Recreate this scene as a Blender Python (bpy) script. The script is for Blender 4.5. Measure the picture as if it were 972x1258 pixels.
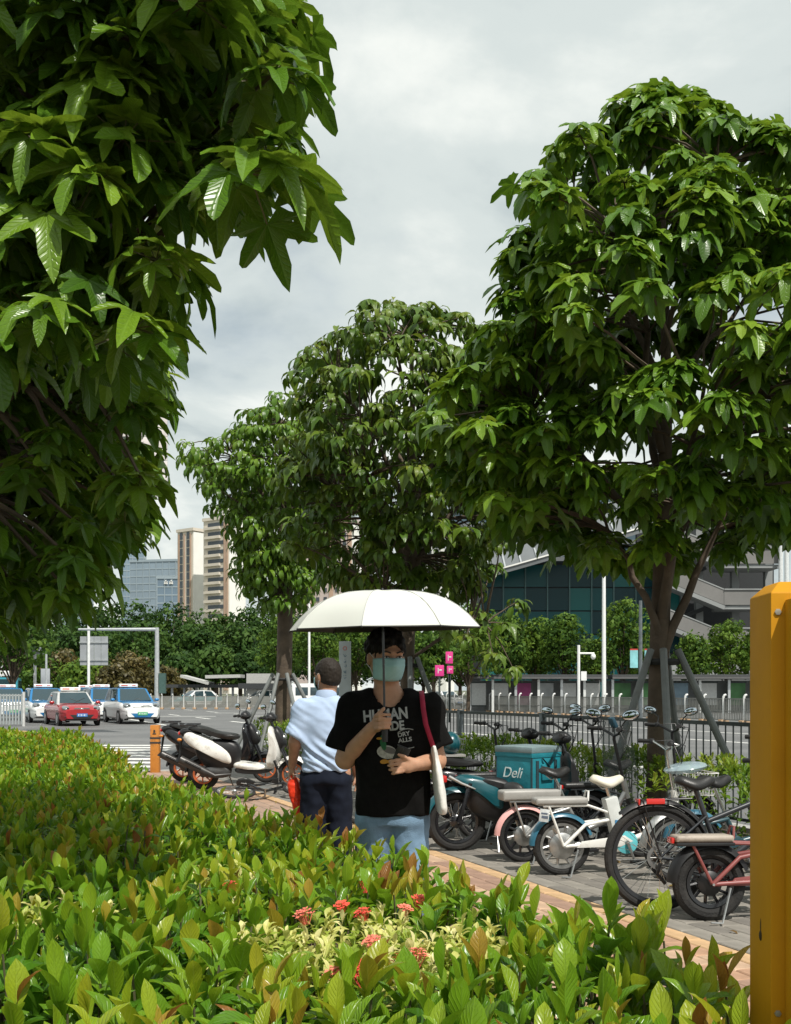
import bpy, bmesh, math, random
import numpy as np
from mathutils import Vector, Matrix, Euler, noise
from mathutils.bvhtree import BVHTree
R = math.radians
random.seed(7); rng = np.random.default_rng(7)
for o in list(bpy.data.objects): bpy.data.objects.remove(o)
S = bpy.context.scene; C = S.collection

# ---------------------------------------------------------------- camera
CAM_H = 1.40
cam = bpy.data.cameras.new('camera'); cam_o = bpy.data.objects.new('camera', cam); C.objects.link(cam_o)
cam.sensor_fit = 'VERTICAL'; cam.sensor_height = 36; cam.sensor_width = 36
cam.lens = 36*1300/1258; cam.shift_y = 0.174; cam.clip_end = 5000; cam.clip_start = 0.05
cam_o.location = (0, 0, CAM_H); cam_o.rotation_euler = (R(90), 0, 0); S.camera = cam_o
# ---------------------------------------------------------------- light
TO_SUN = Vector((0.27, -0.46, 0.85)).normalized()
W = bpy.data.worlds.new('World'); S.world = W; W.use_nodes = True
def build_world():
    nt = W.node_tree; N = nt.nodes; L = nt.links; N.clear()
    out = N.new('ShaderNodeOutputWorld'); bg = N.new('ShaderNodeBackground'); L.new(bg.outputs[0], out.inputs[0])
    bg.inputs[1].default_value = 0.1
    sky = N.new('ShaderNodeTexSky'); sky.sky_type = 'NISHITA'; sky.sun_disc = False
    sky.sun_elevation = math.asin(TO_SUN.z); sky.sun_rotation = math.atan2(TO_SUN.x, TO_SUN.y)
    sky.air_density = 1.2; sky.dust_density = 2.0
    tc = N.new('ShaderNodeTexCoord'); sep = N.new('ShaderNodeSeparateXYZ'); L.new(tc.outputs['Generated'], sep.inputs[0])
    def M(op, a, b=None, c=None):
        m = N.new('ShaderNodeMath'); m.operation = op
        for i, x in enumerate((a, b, c)):
            if x is None: continue
            if isinstance(x, (int, float)): m.inputs[i].default_value = x
            else: L.new(x, m.inputs[i])
        return m.outputs[0]
    zz = M('ADD', M('MAXIMUM', sep.outputs[2], 0.0), 0.22)
    cx = M('DIVIDE', sep.outputs[0], zz); cy = M('DIVIDE', sep.outputs[1], zz)
    cmb = N.new('ShaderNodeCombineXYZ'); L.new(cx, cmb.inputs[0]); L.new(cy, cmb.inputs[1])
    def nz(scale, det, rough, dist, off):
        mp = N.new('ShaderNodeMapping'); mp.inputs['Location'].default_value = off; L.new(cmb.outputs[0], mp.inputs[0])
        n = N.new('ShaderNodeTexNoise'); n.inputs['Scale'].default_value = scale; n.inputs['Detail'].default_value = det
        n.inputs['Roughness'].default_value = rough; n.inputs['Distortion'].default_value = dist
        L.new(mp.outputs[0], n.inputs['Vector']); return n.outputs['Fac']
    def ramp(fac, stops):
        r = N.new('ShaderNodeValToRGB'); e = r.color_ramp.elements
        while len(e) < len(stops): e.new(0.5)
        for i, (p, c) in enumerate(stops): e[i].position = p; e[i].color = (*c, 1)
        r.color_ramp.interpolation = 'EASE'; L.new(fac, r.inputs[0]); return r.outputs[0]
    cover = ramp(nz(1.1, 7, 0.55, 0.35, (3.1, 1.7, 0)), [(0.30, (0, 0, 0)), (0.50, (1, 1, 1))])
    tone = ramp(nz(1.6, 9, 0.56, 0.3, (0.6, 5.2, 0)), [(0.34, (0.42, 0.485, 0.495)), (0.48, (0.60, 0.655, 0.64)), (0.62, (0.82, 0.845, 0.80))])
    sc = N.new('ShaderNodeVectorMath'); sc.operation = 'SCALE'; sc.inputs['Scale'].default_value = 11.0; L.new(tone, sc.inputs[0])
    mix = N.new('ShaderNodeMix'); mix.data_type = 'RGBA'
    L.new(M('MULTIPLY_ADD', cover, 0.42, 0.55), mix.inputs[0]); L.new(sky.outputs[0], mix.inputs[6]); L.new(sc.outputs[0], mix.inputs[7])
    L.new(mix.outputs[2], bg.inputs[0])
build_world()
sun = bpy.data.lights.new('sun', 'SUN'); sun.energy = 5.0; sun.angle = R(0.53); sun.color = (1, 0.955, 0.88)
sun_o = bpy.data.objects.new('sun', sun); C.objects.link(sun_o); sun_o.rotation_euler = (-TO_SUN).to_track_quat('-Z', 'Y').to_euler()
sun_o.location = (20, -30, 60)
S.view_settings.view_transform = 'Standard'; S.view_settings.look = 'None'; S.view_settings.exposure = 0.12; S.view_settings.gamma = 1
S.render.resolution_x = 791; S.render.resolution_y = 1024

# ---------------------------------------------------------------- places
def at(px, py, Y): return Vector(((px-486)/1300*Y, Y, CAM_H+(848-py)/1300*Y))
P0 = Vector((1.51, 6.45, 0)); U = Vector((-0.387, 0.922, 0)); Nn = Vector((0.922, 0.387, 0))   # along and across the pavement
def tn(t, n, z=0): return P0+U*t+Nn*n+Vector((0, 0, z))
ROW = math.atan2(U.y, U.x)

# ---------------------------------------------------------------- materials
MATS = {}
def nodes(name):
    m = bpy.data.materials.new(name); m.use_nodes = True; nt = m.node_tree
    return m, nt, nt.nodes, nt.links, nt.nodes['Principled BSDF']
def lin(h):
    if isinstance(h, str):
        v = [int(h[i:i+2], 16)/255 for i in (0, 2, 4)]
        return tuple(x/12.92 if x < 0.04045 else ((x+0.055)/1.055)**2.4 for x in v)
    return h
def mat(name, col, rough=0.5, metal=0.0, var=0.12, scale=8.0, bump=0.0, bscale=None, spec=0.5, coat=0.0, alpha=1.0, trans=0.0, dirt=None):
    """plain procedural surface: base colour broken up by noise, optional fine bump and dirt"""
    if name in MATS: return MATS[name]
    col = lin(col); m, nt, N, L, b = nodes(name)
    tc = N.new('ShaderNodeTexCoord'); n = N.new('ShaderNodeTexNoise'); n.inputs['Scale'].default_value = scale; n.inputs['Detail'].default_value = 6
    L.new(tc.outputs['Object'], n.inputs['Vector'])
    r = N.new('ShaderNodeValToRGB'); e = r.color_ramp.elements
    e[0].position = 0.3; e[1].position = 0.7
    e[0].color = (*[max(0, c*(1-var)) for c in col], 1); e[1].color = (*[min(1, c*(1+var)) for c in col], 1)
    L.new(n.outputs['Fac'], r.inputs[0]); cout = r.outputs[0]
    if dirt:
        n2 = N.new('ShaderNodeTexNoise'); n2.inputs['Scale'].default_value = dirt[1]; n2.inputs['Detail'].default_value = 9; n2.inputs['Roughness'].default_value = 0.7
        L.new(tc.outputs['Object'], n2.inputs['Vector']); r2 = N.new('ShaderNodeValToRGB'); r2.color_ramp.elements[0].position = 0.5; r2.color_ramp.elements[1].position = 0.72
        L.new(n2.outputs['Fac'], r2.inputs[0]); mx = N.new('ShaderNodeMix'); mx.data_type = 'RGBA'
        L.new(r2.outputs[0], mx.inputs[0]); L.new(cout, mx.inputs[6]); mx.inputs[7].default_value = (*lin(dirt[0]), 1); cout = mx.outputs[2]
    L.new(cout, b.inputs['Base Color'])
    b.inputs['Roughness'].default_value = rough; b.inputs['Metallic'].default_value = metal; b.inputs['Specular IOR Level'].default_value = spec
    b.inputs['Coat Weight'].default_value = coat; b.inputs['Coat Roughness'].default_value = 0.06; b.inputs['Alpha'].default_value = alpha; b.inputs['Transmission Weight'].default_value = trans
    if bump:
        bn = N.new('ShaderNodeBump'); bn.inputs['Strength'].default_value = bump; bn.inputs['Distance'].default_value = 0.01
        n3 = N.new('ShaderNodeTexNoise'); n3.inputs['Scale'].default_value = bscale or scale*6; n3.inputs['Detail'].default_value = 4
        L.new(tc.outputs['Object'], n3.inputs['Vector']); L.new(n3.outputs['Fac'], bn.inputs['Height']); L.new(bn.outputs[0], b.inputs['Normal'])
    MATS[name] = m; return m
def glass(name, col, rough=0.05, alpha=0.75, spec=0.8):
    if name in MATS: return MATS[name]
    m, nt, N, L, b = nodes(name); b.inputs['Base Color'].default_value = (*lin(col), 1); b.inputs['Roughness'].default_value = rough
    b.inputs['Specular IOR Level'].default_value = spec; b.inputs['Alpha'].default_value = alpha; MATS[name] = m; return m
def leafmat(name, stops, rough=0.32, transl=0.28, veins=11.0, vein_amt=0.35, bumpk=0.35, spec=0.32):
    m, nt, N, L, b = nodes(name)
    a = N.new('ShaderNodeAttribute'); a.attribute_name = 'tint'
    r = N.new('ShaderNodeValToRGB'); e = r.color_ramp.elements
    while len(e) < len(stops): e.new(0.5)
    for i, (p, c) in enumerate(stops): e[i].position = p; e[i].color = (*lin(c), 1)
    L.new(a.outputs['Fac'], r.inputs[0])
    uv = N.new('ShaderNodeUVMap'); sp = N.new('ShaderNodeSeparateXYZ'); L.new(uv.outputs[0], sp.inputs[0])
    def M(op, x, y=None, z=None):
        q = N.new('ShaderNodeMath'); q.operation = op
        for i, s in enumerate((x, y, z)):
            if s is None: continue
            if isinstance(s, (int, float)): q.inputs[i].default_value = s
            else: L.new(s, q.inputs[i])
        return q.outputs[0]
    au = M('ABSOLUTE', sp.outputs[0])                                  # |u| 0 at a midrib, 1 at the margin
    side = M('SINE', M('MULTIPLY', M('MULTIPLY_ADD', au, -0.35, sp.outputs[1]), veins*6.283))
    sidep = M('POWER', M('MULTIPLY_ADD', side, 0.5, 0.5), 6.0)
    mid = M('SUBTRACT', 1.0, M('MINIMUM', M('MULTIPLY', au, 9.0), 1.0))
    v = M('MAXIMUM', mid, M('MULTIPLY', sidep, 0.55))
    tcn = N.new('ShaderNodeTexCoord'); nz = N.new('ShaderNodeTexNoise'); nz.inputs['Scale'].default_value = 25; L.new(tcn.outputs['Object'], nz.inputs['Vector'])
    mx = N.new('ShaderNodeMix'); mx.data_type = 'RGBA'; mx.blend_type = 'MIX'
    hs = N.new('ShaderNodeHueSaturation'); hs.inputs['Value'].default_value = 1.55; hs.inputs['Saturation'].default_value = 0.9; L.new(r.outputs[0], hs.inputs['Color'])
    L.new(M('MULTIPLY', v, vein_amt), mx.inputs[0]); L.new(r.outputs[0], mx.inputs[6]); L.new(hs.outputs[0], mx.inputs[7])
    hv = N.new('ShaderNodeHueSaturation'); L.new(mx.outputs[2], hv.inputs['Color']); L.new(M('MULTIPLY_ADD', nz.outputs['Fac'], 0.5, 0.75), hv.inputs['Value'])
    L.new(hv.outputs[0], b.inputs['Base Color']); b.inputs['Roughness'].default_value = rough; b.inputs['Specular IOR Level'].default_value = spec
    bn = N.new('ShaderNodeBump'); bn.inputs['Strength'].default_value = bumpk; bn.inputs['Distance'].default_value = 0.004; bn.invert = True
    L.new(v, bn.inputs['Height']); L.new(bn.outputs[0], b.inputs['Normal'])
    t = N.new('ShaderNodeBsdfTranslucent'); h2 = N.new('ShaderNodeHueSaturation'); h2.inputs['Value'].default_value = 1.7; h2.inputs['Hue'].default_value = 0.485; L.new(hv.outputs[0], h2.inputs['Color']); L.new(h2.outputs[0], t.inputs[0])
    ms = N.new('ShaderNodeMixShader'); ms.inputs[0].default_value = transl; L.new(b.outputs[0], ms.inputs[1]); L.new(t.outputs[0], ms.inputs[2])
    L.new(ms.outputs[0], N['Material Output'].inputs[0]); MATS[name] = m; return m

# ---------------------------------------------------------------- object helpers
def tag(o, label=None, cat=None, group=None, kind=None):
    if label: o['label'] = label
    if cat: o['category'] = cat
    if group: o['group'] = group
    if kind: o['kind'] = kind
    return o
def link(name, data, parent=None):
    o = bpy.data.objects.new(name, data); C.objects.link(o)
    if parent is not None: o.parent = parent
    return o
def thing(name, loc, rz=0, label=None, cat=None, group=None):
    o = link(name, None); o.location = loc; o.rotation_euler = (0, 0, rz); o.empty_display_size = 0.1
    return tag(o, label, cat, group)
def copy_tree(o, parent=None):
    c = o.copy(); C.objects.link(c); c.parent = parent
    for ch in o.children: copy_tree(ch, c)
    return c
def frame(d, up=(0, 0, 1)):
    d = Vector(d).normalized(); up = Vector(up)
    if abs(d.dot(up)) > 0.99: up = Vector((1, 0, 0))
    x = d.cross(up).normalized(); return x, x.cross(d).normalized(), d
class MB:
    def __init__(s): s.v = []; s.f = []
    def add(s, vs, fs):
        b = len(s.v); s.v += [tuple(p) for p in vs]; s.f += [tuple(i+b for i in f) for f in fs]; return s
    def box(s, c, d, rot=None):
        pts = [Vector((x*d[0]/2, y*d[1]/2, z*d[2]/2)) for x in (-1, 1) for y in (-1, 1) for z in (-1, 1)]
        if rot is not None:
            m = rot if isinstance(rot, Matrix) else Euler(rot).to_matrix(); pts = [m@p for p in pts]
        return s.add([p+Vector(c) for p in pts], [(0, 1, 3, 2), (4, 6, 7, 5), (0, 4, 5, 1), (2, 3, 7, 6), (0, 2, 6, 4), (1, 5, 7, 3)])
    def bar(s, a, b, w, h=None, up=(0, 0, 1)):
        a, b = Vector(a), Vector(b); x, y, d = frame(b-a, up); h = h or w
        pts = [q+x*i*w/2+y*j*h/2 for q in (a, b) for i, j in ((-1, -1), (1, -1), (1, 1), (-1, 1))]
        return s.add(pts, [(3, 2, 1, 0), (4, 5, 6, 7)]+[(i, (i+1) % 4, 4+(i+1) % 4, 4+i) for i in range(4)])
    def tube(s, pts, r, n=8, closed=False, caps=True, flat=1.0, up=None):
        pts = [Vector(p) for p in pts]; k = len(pts); rs = r if isinstance(r, (list, tuple)) else [r]*k
        ring = []; prev = None
        for i, p in enumerate(pts):
            if closed: d = pts[(i+1) % k]-pts[i-1]
            else: d = pts[min(i+1, k-1)]-pts[max(i-1, 0)]
            if d.length < 1e-9: d = Vector((0, 0, 1))
            d.normalize()
            if prev is None: x, y, _ = frame(d, up or (0, 0, 1))
            else:
                x = prev-d*prev.dot(d); x = x.normalized() if x.length > 1e-6 else frame(d)[0]; y = d.cross(x)
                y = -y if False else y
            if prev is None: y = d.cross(x)
            prev = x
            ring += [p+x*math.cos(2*math.pi*j/n)*rs[i]+y*math.sin(2*math.pi*j/n)*rs[i]*flat for j in range(n)]
        fs = [(i*n+j, i*n+(j+1) % n, ((i+1) % k)*n+(j+1) % n, ((i+1) % k)*n+j) for i in range(k if closed else k-1) for j in range(n)]
        if caps and not closed: fs += [tuple(range(n-1, -1, -1)), tuple((k-1)*n+j for j in range(n))]
        return s.add(ring, fs)
    def lathe(s, prof, c=(0, 0, 0), axis=(0, 0, 1), n=16):
        x, y, d = frame(axis, (0, 1, 0) if abs(Vector(axis).normalized().y) < 0.9 else (0, 0, 1)); c = Vector(c); k = len(prof)
        vs = [c+d*z+(x*math.cos(2*math.pi*j/n)+y*math.sin(2*math.pi*j/n))*r for r, z in prof for j in range(n)]
        fs = [(i*n+j, i*n+(j+1) % n, (i+1)*n+(j+1) % n, (i+1)*n+j) for i in range(k-1) for j in range(n)]
        if prof[0][0] > 1e-5 and prof[0] != prof[-1]: fs.append(tuple(range(n-1, -1, -1)))
        if prof[-1][0] > 1e-5 and prof[0] != prof[-1]: fs.append(tuple((k-1)*n+j for j in range(n)))
        return s.add(vs, fs)
    def torus(s, c, Rr, r, axis=(0, 1, 0), n=36, m=8, a0=0.0, a1=2*math.pi, squash=1.0):
        x, y, d = frame(axis, (0, 0, 1)); c = Vector(c); full = abs(a1-a0-2*math.pi) < 1e-6; vs = []; k = n if full else n+1
        for i in range(k):
            a = a0+(a1-a0)*i/n; e = x*math.cos(a)+y*math.sin(a)
            for j in range(m):
                b = 2*math.pi*j/m; vs.append(c+e*(Rr+r*math.cos(b))+d*r*squash*math.sin(b))
        fs = [(i*m+j, i*m+(j+1) % m, ((i+1) % k)*m+(j+1) % m, ((i+1) % k)*m+j) for i in range(n) for j in range(m)]
        return s.add(vs, fs)
    def prism(s, outline, y0, y1, to=lambda x, y, z: (x, y, z)):
        n = len(outline); vs = [to(x, y0, z) for x, z in outline]+[to(x, y1, z) for x, z in outline]
        return s.add(vs, [tuple(range(n-1, -1, -1)), tuple(range(n, 2*n))]+[(i, (i+1) % n, n+(i+1) % n, n+i) for i in range(n)])
    def ell(s, c, r, n=14, m=9, rot=None):
        c = Vector(c); vs = []; mm = Euler(rot).to_matrix() if rot else Matrix.Identity(3)
        for i in range(m+1):
            a = math.pi*i/m
            for j in range(n):
                b = 2*math.pi*j/n; vs.append(c+mm@Vector((r[0]*math.sin(a)*math.cos(b), r[1]*math.sin(a)*math.sin(b), r[2]*math.cos(a))))
        return s.add(vs, [(i*n+j, (i+1)*n+j, (i+1)*n+(j+1) % n, i*n+(j+1) % n) for i in range(m) for j in range(n)])
    def loft(s, rings, cap=True):
        n = len(rings[0]); k = len(rings); vs = [p for r in rings for p in r]
        fs = [(i*n+j, i*n+(j+1) % n, (i+1)*n+(j+1) % n, (i+1)*n+j) for i in range(k-1) for j in range(n)]
        if cap: fs += [tuple(range(n-1, -1, -1)), tuple((k-1)*n+j for j in range(n))]
        return s.add(vs, fs)
    def mesh(s, name, m, smooth=35, bevel=0, fix=True):
        me = bpy.data.meshes.new(name); me.from_pydata(s.v, [], s.f)
        bm = bmesh.new(); bm.from_mesh(me)
        if fix:
            bmesh.ops.remove_doubles(bm, verts=bm.verts, dist=1e-6); bmesh.ops.recalc_face_normals(bm, faces=bm.faces)
        if bevel: bmesh.ops.bevel(bm, geom=[e for e in bm.edges if len(e.link_faces) == 2 and e.calc_face_angle(0) > R(30)], offset=bevel, segments=2, profile=0.6, affect='EDGES', clamp_overlap=True)
        bm.to_mesh(me); bm.free()
        if smooth:
            me.polygons.foreach_set('use_smooth', [True]*len(me.polygons)); me.set_sharp_from_angle(angle=R(smooth))
        me.materials.append(m); return me
    def build(s, name, m, parent=None, **k): return link(name, s.mesh(name, m, **k), parent)
def one(name, m, parent, fn, **k):
    b = MB(); fn(b); return b.build(name, m, parent, **k)

# ---------------------------------------------------------------- big leaf meshes by numpy
def np_mesh(name, v, quads, uv, tint, m):
    me = bpy.data.meshes.new(name); nq = len(quads); me.vertices.add(len(v)); me.vertices.foreach_set('co', v.astype(np.float32).ravel())
    me.loops.add(nq*4); me.loops.foreach_set('vertex_index', quads.astype(np.int32).ravel())
    me.polygons.add(nq); me.polygons.foreach_set('loop_start', np.arange(0, nq*4, 4, dtype=np.int32))
    me.polygons.foreach_set('use_smooth', np.ones(nq, dtype=bool))
    ul = me.uv_layers.new(name='UVMap'); ul.data.foreach_set('uv', uv[quads.ravel()].astype(np.float32).ravel())
    at_ = me.attributes.new('tint', 'FLOAT', 'POINT'); at_.data.foreach_set('value', tint.astype(np.float32))
    me.update(calc_edges=True); me.validate(); me.materials.append(m); return me
def leaf_obovate(bend=0.25, fold=0.22, wid=0.40, rows=6, peak=0.58, twist=0.0):
    v, uv = [], []; th = 0; y = 0; z = 0; dl = 1/rows
    for i in range(rows+1):
        t = i/rows; w = wid*0.5*max(0.03, (math.sin(math.pi*t**(math.log(0.5)/math.log(peak))))**0.85)
        for k in (-1, 0, 1):
            v.append((k*w, y, z+abs(k)*w*fold*2+0.05*w*math.sin(9*t+k))); uv.append((k, t))
        y += dl*math.cos(th); z += dl*math.sin(th); th -= bend*2/rows
    q = [(r*3+c, r*3+c+1, r*3+c+4, r*3+c+3) for r in range(rows) for c in range(2)]
    return np.array(v), np.array(q), np.array(uv)
def leaf_palmate(lobes=((0, 1.0), (48, 0.86), (-48, 0.86), (98, 0.55), (-98, 0.55)), sig=20, base=0.34, droop=0.5, rings=(0.0, 0.55, 1.0), seed=0, smp=(-0.9, -0.52, -0.2, 0.0, 0.2, 0.52, 0.9)):
    rr = random.Random(seed); v, uv = [], []
    lob = sorted((a+rr.uniform(-6, 6), l*rr.uniform(0.88, 1.08)) for a, l in lobes)
    ang = sorted([c+sig*k for c, l in lob for k in smp]+[lob[0][0]-sig*1.5, lob[-1][0]+sig*1.5]); A = [ang[0]]
    for x in ang[1:]:
        if x-A[-1] > sig*0.08: A.append(x)
    ns = len(A)
    for i, a in enumerate(A):
        g = max((l*(math.exp(-abs((a-c)/sig)**2.1)*0.93+0.07*math.exp(-abs((a-c)/(sig*0.2))))) for c, l in lob); r = max(base*(0.75+0.25*math.cos(R(a)*0.6)), g)*(1+0.03*math.sin(i*2.3+seed))
        near = min(lob, key=lambda p: abs(a-p[0])); da = (a-near[0]); tw = 0.12*math.sin(near[0]*0.07+seed)
        for t in rings:
            q = r*t; x, y = q*math.sin(R(a)), q*math.cos(R(a))
            z = -droop*q*q*(0.75+0.25*math.cos(R(a)*1.2))+0.13*q*min(1, abs(da)/22)*(1 if t > 0.3 else 0)+tw*q*q+0.02*math.sin(9*q+seed+a*0.1)*t
            v.append((x, y, z)); uv.append((min(1, abs(da)/24)*(1 if da > 0 else -1)*min(1, t*2.4), t*r))
    k = len(rings); q = [(i*k+j, (i+1)*k+j, (i+1)*k+j+1, i*k+j+1) for i in range(ns-1) for j in range(k-1)]
    return np.array(v), np.array(q), np.array(uv)
def merge(name, tmpls, which, mats4, tints, m):
    """join many leaves (template index, 4x4, tint) into one mesh"""
    V, Q, UV, T = [], [], [], []; off = 0; which = np.array(which); mats4 = np.array(mats4); tints = np.array(tints)
    for ti, (tv, tq, tuv) in enumerate(tmpls):
        sel = np.where(which == ti)[0]
        if not len(sel): continue
        M4 = mats4[sel]; h = np.einsum('nij,vj->nvi', M4[:, :3, :3], tv)+M4[:, None, :3, 3]; n, k = len(sel), len(tv)
        V.append(h.reshape(-1, 3)); Q.append((tq[None]+(np.arange(n)*k)[:, None, None]+off).reshape(-1, 4)); UV.append(np.tile(tuv, (n, 1))); T.append(np.repeat(tints[sel], k)); off += n*k
    return np_mesh(name, np.concatenate(V), np.concatenate(Q), np.concatenate(UV), np.concatenate(T), m)
def leaf_mtx(p, d, nrm, s, sx=1.0):
    d = Vector(d).normalized(); nrm = Vector(nrm); x = d.cross(nrm)
    if x.length < 1e-4: x = d.orthogonal()
    x.normalize(); z = x.cross(d)
    return [[x.x*s*sx, d.x*s, z.x*s, p[0]], [x.y*s*sx, d.y*s, z.y*s, p[1]], [x.z*s*sx, d.z*s, z.z*s, p[2]], [0, 0, 0, 1]]
def in_view(p, mx=10):
    if p[1] < 0.3: return False
    x = 486+p[0]/p[1]*1300; y = 848-(p[2]-CAM_H)/p[1]*1300
    return -mx < x < 972+mx and -mx < y < 1258+mx
def leaves_to_objects(root, name, tmpls, L, m, n_obj, stuff_name, vis=None, nt=10):
    """L = list of (template, 4x4, tint) in WORLD space; the n_obj that show largest become objects of their own, the rest one part"""
    loc = root.location.copy(); inv = np.array(Matrix.Translation(-loc)); A = [(t, np.array(M), c) for t, M, c in L]
    def size(M): return np.linalg.norm(M[:3, 1])/max(0.3, M[1, 3]) if in_view(M[:3, 3]) else 0
    order = sorted(range(len(A)), key=lambda i: -size(A[i][1])*(vis[i] if vis else 1)); own = set(order[:n_obj]); cache = {}
    for i in own:
        t, M, c = A[i]; key = (t, int(c*nt))
        if key not in cache:
            tv, tq, tuv = tmpls[t]; cache[key] = np_mesh(name, tv, tq, tuv, np.full(len(tv), (int(c*nt)+0.5)/nt), m)
        o = link(name, cache[key], root); o.matrix_local = Matrix((inv@M).tolist())
    rest = [i for i in range(len(A)) if i not in own]
    o = link(stuff_name, merge(stuff_name, tmpls, [A[i][0] for i in rest], [inv@A[i][1] for i in rest], [A[i][2] for i in rest], m), root); o['kind'] = 'stuff'
    return o

# ---------------------------------------------------------------- signed-distance bodies
class SDF:
    def __init__(s, lo, hi, h):
        s.lo = np.array(lo, float); s.h = h; s.n = np.ceil((np.array(hi)-s.lo)/h).astype(int)+1; s.V = np.full(s.n, 1.0, np.float32)
    def region(s, lo, hi, mg):
        a = np.clip(np.floor((np.array(lo)-mg-s.lo)/s.h).astype(int), 0, s.n-1); b = np.clip(np.ceil((np.array(hi)+mg-s.lo)/s.h).astype(int)+1, 1, s.n)
        sl = tuple(slice(i, max(j, i+1)) for i, j in zip(a, b)); g = [s.lo[i]+s.h*np.arange(sl[i].start, sl[i].stop) for i in range(3)]
        return sl, np.meshgrid(*g, indexing='ij', sparse=True)
    def comb(s, sl, d, k, op):
        v = s.V[sl]
        if op == 'sub': s.V[sl] = np.maximum(v, -d); return
        if op == 'and': s.V[sl] = np.maximum(v, d); return
        if k <= 0: s.V[sl] = np.minimum(v, d)
        else:
            h = np.clip(0.5+0.5*(v-d)/k, 0, 1); s.V[sl] = v*(1-h)+d*h-k*h*(1-h)
    def cap(s, a, b, r1, r2=None, k=0.02, sy=1.0, op='add'):
        a = np.array(a, float); b = np.array(b, float); r2 = r1 if r2 is None else r2; m = max(r1, r2)
        sl, (x, y, z) = s.region(np.minimum(a, b)-m, np.maximum(a, b)+m, k+0.03)
        ab = b-a; L2 = ab@ab+1e-12; px, py, pz = x-a[0], (y-a[1]), z-a[2]
        t = np.clip((px*ab[0]+py*ab[1]+pz*ab[2])/L2, 0, 1); d = np.sqrt((px-t*ab[0])**2+((py-t*ab[1])/sy)**2+(pz-t*ab[2])**2)-(r1+(r2-r1)*t)
        s.comb(sl, d, k, op); return s
    def ell(s, c, r, k=0.02, op='add', rot=None):
        c = np.array(c, float); r = np.array(r, float); m = r.max(); sl, (x, y, z) = s.region(c-m, c+m, k+0.03)
        x, y, z = np.broadcast_arrays(x-c[0], y-c[1], z-c[2])
        if rot is not None:
            q = np.array(Euler(rot).to_matrix().transposed()); x, y, z = (q[i, 0]*x+q[i, 1]*y+q[i, 2]*z for i in range(3))
        k0 = np.sqrt((x/r[0])**2+(y/r[1])**2+(z/r[2])**2)+1e-9; k1 = np.sqrt((x/r[0]**2)**2+(y/r[1]**2)**2+(z/r[2]**2)**2)+1e-9
        s.comb(sl, k0*(k0-1)/k1, k, op); return s
    def stack(s, secs, k=0.02, op='add', pw=2.0):
        """elliptical sections (z, cx, cy, rx, ry) blended along z"""
        secs = sorted(secs); A = np.array(secs); m = A[:, 3:].max(); sl, (x, y, z) = s.region((A[:, 1].min()-m, A[:, 2].min()-m, A[0, 0]), (A[:, 1].max()+m, A[:, 2].max()+m, A[-1, 0]), k+0.03)
        zz = z.ravel(); I = [np.interp(zz, A[:, 0], A[:, i]) for i in range(1, 5)]; cx, cy, rx, ry = (i[None, None, :] for i in I)
        X, Y = (x-cx), (y-cy); k0 = (np.abs(X/rx)**pw+np.abs(Y/ry)**pw)**(1/pw)+1e-9; d = (k0-1)*np.minimum(rx, ry)
        d = np.maximum(d, np.maximum(A[0, 0]-z, z-A[-1, 0])); s.comb(sl, d, k, op); return s
    def half(s, p, n, op='and'):
        p = np.array(p, float); n = np.array(n, float)/np.linalg.norm(n); sl, (x, y, z) = s.region(s.lo, s.lo+s.h*s.n, 0)
        s.comb(sl, (x-p[0])*n[0]+(y-p[1])*n[1]+(z-p[2])*n[2], 0, op); return s
    def mesh(s, name, m, smooth_it=1, noise_amp=0, noise_scale=8, fold=None):
        V = s.V; V[0] = V[-1] = 1; V[:, 0] = V[:, -1] = 1; V[:, :, 0] = V[:, :, -1] = 1
        neg = V < 0; n = np.array(V.shape); cs = np.zeros(n-1, np.int8); cor = [(i, j, k) for i in (0, 1) for j in (0, 1) for k in (0, 1)]
        def sub(A, c): return A[c[0]:n[0]-1+c[0], c[1]:n[1]-1+c[1], c[2]:n[2]-1+c[2]]
        for c in cor: cs += sub(neg, c)
        idx = np.argwhere((cs > 0) & (cs < 8)); ids = np.full(n-1, -1, np.int64); ids[tuple(idx.T)] = np.arange(len(idx))
        P = np.zeros((len(idx), 3)); cnt = np.zeros(len(idx))
        vals = {c: V[idx[:, 0]+c[0], idx[:, 1]+c[1], idx[:, 2]+c[2]] for c in cor}
        for a in cor:
            for ax in range(3):
                if a[ax]: continue
                b = list(a); b[ax] = 1; b = tuple(b); va, vb = vals[a], vals[b]; mk = (va < 0) != (vb < 0); t = np.where(mk, va/np.where(mk, va-vb, 1), 0)
                q = np.array(a, float)[None].repeat(len(idx), 0); q[:, ax] += t; P[mk] += q[mk]; cnt[mk] += 1
        P = s.lo+s.h*(idx+P/cnt[:, None]); F = []
        for ax in range(3):
            o1, o2 = [(1, 2), (2, 0), (0, 1)][ax]; A = neg; sl0 = [slice(None)]*3; sl1 = [slice(None)]*3; sl0[ax] = slice(0, -1); sl1[ax] = slice(1, None)
            e = np.argwhere(A[tuple(sl0)] != A[tuple(sl1)]); e = e[(e[:, o1] > 0) & (e[:, o2] > 0) & (e[:, o1] < n[o1]-1) & (e[:, o2] < n[o2]-1)]
            s0 = A[tuple(e.T)]; d1 = np.zeros(3, int); d1[o1] = 1; d2 = np.zeros(3, int); d2[o2] = 1
            q = np.stack([ids[tuple((e-d1-d2).T)], ids[tuple((e-d2).T)], ids[tuple(e.T)], ids[tuple((e-d1).T)]], 1); q[~s0] = q[~s0][:, ::-1]; F.append(q)
        F = np.concatenate(F); F = F[(F >= 0).all(1)]
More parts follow.
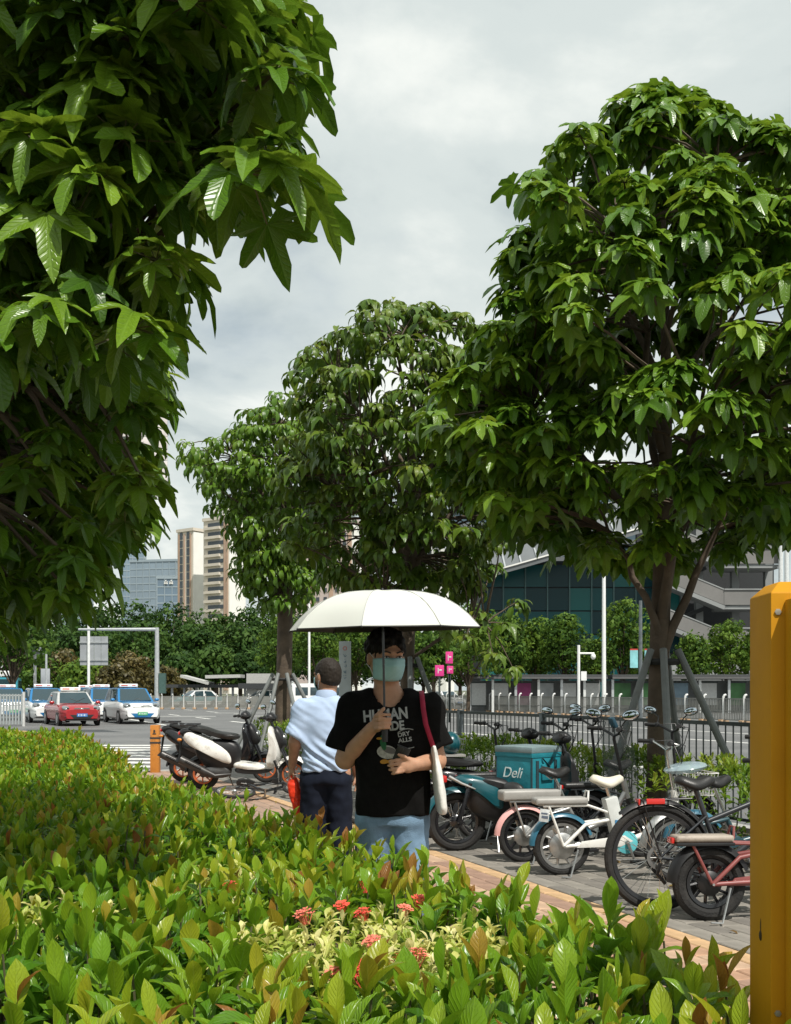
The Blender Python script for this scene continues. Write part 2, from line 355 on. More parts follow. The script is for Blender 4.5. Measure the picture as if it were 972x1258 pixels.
        for _ in range(smooth_it):
            acc = np.zeros_like(P); c = np.zeros(len(P))
            for i in range(4):
                a, b = F[:, i], F[:, (i+1) % 4]; np.add.at(acc, a, P[b]); np.add.at(c, a, 1); np.add.at(acc, b, P[a]); np.add.at(c, b, 1)
            P = P*0.5+0.5*acc/np.maximum(c, 1)[:, None]
        if fold is not None:
            me = bpy.data.meshes.new(name); me.from_pydata(P.tolist(), [], F.tolist()); nn = np.zeros(len(P)*3, np.float32); me.vertices.foreach_get('normal', nn); nn = nn.reshape(-1, 3)
            P = P+nn*np.array([fold(Vector(p), Vector(q)) for p, q in zip(P, nn)])[:, None]; bpy.data.meshes.remove(me)
        me = bpy.data.meshes.new(name); me.from_pydata(P.tolist(), [], F.tolist()); me.polygons.foreach_set('use_smooth', [True]*len(F)); me.update(); me.materials.append(m); return me
# ================================================================ setting
RZ = -0.12                                                            # road level below the pavement
def asphalt():
    m, nt, N, L, b = nodes('asphalt'); tc = N.new('ShaderNodeTexCoord')
    n1 = N.new('ShaderNodeTexNoise'); n1.inputs['Scale'].default_value = 0.35; n1.inputs['Detail'].default_value = 8; n1.inputs['Roughness'].default_value = 0.65
    n2 = N.new('ShaderNodeTexNoise'); n2.inputs['Scale'].default_value = 60; n2.inputs['Detail'].default_value = 3
    L.new(tc.outputs['Object'], n1.inputs['Vector']); L.new(tc.outputs['Object'], n2.inputs['Vector'])
    r = N.new('ShaderNodeValToRGB'); e = r.color_ramp.elements; e[0].position = 0.3; e[1].position = 0.72; e[0].color = (0.070, 0.072, 0.068, 1); e[1].color = (0.150, 0.150, 0.140, 1)
    L.new(n1.outputs['Fac'], r.inputs[0]); mx = N.new('ShaderNodeMix'); mx.data_type = 'RGBA'; mx.blend_type = 'MULTIPLY'; mx.inputs[0].default_value = 0.5
    L.new(r.outputs[0], mx.inputs[6]); L.new(n2.outputs['Color'], mx.inputs[7]); hs = N.new('ShaderNodeHueSaturation'); hs.inputs['Saturation'].default_value = 0.25; hs.inputs['Value'].default_value = 1.35
    L.new(mx.outputs[2], hs.inputs['Color']); L.new(hs.outputs[0], b.inputs['Base Color'])
    r2 = N.new('ShaderNodeValToRGB'); r2.color_ramp.elements[0].color = (0.45, 0.45, 0.45, 1); r2.color_ramp.elements[1].color = (0.8, 0.8, 0.8, 1); L.new(n1.outputs['Fac'], r2.inputs[0]); L.new(r2.outputs[0], b.inputs['Roughness'])
    bn = N.new('ShaderNodeBump'); bn.inputs['Strength'].default_value = 0.4; bn.inputs['Distance'].default_value = 0.006; L.new(n2.outputs['Fac'], bn.inputs['Height']); L.new(bn.outputs[0], b.inputs['Normal']); return m
ASPH = asphalt()
def brickmat(name, c1, c2, mortar, sx=0.3, sy=0.15):
    m, nt, N, L, b = nodes(name); tc = N.new('ShaderNodeTexCoord'); mp = N.new('ShaderNodeMapping'); mp.inputs['Rotation'].default_value = (0, 0, -ROW); L.new(tc.outputs['Object'], mp.inputs[0])
    bt = N.new('ShaderNodeTexBrick'); L.new(mp.outputs[0], bt.inputs['Vector']); bt.inputs['Scale'].default_value = 1.0; bt.inputs['Brick Width'].default_value = sx; bt.inputs['Row Height'].default_value = sy; bt.inputs['Mortar Size'].default_value = 0.006
    bt.inputs['Color1'].default_value = (*lin(c1), 1); bt.inputs['Color2'].default_value = (*lin(c2), 1); bt.inputs['Mortar'].default_value = (*lin(mortar), 1)
    n = N.new('ShaderNodeTexNoise'); n.inputs['Scale'].default_value = 3; n.inputs['Detail'].default_value = 8; L.new(tc.outputs['Object'], n.inputs['Vector'])
    hs = N.new('ShaderNodeHueSaturation'); L.new(bt.outputs['Color'], hs.inputs['Color']); ma = N.new('ShaderNodeMath'); ma.operation = 'MULTIPLY_ADD'; ma.inputs[1].default_value = 0.8; ma.inputs[2].default_value = 0.6; L.new(n.outputs['Fac'], ma.inputs[0]); L.new(ma.outputs[0], hs.inputs['Value'])
    L.new(hs.outputs[0], b.inputs['Base Color']); b.inputs['Roughness'].default_value = 0.8
    bn = N.new('ShaderNodeBump'); bn.inputs['Strength'].default_value = 0.6; bn.inputs['Distance'].default_value = 0.006; L.new(bt.outputs['Fac'], bn.inputs['Height']); bn.invert = True; L.new(bn.outputs[0], b.inputs['Normal']); return m
M_PATH = brickmat('red_paving', (0.34, 0.22, 0.15), (0.28, 0.19, 0.14), (0.12, 0.10, 0.08)); M_GREY = brickmat('grey_paving', (0.19, 0.178, 0.155), (0.155, 0.146, 0.13), (0.08, 0.078, 0.07))
M_SOIL = mat('soil', (0.055, 0.040, 0.027), 0.95, var=0.4, scale=14, bump=0.8)
M_CONC = mat('concrete', (0.38, 0.375, 0.355), 0.8, var=0.15, scale=3, bump=0.3, dirt=((0.2, 0.19, 0.17), 2.0))
M_WPAINT = mat('road_paint', (0.66, 0.66, 0.62), 0.6, var=0.15, scale=5, dirt=((0.25, 0.25, 0.24), 6.0)); M_YPAINT = mat('yellow_road_paint', (0.62, 0.40, 0.10), 0.6, var=0.15, scale=5, dirt=((0.25, 0.2, 0.1), 6.0))
def sheet(name, pts, z, m, kind='structure', parent=None):
    b = MB(); b.add([(p[0], p[1], z) for p in pts], [tuple(range(len(pts)))]); o = b.build(name, m, parent, smooth=0); tag(o, kind=kind); return o
def slab(name, pts, z0, z1, m, parent=None, kind='structure'):
    n = len(pts); b = MB(); b.add([(p[0], p[1], z0) for p in pts]+[(p[0], p[1], z1) for p in pts], [tuple(range(n-1, -1, -1)), tuple(range(n, 2*n))]+[(i, (i+1) % n, n+(i+1) % n, n+i) for i in range(n)])
    o = b.build(name, m, parent, smooth=0); tag(o, kind=kind); return o
sheet('ground', [(-2500, -500), (2500, -500), (2500, 4000), (-2500, 4000)], -0.20, mat('far_ground', (0.10, 0.11, 0.07), 0.9, var=0.3, scale=0.05))
sheet('road', [(-120, -30), (160, -30), (160, 125), (-120, 125)], RZ, ASPH)
TE = 13.2                                                             # where the pavement stops at the crossing
slab('pavement', [tn(-12, -2.30), tn(-12, 0.0), tn(TE, 0.0), tn(TE, -2.30)], RZ, -0.012, M_PATH)
slab('parking_strip', [tn(-12, 0.0), tn(-12, 1.95), tn(TE, 1.95), tn(TE, 0.0)], RZ, -0.010, M_GREY)
slab('planting_bed', [tn(-12, 1.95), tn(-12, 3.45), tn(18, 3.45), tn(18, 1.95)], RZ, -0.03, M_SOIL)
slab('hedge_bed', [tn(-14, -14), tn(-14, -2.30), tn(TE-1, -2.30), tn(TE-1, -14)], RZ, -0.03, M_SOIL)
slab('kerb', [tn(-12, 3.45), tn(-12, 3.62), tn(18.15, 3.62), tn(18.15, 3.45)], RZ, 0.02, M_CONC)
slab('kerb', [tn(TE, -2.3), tn(TE, 1.95), tn(TE+0.15, 1.95), tn(TE+0.15, -2.3)], RZ, 0.003, M_CONC)
slab('kerb', [tn(-14, -2.30), tn(-14, -2.20), tn(TE-1, -2.20), tn(TE-1, -2.30)], RZ+0.01, 0.06, M_CONC)
# pavers one by one where they can be told apart
PT = [mat('paver_terracotta', (0.36, 0.215, 0.135), 0.8, var=0.2, scale=6, bump=0.3), mat('paver_peach', (0.42, 0.285, 0.19), 0.8, var=0.2, scale=6, bump=0.3), mat('paver_brown', (0.28, 0.175, 0.125), 0.85, var=0.2, scale=6, bump=0.3)]
PG = [mat('paver_grey', (0.205, 0.188, 0.162), 0.85, var=0.2, scale=6, bump=0.3), mat('paver_dark_grey', (0.155, 0.142, 0.124), 0.85, var=0.2, scale=6, bump=0.3)]
PY = mat('paver_yellow', (0.46, 0.30, 0.16), 0.8, var=0.2, scale=6, bump=0.3)
def paver_mesh(lx, ly, m):
    b = MB(); h = 0.022; c = 0.006; x, y = lx/2-0.003, ly/2-0.003
    b.add([(-x, -y, 0), (x, -y, 0), (x, y, 0), (-x, y, 0), (-x, -y, h-c), (x, -y, h-c), (x, y, h-c), (-x, y, h-c), (-x+c, -y+c, h), (x-c, -y+c, h), (x-c, y-c, h), (-x+c, y-c, h)],
          [(i, (i+1) % 4, 4+(i+1) % 4, 4+i) for i in range(4)]+[(4+i, 4+(i+1) % 4, 8+(i+1) % 4, 8+i) for i in range(4)]+[(8, 9, 10, 11)]); return b.mesh('paver', m, smooth=0)
pav = bpy.data.objects['pavement']; park = bpy.data.objects['parking_strip']
pmT = [paver_mesh(0.3, 0.15, m) for m in PT]; pmG = [paver_mesh(0.3, 0.15, m) for m in PG]; pmY = paver_mesh(0.3, 0.13, PY)
def lay(parent, meshes, t0, t1, n0, n1, z, lx=0.3, ly=0.15, limit=300):
    cand = []; rows = int(round((n1-n0)/ly))
    for r in range(rows):
        k = 0; t = t0+(lx/2 if r % 2 else 0)
        while t < t1:
            p = tn(t, n0+(r+0.5)*ly); cand.append((p.y, p)); t += lx
    vis = [p for y, p in sorted(cand, key=lambda q: q[0]) if in_view(p, 5)][:limit]
    for p in vis:
        o = link('paver', random.choice(meshes), parent); o.location = (p.x, p.y, z+random.uniform(-0.0015, 0.0015)); o.rotation_euler = (random.uniform(-.004, .004), random.uniform(-.004, .004), ROW)
lay(pav, pmT, -2.2, 3.6, -1.785, -0.135, -0.0175); lay(pav, [pmY], -2.2, 9.5, -0.13, 0.0, -0.0165, ly=0.13, limit=60); lay(park, pmG, -2.0, 4.2, 0.01, 1.81, -0.0155)
# lane markings
def stripe(t0, t1, n0, n1, m=M_WPAINT, z=RZ+0.004, name='lane_marking'): return sheet(name, [tn(t0, n0), tn(t0, n1), tn(t1, n1), tn(t1, n0)], z, m)
for n in (4.6, 21.5, 28.0): stripe(-10, 90, n, n+0.18)
for n in (8.6, 12.8, 17.1):
    for k in range(11): stripe(-6+k*8, -6+k*8+3.4, n, n+0.2)
for k in range(9):                                                    # zebra crossing
    y = 19.6+k*1.15; sheet('crossing_stripe', [(-12, y), (-4.6-0.42*(y-19.6)*0.4, y), (-4.6-0.42*(y-19.6)*0.4, y+0.55), (-12, y+0.55)], RZ+0.004, M_WPAINT)
pts = [(-16, 41.5), (-12.3, 37.5), (-9.6, 32.5), (-7.6, 27.5), (-6.2, 24)]; b = MB()
L0 = [Vector((x, y, RZ+0.008)) for x, y in pts]; vs = []
for i, p in enumerate(L0):
    d = (L0[min(i+1, 4)]-L0[max(i-1, 0)]).normalized(); q = Vector((-d.y, d.x, 0)); vs += [p-q*0.11, p+q*0.11]
b.add(vs, [(2*i, 2*i+1, 2*i+3, 2*i+2) for i in range(4)]); tag(b.build('edge_line', M_YPAINT, smooth=0), kind='structure')
for k, (x, y) in enumerate(((-6, 57), (-9, 62), (-3, 66), (-12, 70), (-7, 74), (1, 70), (-14, 61))): sheet('lane_marking', [(x, y), (x+3.6, y), (x+3.6, y+0.5), (x, y+0.5)], RZ+0.004, M_WPAINT)

# ---------------------------------------------------------------- near railing
M_RAIL = mat('dark_green_grey_steel', (0.055, 0.068, 0.066), 0.5, 0.3, var=0.2, scale=5); M_POST = mat('grey_steel_post', (0.13, 0.15, 0.16), 0.5, 0.3, var=0.2)
def near_fence():
    root = thing('railing', tn(-3, 3.38), ROW, 'dark steel railing of upright bars between the planting bed and the road', 'railing'); Lf = 17.5
    bar = MB().tube([(0, 0, 0.12), (0, 0, 1.045)], 0.0085, 6).mesh('bar', M_RAIL); n = int(Lf/0.115)
    for k in range(n):
        o = link('bar', bar, root); o.location = (0.06+k*0.115, 0, 0)
    one('top_rail', M_RAIL, root, lambda b: b.bar((0, 0, 1.06), (Lf, 0, 1.06), 0.045, 0.04)); one('bottom_rail', M_RAIL, root, lambda b: b.bar((0, 0, 0.11), (Lf, 0, 0.11), 0.04, 0.03))
    post = MB(); post.bar((0, 0, -0.05), (0, 0, 1.08), 0.075, 0.075); post.bar((0, 0, 1.08), (0, 0, 1.10), 0.09, 0.09); pm = post.mesh('post', M_POST, bevel=0.006)
    k = 0.0
    while k < Lf+0.1:
        o = link('post', pm, root); o.location = (k, 0, 0); k += 2.47
near_fence()
# ---------------------------------------------------------------- far guard fences
M_FPANEL = mat('grey_fence_panel', (0.22, 0.22, 0.20), 0.6, 0.2, var=0.2, scale=1.5); M_FPOST = mat('galvanised_post', (0.62, 0.62, 0.60), 0.45, 0.3, var=0.15); M_FEET = mat('rusty_concrete_foot', (0.42, 0.28, 0.17), 0.9, var=0.3, scale=4)
def far_fence(name, a, b, step, h, label, group, gaps=()):
    a, b = Vector(a), Vector(b); d = b-a; Lf = d.length; root = thing(name, a, math.atan2(d.y, d.x), label, 'fence', group); n = int(Lf/step)
    pb = MB(); nb = 12
    for i in range(nb): pb.bar((0.08+i*(step-0.16)/(nb-1), 0, 0.14), (0.08+i*(step-0.16)/(nb-1), 0, h-0.10), 0.05, 0.02, up=(0, 1, 0))
    pb.bar((0, 0, 0.14), (step, 0, 0.14), 0.03, 0.05); pb.bar((0, 0, h-0.1), (step, 0, h-0.1), 0.03, 0.05); pb.bar((0, 0, 0.55), (step, 0, 0.55), 0.03, 0.04); pmesh = pb.mesh('panel', M_FPANEL)
    q = MB(); q.tube([(0, 0, 0), (0, 0, h), (0, -0.05, h+0.07), (0, -0.13, h+0.08)], 0.055, 8); qm = q.mesh('post', M_FPOST); f = MB(); f.box((0, 0, 0.07), (0.26, 0.45, 0.14)); fm = f.mesh('foot', M_FEET, bevel=0.02)
    for i in range(n+1):
        o = link('post', qm, root); o.location = (i*step, 0, 0); o2 = link('foot', fm, root); o2.location = (i*step, 0, 0)
        if i < n: o = link('panel', pmesh, root); o.location = (i*step, 0, 0)
far_fence('median_fence', tn(30, 29.3, RZ), tn(76, 30.6, RZ), 1.45, 1.22, 'long grey fence with pale hooked posts along the far side of the road', None)
far_fence('barrier_fence', (-22, 84, RZ), (-2.5, 84.5, RZ), 0.86, 1.12, 'grey barrier fence with brown feet behind the crossing below the wooded hill', None)
def left_fence():
    root = thing('guard_railing', (-18.4, 44.5, RZ), R(4), 'pale grey slatted guard railing beside the queue of taxis', 'railing'); sm = MB().bar((0, 0, 0.08), (0, 0, 1.36), 0.075, 0.03, up=(0, 1, 0)).mesh('slat', mat('blue_grey_slat', (0.33, 0.36, 0.36), 0.5, 0.2)); 
    for k in range(22): o = link('slat', sm, root); o.location = (k*0.125, 0, 0)
    for x in (0.0, 1.4, 2.72): one('post', M_FPOST, root, lambda b: b.bar((x, -0.03, 0), (x, -0.03, 1.45), 0.09, 0.09))
    one('rail', M_FPOST, root, lambda b: b.bar((0, 0.05, 1.3), (2.7, 0.05, 1.3), 0.05, 0.05))
left_fence()

# ---------------------------------------------------------------- bollard, poles, signs
def bollard():
    p = at(191, 946, 18.2); root = thing('bollard', (p.x, p.y, RZ), 0, 'orange square bollard with black bands standing at the zebra crossing', 'bollard'); H = 0.92
    b = MB(); b.box((0, 0, H/2), (0.15, 0.15, H)); b.build('shaft', mat('orange_paint', (0.52, 0.20, 0.03), 0.55, var=0.15, dirt=((0.2, 0.1, 0.03), 8)), root, bevel=0.012)
    for z in (0.62, 0.70): one('band', mat('black_band', (0.03, 0.03, 0.03), 0.6), root, lambda b: b.box((0, 0, z), (0.158, 0.158, 0.028)))
    one('emblem', mat('black_band', (0.03, 0.03, 0.03)), root, lambda b: (b.tube([(0.0, -0.078, 0.80), (0, -0.078, 0.84)], 0.016, 6), b.tube([(-0.03, -0.078, 0.775), (0.03, -0.078, 0.775)], 0.008, 6)))
bollard()
M_GALV = mat('galvanised_steel', (0.50, 0.52, 0.53), 0.4, 0.5, var=0.12); M_SIGNB = mat('sign_back_aluminium', (0.42, 0.44, 0.46), 0.45, 0.4, var=0.1, scale=2); M_WHITEP = mat('white_pole', (0.74, 0.75, 0.74), 0.4, var=0.06)
def gantry():
    p = at(193, 848, 58); root = thing('sign_gantry', (p.x, p.y, RZ), 0, 'grey steel gantry pole with long side arm over the taxis', 'gantry')
    one('pole', M_GALV, root, lambda b: b.tube([(0, 0, 0), (0, 0, 4.95)], [0.15, 0.11], 10)); one('arm', M_GALV, root, lambda b: b.tube([(0, 0, 4.85), (-4.3, 0, 4.85)], [0.10, 0.06], 8))
    one('control_box', mat('dark_green_box', (0.05, 0.1, 0.09), 0.5), root, lambda b: b.box((0.3, 0, 1.9), (0.35, 0.3, 1.1)))
    p = at(109, 848, 66); r = thing('road_sign', (p.x, p.y, RZ), 0, 'grey back of a square road sign on a thin white pole beside the gantry arm', 'road sign')
    one('pole', M_WHITEP, r, lambda b: b.tube([(0, 0, 0), (0, 0, 5.9)], 0.085, 8))
    for i in range(4): one('panel', M_SIGNB, r, lambda b: b.box((-0.35+i*0.44, 0.1, 3.98+0.0), (0.42, 0.03, 1.8)))
    for z in (3.4, 4.5): one('rib', M_GALV, r, lambda b: b.box((0.3, 0.05, z), (1.8, 0.05, 0.08)))
    # big sign seen between the leaves
    p = at(-14, 848, 34); r = thing('highway_sign', (p.x, p.y, RZ), 0, 'tall pinkish white ribbed sign panel high behind the big lobed leaves', 'road sign')
    one('pole', M_GALV, r, lambda b: b.tube([(0, 0.1, 0), (0, 0.1, 12.4)], [0.12, 0.08], 10)); mp = mat('pinkish_white_panel', (0.62, 0.57, 0.55), 0.5, var=0.08)
    for i in range(12): one('panel', mp, r, lambda b: b.box((4.2, 0, 7.92+i*0.385), (3.1, 0.05, 0.365)), bevel=0.008)
    for x in (3.0, 5.3): one('rib', M_GALV, r, lambda b: b.box((x, 0.06, 10.0), (0.08, 0.06, 4.4)))
    for z in (8.3, 11.5): one('bracket', M_GALV, r, lambda b: b.bar((0, 0.12, z), (5.6, 0.12, z), 0.08))
    p = at(43, 848, 62); r = thing('roofed_sign', (p.x, p.y, RZ), 0, 'small grey roofed sign on white pole below the hanging leaves', 'sign'); one('pole', M_WHITEP, r, lambda b: b.tube([(0, 0, 0), (0, 0, 3.7)], 0.09, 8)); one('roof', M_SIGNB, r, lambda b: (b.box((-0.35, 0, 3.75), (1.6, 0.6, 0.22)), b.box((0.05, 0, 3.95), (0.5, 0.5, 0.18))), bevel=0.03)  # pole with a small roofed sign, no lamp on it
    p = at(57, 848, 58); r = thing('information_sign', (p.x, p.y, RZ), 0, 'narrow grey sign board on a pole behind the red taxi', 'sign'); one('pole', M_GALV, r, lambda b: b.tube([(0, 0, 0), (0, 0, 3.5)], 0.06, 8)); one('board', M_SIGNB, r, lambda b: b.box((-0.05, 0, 2.2), (0.5, 0.05, 1.0)), bevel=0.02)
gantry()
def lamp_posts():
    for px, top, Y, w, lab in ((742, 672, 62, 0.13, 'tall plain white lamp post in front of the green glass building'), (380, 700, 70, 0.09, 'thin white lamp post in front of the apartment towers')):
        p = at(px, top, Y); r = thing('lamp_post', (p.x, p.y, RZ), 0, lab, 'lamp post'); one('pole', M_WHITEP, r, lambda b: b.tube([(0, 0, 0), (0, 0, p.z)], [w, w*0.75], 10)); one('head', M_WHITEP, r, lambda b: b.ell((0.0, -0.25, p.z+0.06), (0.13, 0.55, 0.08)))
        one('base', M_GALV, r, lambda b: b.lathe([(w*1.8, 0), (w*1.8, 0.25), (w*1.2, 0.4)], n=12))
    p = at(711, 790, 58); r = thing('street_light', (p.x, p.y, RZ), 0, 'short white street light with side arm behind the far fence', 'street light')
    one('pole', M_WHITEP, r, lambda b: b.tube([(0, 0, 0), (0, 0, p.z)], 0.08, 8)); one('arm', M_WHITEP, r, lambda b: b.tube([(0, 0, p.z-0.45), (0.85, 0, p.z-0.45)], 0.05, 8)); one('lamp', M_WHITEP, r, lambda b: b.ell((0.8, 0, p.z-0.62), (0.14, 0.14, 0.17))); one('box', M_WHITEP, r, lambda b: b.box((0.28, 0, 2.3), (0.3, 0.1, 0.5)))
    p = at(787, 735, 52); r = thing('banner_pole', (p.x, p.y, RZ), 0, 'grey pole carrying two turquoise banners behind the far fence', 'pole'); tq = mat('turquoise_banner', (0.22, 0.52, 0.55), 0.6, var=0.3, scale=2)
    one('pole', M_POST, r, lambda b: b.tube([(0, 0, 0), (0, 0, p.z)], [0.11, 0.08], 8))
    for x, w in ((-0.32, 0.38), (0.33, 0.26)):
        o = one('banner', tq, r, lambda b: b.box((x, 0, 3.05), (w, 0.03, 0.86))); one('header', mat('red_strip', (0.45, 0.04, 0.03), 0.6), o, lambda b: b.box((x, 0, 3.52), (w, 0.032, 0.07)))
lamp_posts()
def totem_sign():                                                     # grey slab beside the man in the blue shirt
    p = at(424, 848, 16.5); r = thing('slab_sign', (p.x, p.y, RZ), 0, 'narrow grey upright sign slab beside the man in the light blue shirt', 'sign')
    z1 = CAM_H+60/1300*16.5+0.0; o = one('slab', mat('grey_sign_slab', (0.36, 0.40, 0.41), 0.5, var=0.08), r, lambda b: b.box((0, 0, (z1-RZ)/2), (0.185, 0.06, z1-RZ)), bevel=0.006); ink = mat('blue_grey_ink', (0.10, 0.17, 0.22), 0.6)
    rr = random.Random(3); b = MB()
    for k in range(5):
        z = z1-RZ-0.22-k*0.085
        for j in range(5): b.bar((rr.uniform(-.03, .03), -0.033, z+rr.uniform(-.028, .028)), (rr.uniform(-.03, .03), -0.033, z+rr.uniform(-.028, .028)), 0.006, 0.004, up=(0, 1, 0))
    b.build('lettering', ink, o, smooth=0); one('emblem', mat('red_emblem', (0.5, 0.2, 0.18), 0.6), o, lambda b: b.torus((0, -0.031, z1-RZ-0.11), 0.028, 0.007, (0, 1, 0), 16, 6))
totem_sign()
STEELB = mat('zinc_bolt', (0.35, 0.33, 0.28), 0.5, 0.6)
def yellow_totem():
    Yn, X0 = 1.90, 0.674; top = CAM_H+(848-728)/1300*Yn; ym = mat('yellow_paint', (0.50, 0.225, 0.006), 0.6, spec=0.15, var=0.10, scale=5, bump=0.04, bscale=40, dirt=((0.42, 0.185, 0.008), 5.0))
    r = thing('sign_totem', (X0, Yn, -0.03), R(-3), 'yellow painted steel sign post with a chamfered cap in front of the hedge', 'sign post'); H = top+0.03
    b = MB(); w, d = 0.032, 0.135; c = 0.022
    # upright with bevelled top
    rings = [[(0, 0, 0), (w+0.25, 0, 0), (w+0.25, d, 0), (0, d, 0)], [(0, 0, H), (w+0.25, 0, H), (w+0.25, d, H), (0, d, H)], [(c, c*1.2, H+c), (w+0.25, c*1.2, H+c), (w+0.25, d-c, H+c), (c, d-c, H+c)]]
    b.loft([[Vector(q) for q in rg] for rg in rings]); b.build('upright', ym, r, bevel=0.0025)
    one('face_panel', ym, r, lambda b: b.box((0.024+0.14, -0.020, H/2-0.006), (0.28, 0.040, H-0.014)), bevel=0.004)
    one('drain_hole', mat('rust_stain', (0.03, 0.018, 0.008), 0.9), r, lambda b: b.ell((0.0, 0.062, 0.975), (0.003, 0.007, 0.010), 10, 6)); one('stain', mat('rust_stain', (0.03, 0.018, 0.008), 0.9), r, lambda b: b.ell((0.0002, 0.062, 0.992), (0.0015, 0.0025, 0.016), 8, 6))
    one('bolt', STEELB, r, lambda b: (b.lathe([(0.0, -0.004), (0.006, -0.003), (0.006, 0.0)], (0.012, 0.0, H-0.035), (0, 1, 0), 6), b.lathe([(0.0, -0.004), (0.006, -0.003), (0.006, 0.0)], (0.012, 0.0, 0.85), (0, 1, 0), 6))); one('bracket', mat('black_iron', (0.02, 0.02, 0.02), 0.5), r, lambda b: b.lathe([(0.0, -0.006), (0.018, -0.006), (0.018, 0.0)], (0.048, -0.041, H-0.10), (0, 1, 0), 16))
yellow_totem()

# ---------------------------------------------------------------- buildings
def box_part(name, m, root, c, d, **k): return one(name, m, root, lambda b: b.box(c, d), **k)
M_DARKG = mat('dark_window_glass', (0.035, 0.045, 0.055), 0.12, var=0.3, scale=0.3, spec=0.7)
WIN = {}
def window(root, x, y, z, w, h, rotz, m, depth=0.25):
    key = (round(w, 2), round(h, 2), m.name)
    if key not in WIN: WIN[key] = MB().box((0, 0, 0), (w, depth, h)).mesh('window', m, smooth=0)
    o = link('window', WIN[key], root); o.location = (x, y, z); o.rotation_euler = (0, 0, rotz); return o
def tower(px, Y, top_y, lw, rw, yaw, label, wall, side, cols, floors, style):
    """corner of the tower at px; the left face is lw wide, the right (sunlit, plain) face rw wide"""
    p = at(px, top_y, Y); H = p.z; r = thing('apartment_tower', (p.x, p.y, 0), yaw, label, 'building', None)
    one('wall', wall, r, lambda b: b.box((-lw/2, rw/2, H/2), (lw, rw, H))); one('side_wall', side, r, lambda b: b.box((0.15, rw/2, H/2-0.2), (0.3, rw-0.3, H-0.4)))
    one('parapet', wall, r, lambda b: b.box((-lw/2+0.1, rw/2, H+0.6), (lw+1.0, rw+0.8, 1.2)))
    fh = H/floors
    for f in range(floors):
        z = (f+0.5)*fh
        if z < 14: continue
        if style == 'strips':
            for c in cols: window(r, -lw*c, -0.1, z, lw*0.16, fh*0.86, 0, M_DARKG)
        else:
            for c, w in cols: window(r, -lw*c, -0.1, z, lw*w, fh*0.42, 0, M_DARKG)
            o = one('balcony', wall, r, lambda b: b.box((-lw*0.62, -0.5, z-fh*0.38), (lw*0.62, 1.0, fh*0.30)))
    return r, H
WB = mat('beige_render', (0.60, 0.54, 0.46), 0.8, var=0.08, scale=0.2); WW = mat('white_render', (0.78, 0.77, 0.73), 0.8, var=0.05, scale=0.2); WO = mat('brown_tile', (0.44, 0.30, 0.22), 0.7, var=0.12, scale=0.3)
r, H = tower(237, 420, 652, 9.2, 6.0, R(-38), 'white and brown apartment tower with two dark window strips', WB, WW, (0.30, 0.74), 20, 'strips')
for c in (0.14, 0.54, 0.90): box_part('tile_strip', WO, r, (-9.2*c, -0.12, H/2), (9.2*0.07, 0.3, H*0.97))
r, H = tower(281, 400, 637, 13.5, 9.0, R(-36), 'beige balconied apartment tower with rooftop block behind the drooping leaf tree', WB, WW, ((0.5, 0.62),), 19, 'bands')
for c in (0.05, 0.15): box_part('tile_strip', WO, r, (-13.5*c, -0.13, H/2), (13.5*0.06, 0.3, H*0.96))
ro = box_part('roof_block', WW, r, (-6, 4.5, H+3.0), (8, 6, 4.2))
for x in (-8.2, -5.6): window(ro, x, 1.4, H+3.2, 0.9, 1.3, 0, M_DARKG)
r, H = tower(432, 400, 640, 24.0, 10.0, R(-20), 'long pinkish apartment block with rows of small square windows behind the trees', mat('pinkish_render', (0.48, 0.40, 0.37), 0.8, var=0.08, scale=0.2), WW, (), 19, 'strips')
for f in range(19):
    z = (f+0.5)*H/19
    if z > 10:
        for c in (0.12, 0.25, 0.45, 0.58, 0.78, 0.9): window(r, -24*c, -0.1, z, 1.3, 1.6, 0, M_DARKG)
for c in (0.03, 0.35, 0.68): box_part('tile_strip', WO, r, (-24*c, -0.13, H/2), (1.6, 0.3, H*0.96))
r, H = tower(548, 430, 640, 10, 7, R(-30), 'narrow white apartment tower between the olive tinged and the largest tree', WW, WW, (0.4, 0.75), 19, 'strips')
def glass_tower(px, Y, top, w, d, yaw, col, label, floors, ncol):
    p = at(px, top, Y); H = p.z; r = thing('office_tower', (p.x, p.y, 0), yaw, label, 'building'); gm = mat('glass_'+label[:9].replace(' ', '_'), col, 0.15, 0.2, var=0.15, scale=0.05)
    fr = mat('pale_blue_mullion', (0.30, 0.36, 0.40), 0.5, 0.2); one('core', gm, r, lambda b: b.box((0, d/2, H/2), (w, d, H)))
    for f in range(1, floors): box_part('floor_band', fr, r, (0, d/2, f*H/floors), (w+0.3, d+0.3, H/floors*0.16))
    for c in range(ncol+1): box_part('mullion', fr, r, (-w/2+c*w/ncol, -0.1, H/2), (0.35, 0.35, H))
    one('roof_edge', fr, r, lambda b: b.box((0, d/2, H+0.5), (w+0.8, d+0.8, 1.2))); return r, H
glass_tower(163, 620, 662, 13, 12, R(6), (0.20, 0.27, 0.33), 'tall slim blue grey glass tower on the skyline', 24, 4)
glass_tower(188, 560, 690, 26, 16, R(-12), (0.24, 0.30, 0.35), 'broad pale blue glass office block on the skyline', 18, 7)
r, H = glass_tower(207, 520, 711, 11, 10, R(0), (0.16, 0.22, 0.28), 'low dark blue block with small rooftop letters beside the brown striped tower', 14, 3)
b = MB()
for k in range(2):
    x = -2.0+k*2.6
    for q in ((0, 0, 1.8, 0), (0.9, -1.0, 0.9, 1.0), (0.1, -1.0, 0.7, 0.1), (1.7, -1.0, 1.1, 0.1)): b.bar((x+q[0], -0.6, H-2.2+q[1]+0.5), (x+q[2], -0.6, H-2.2+q[3]+0.5), 0.42, 0.3, up=(0, 1, 0))
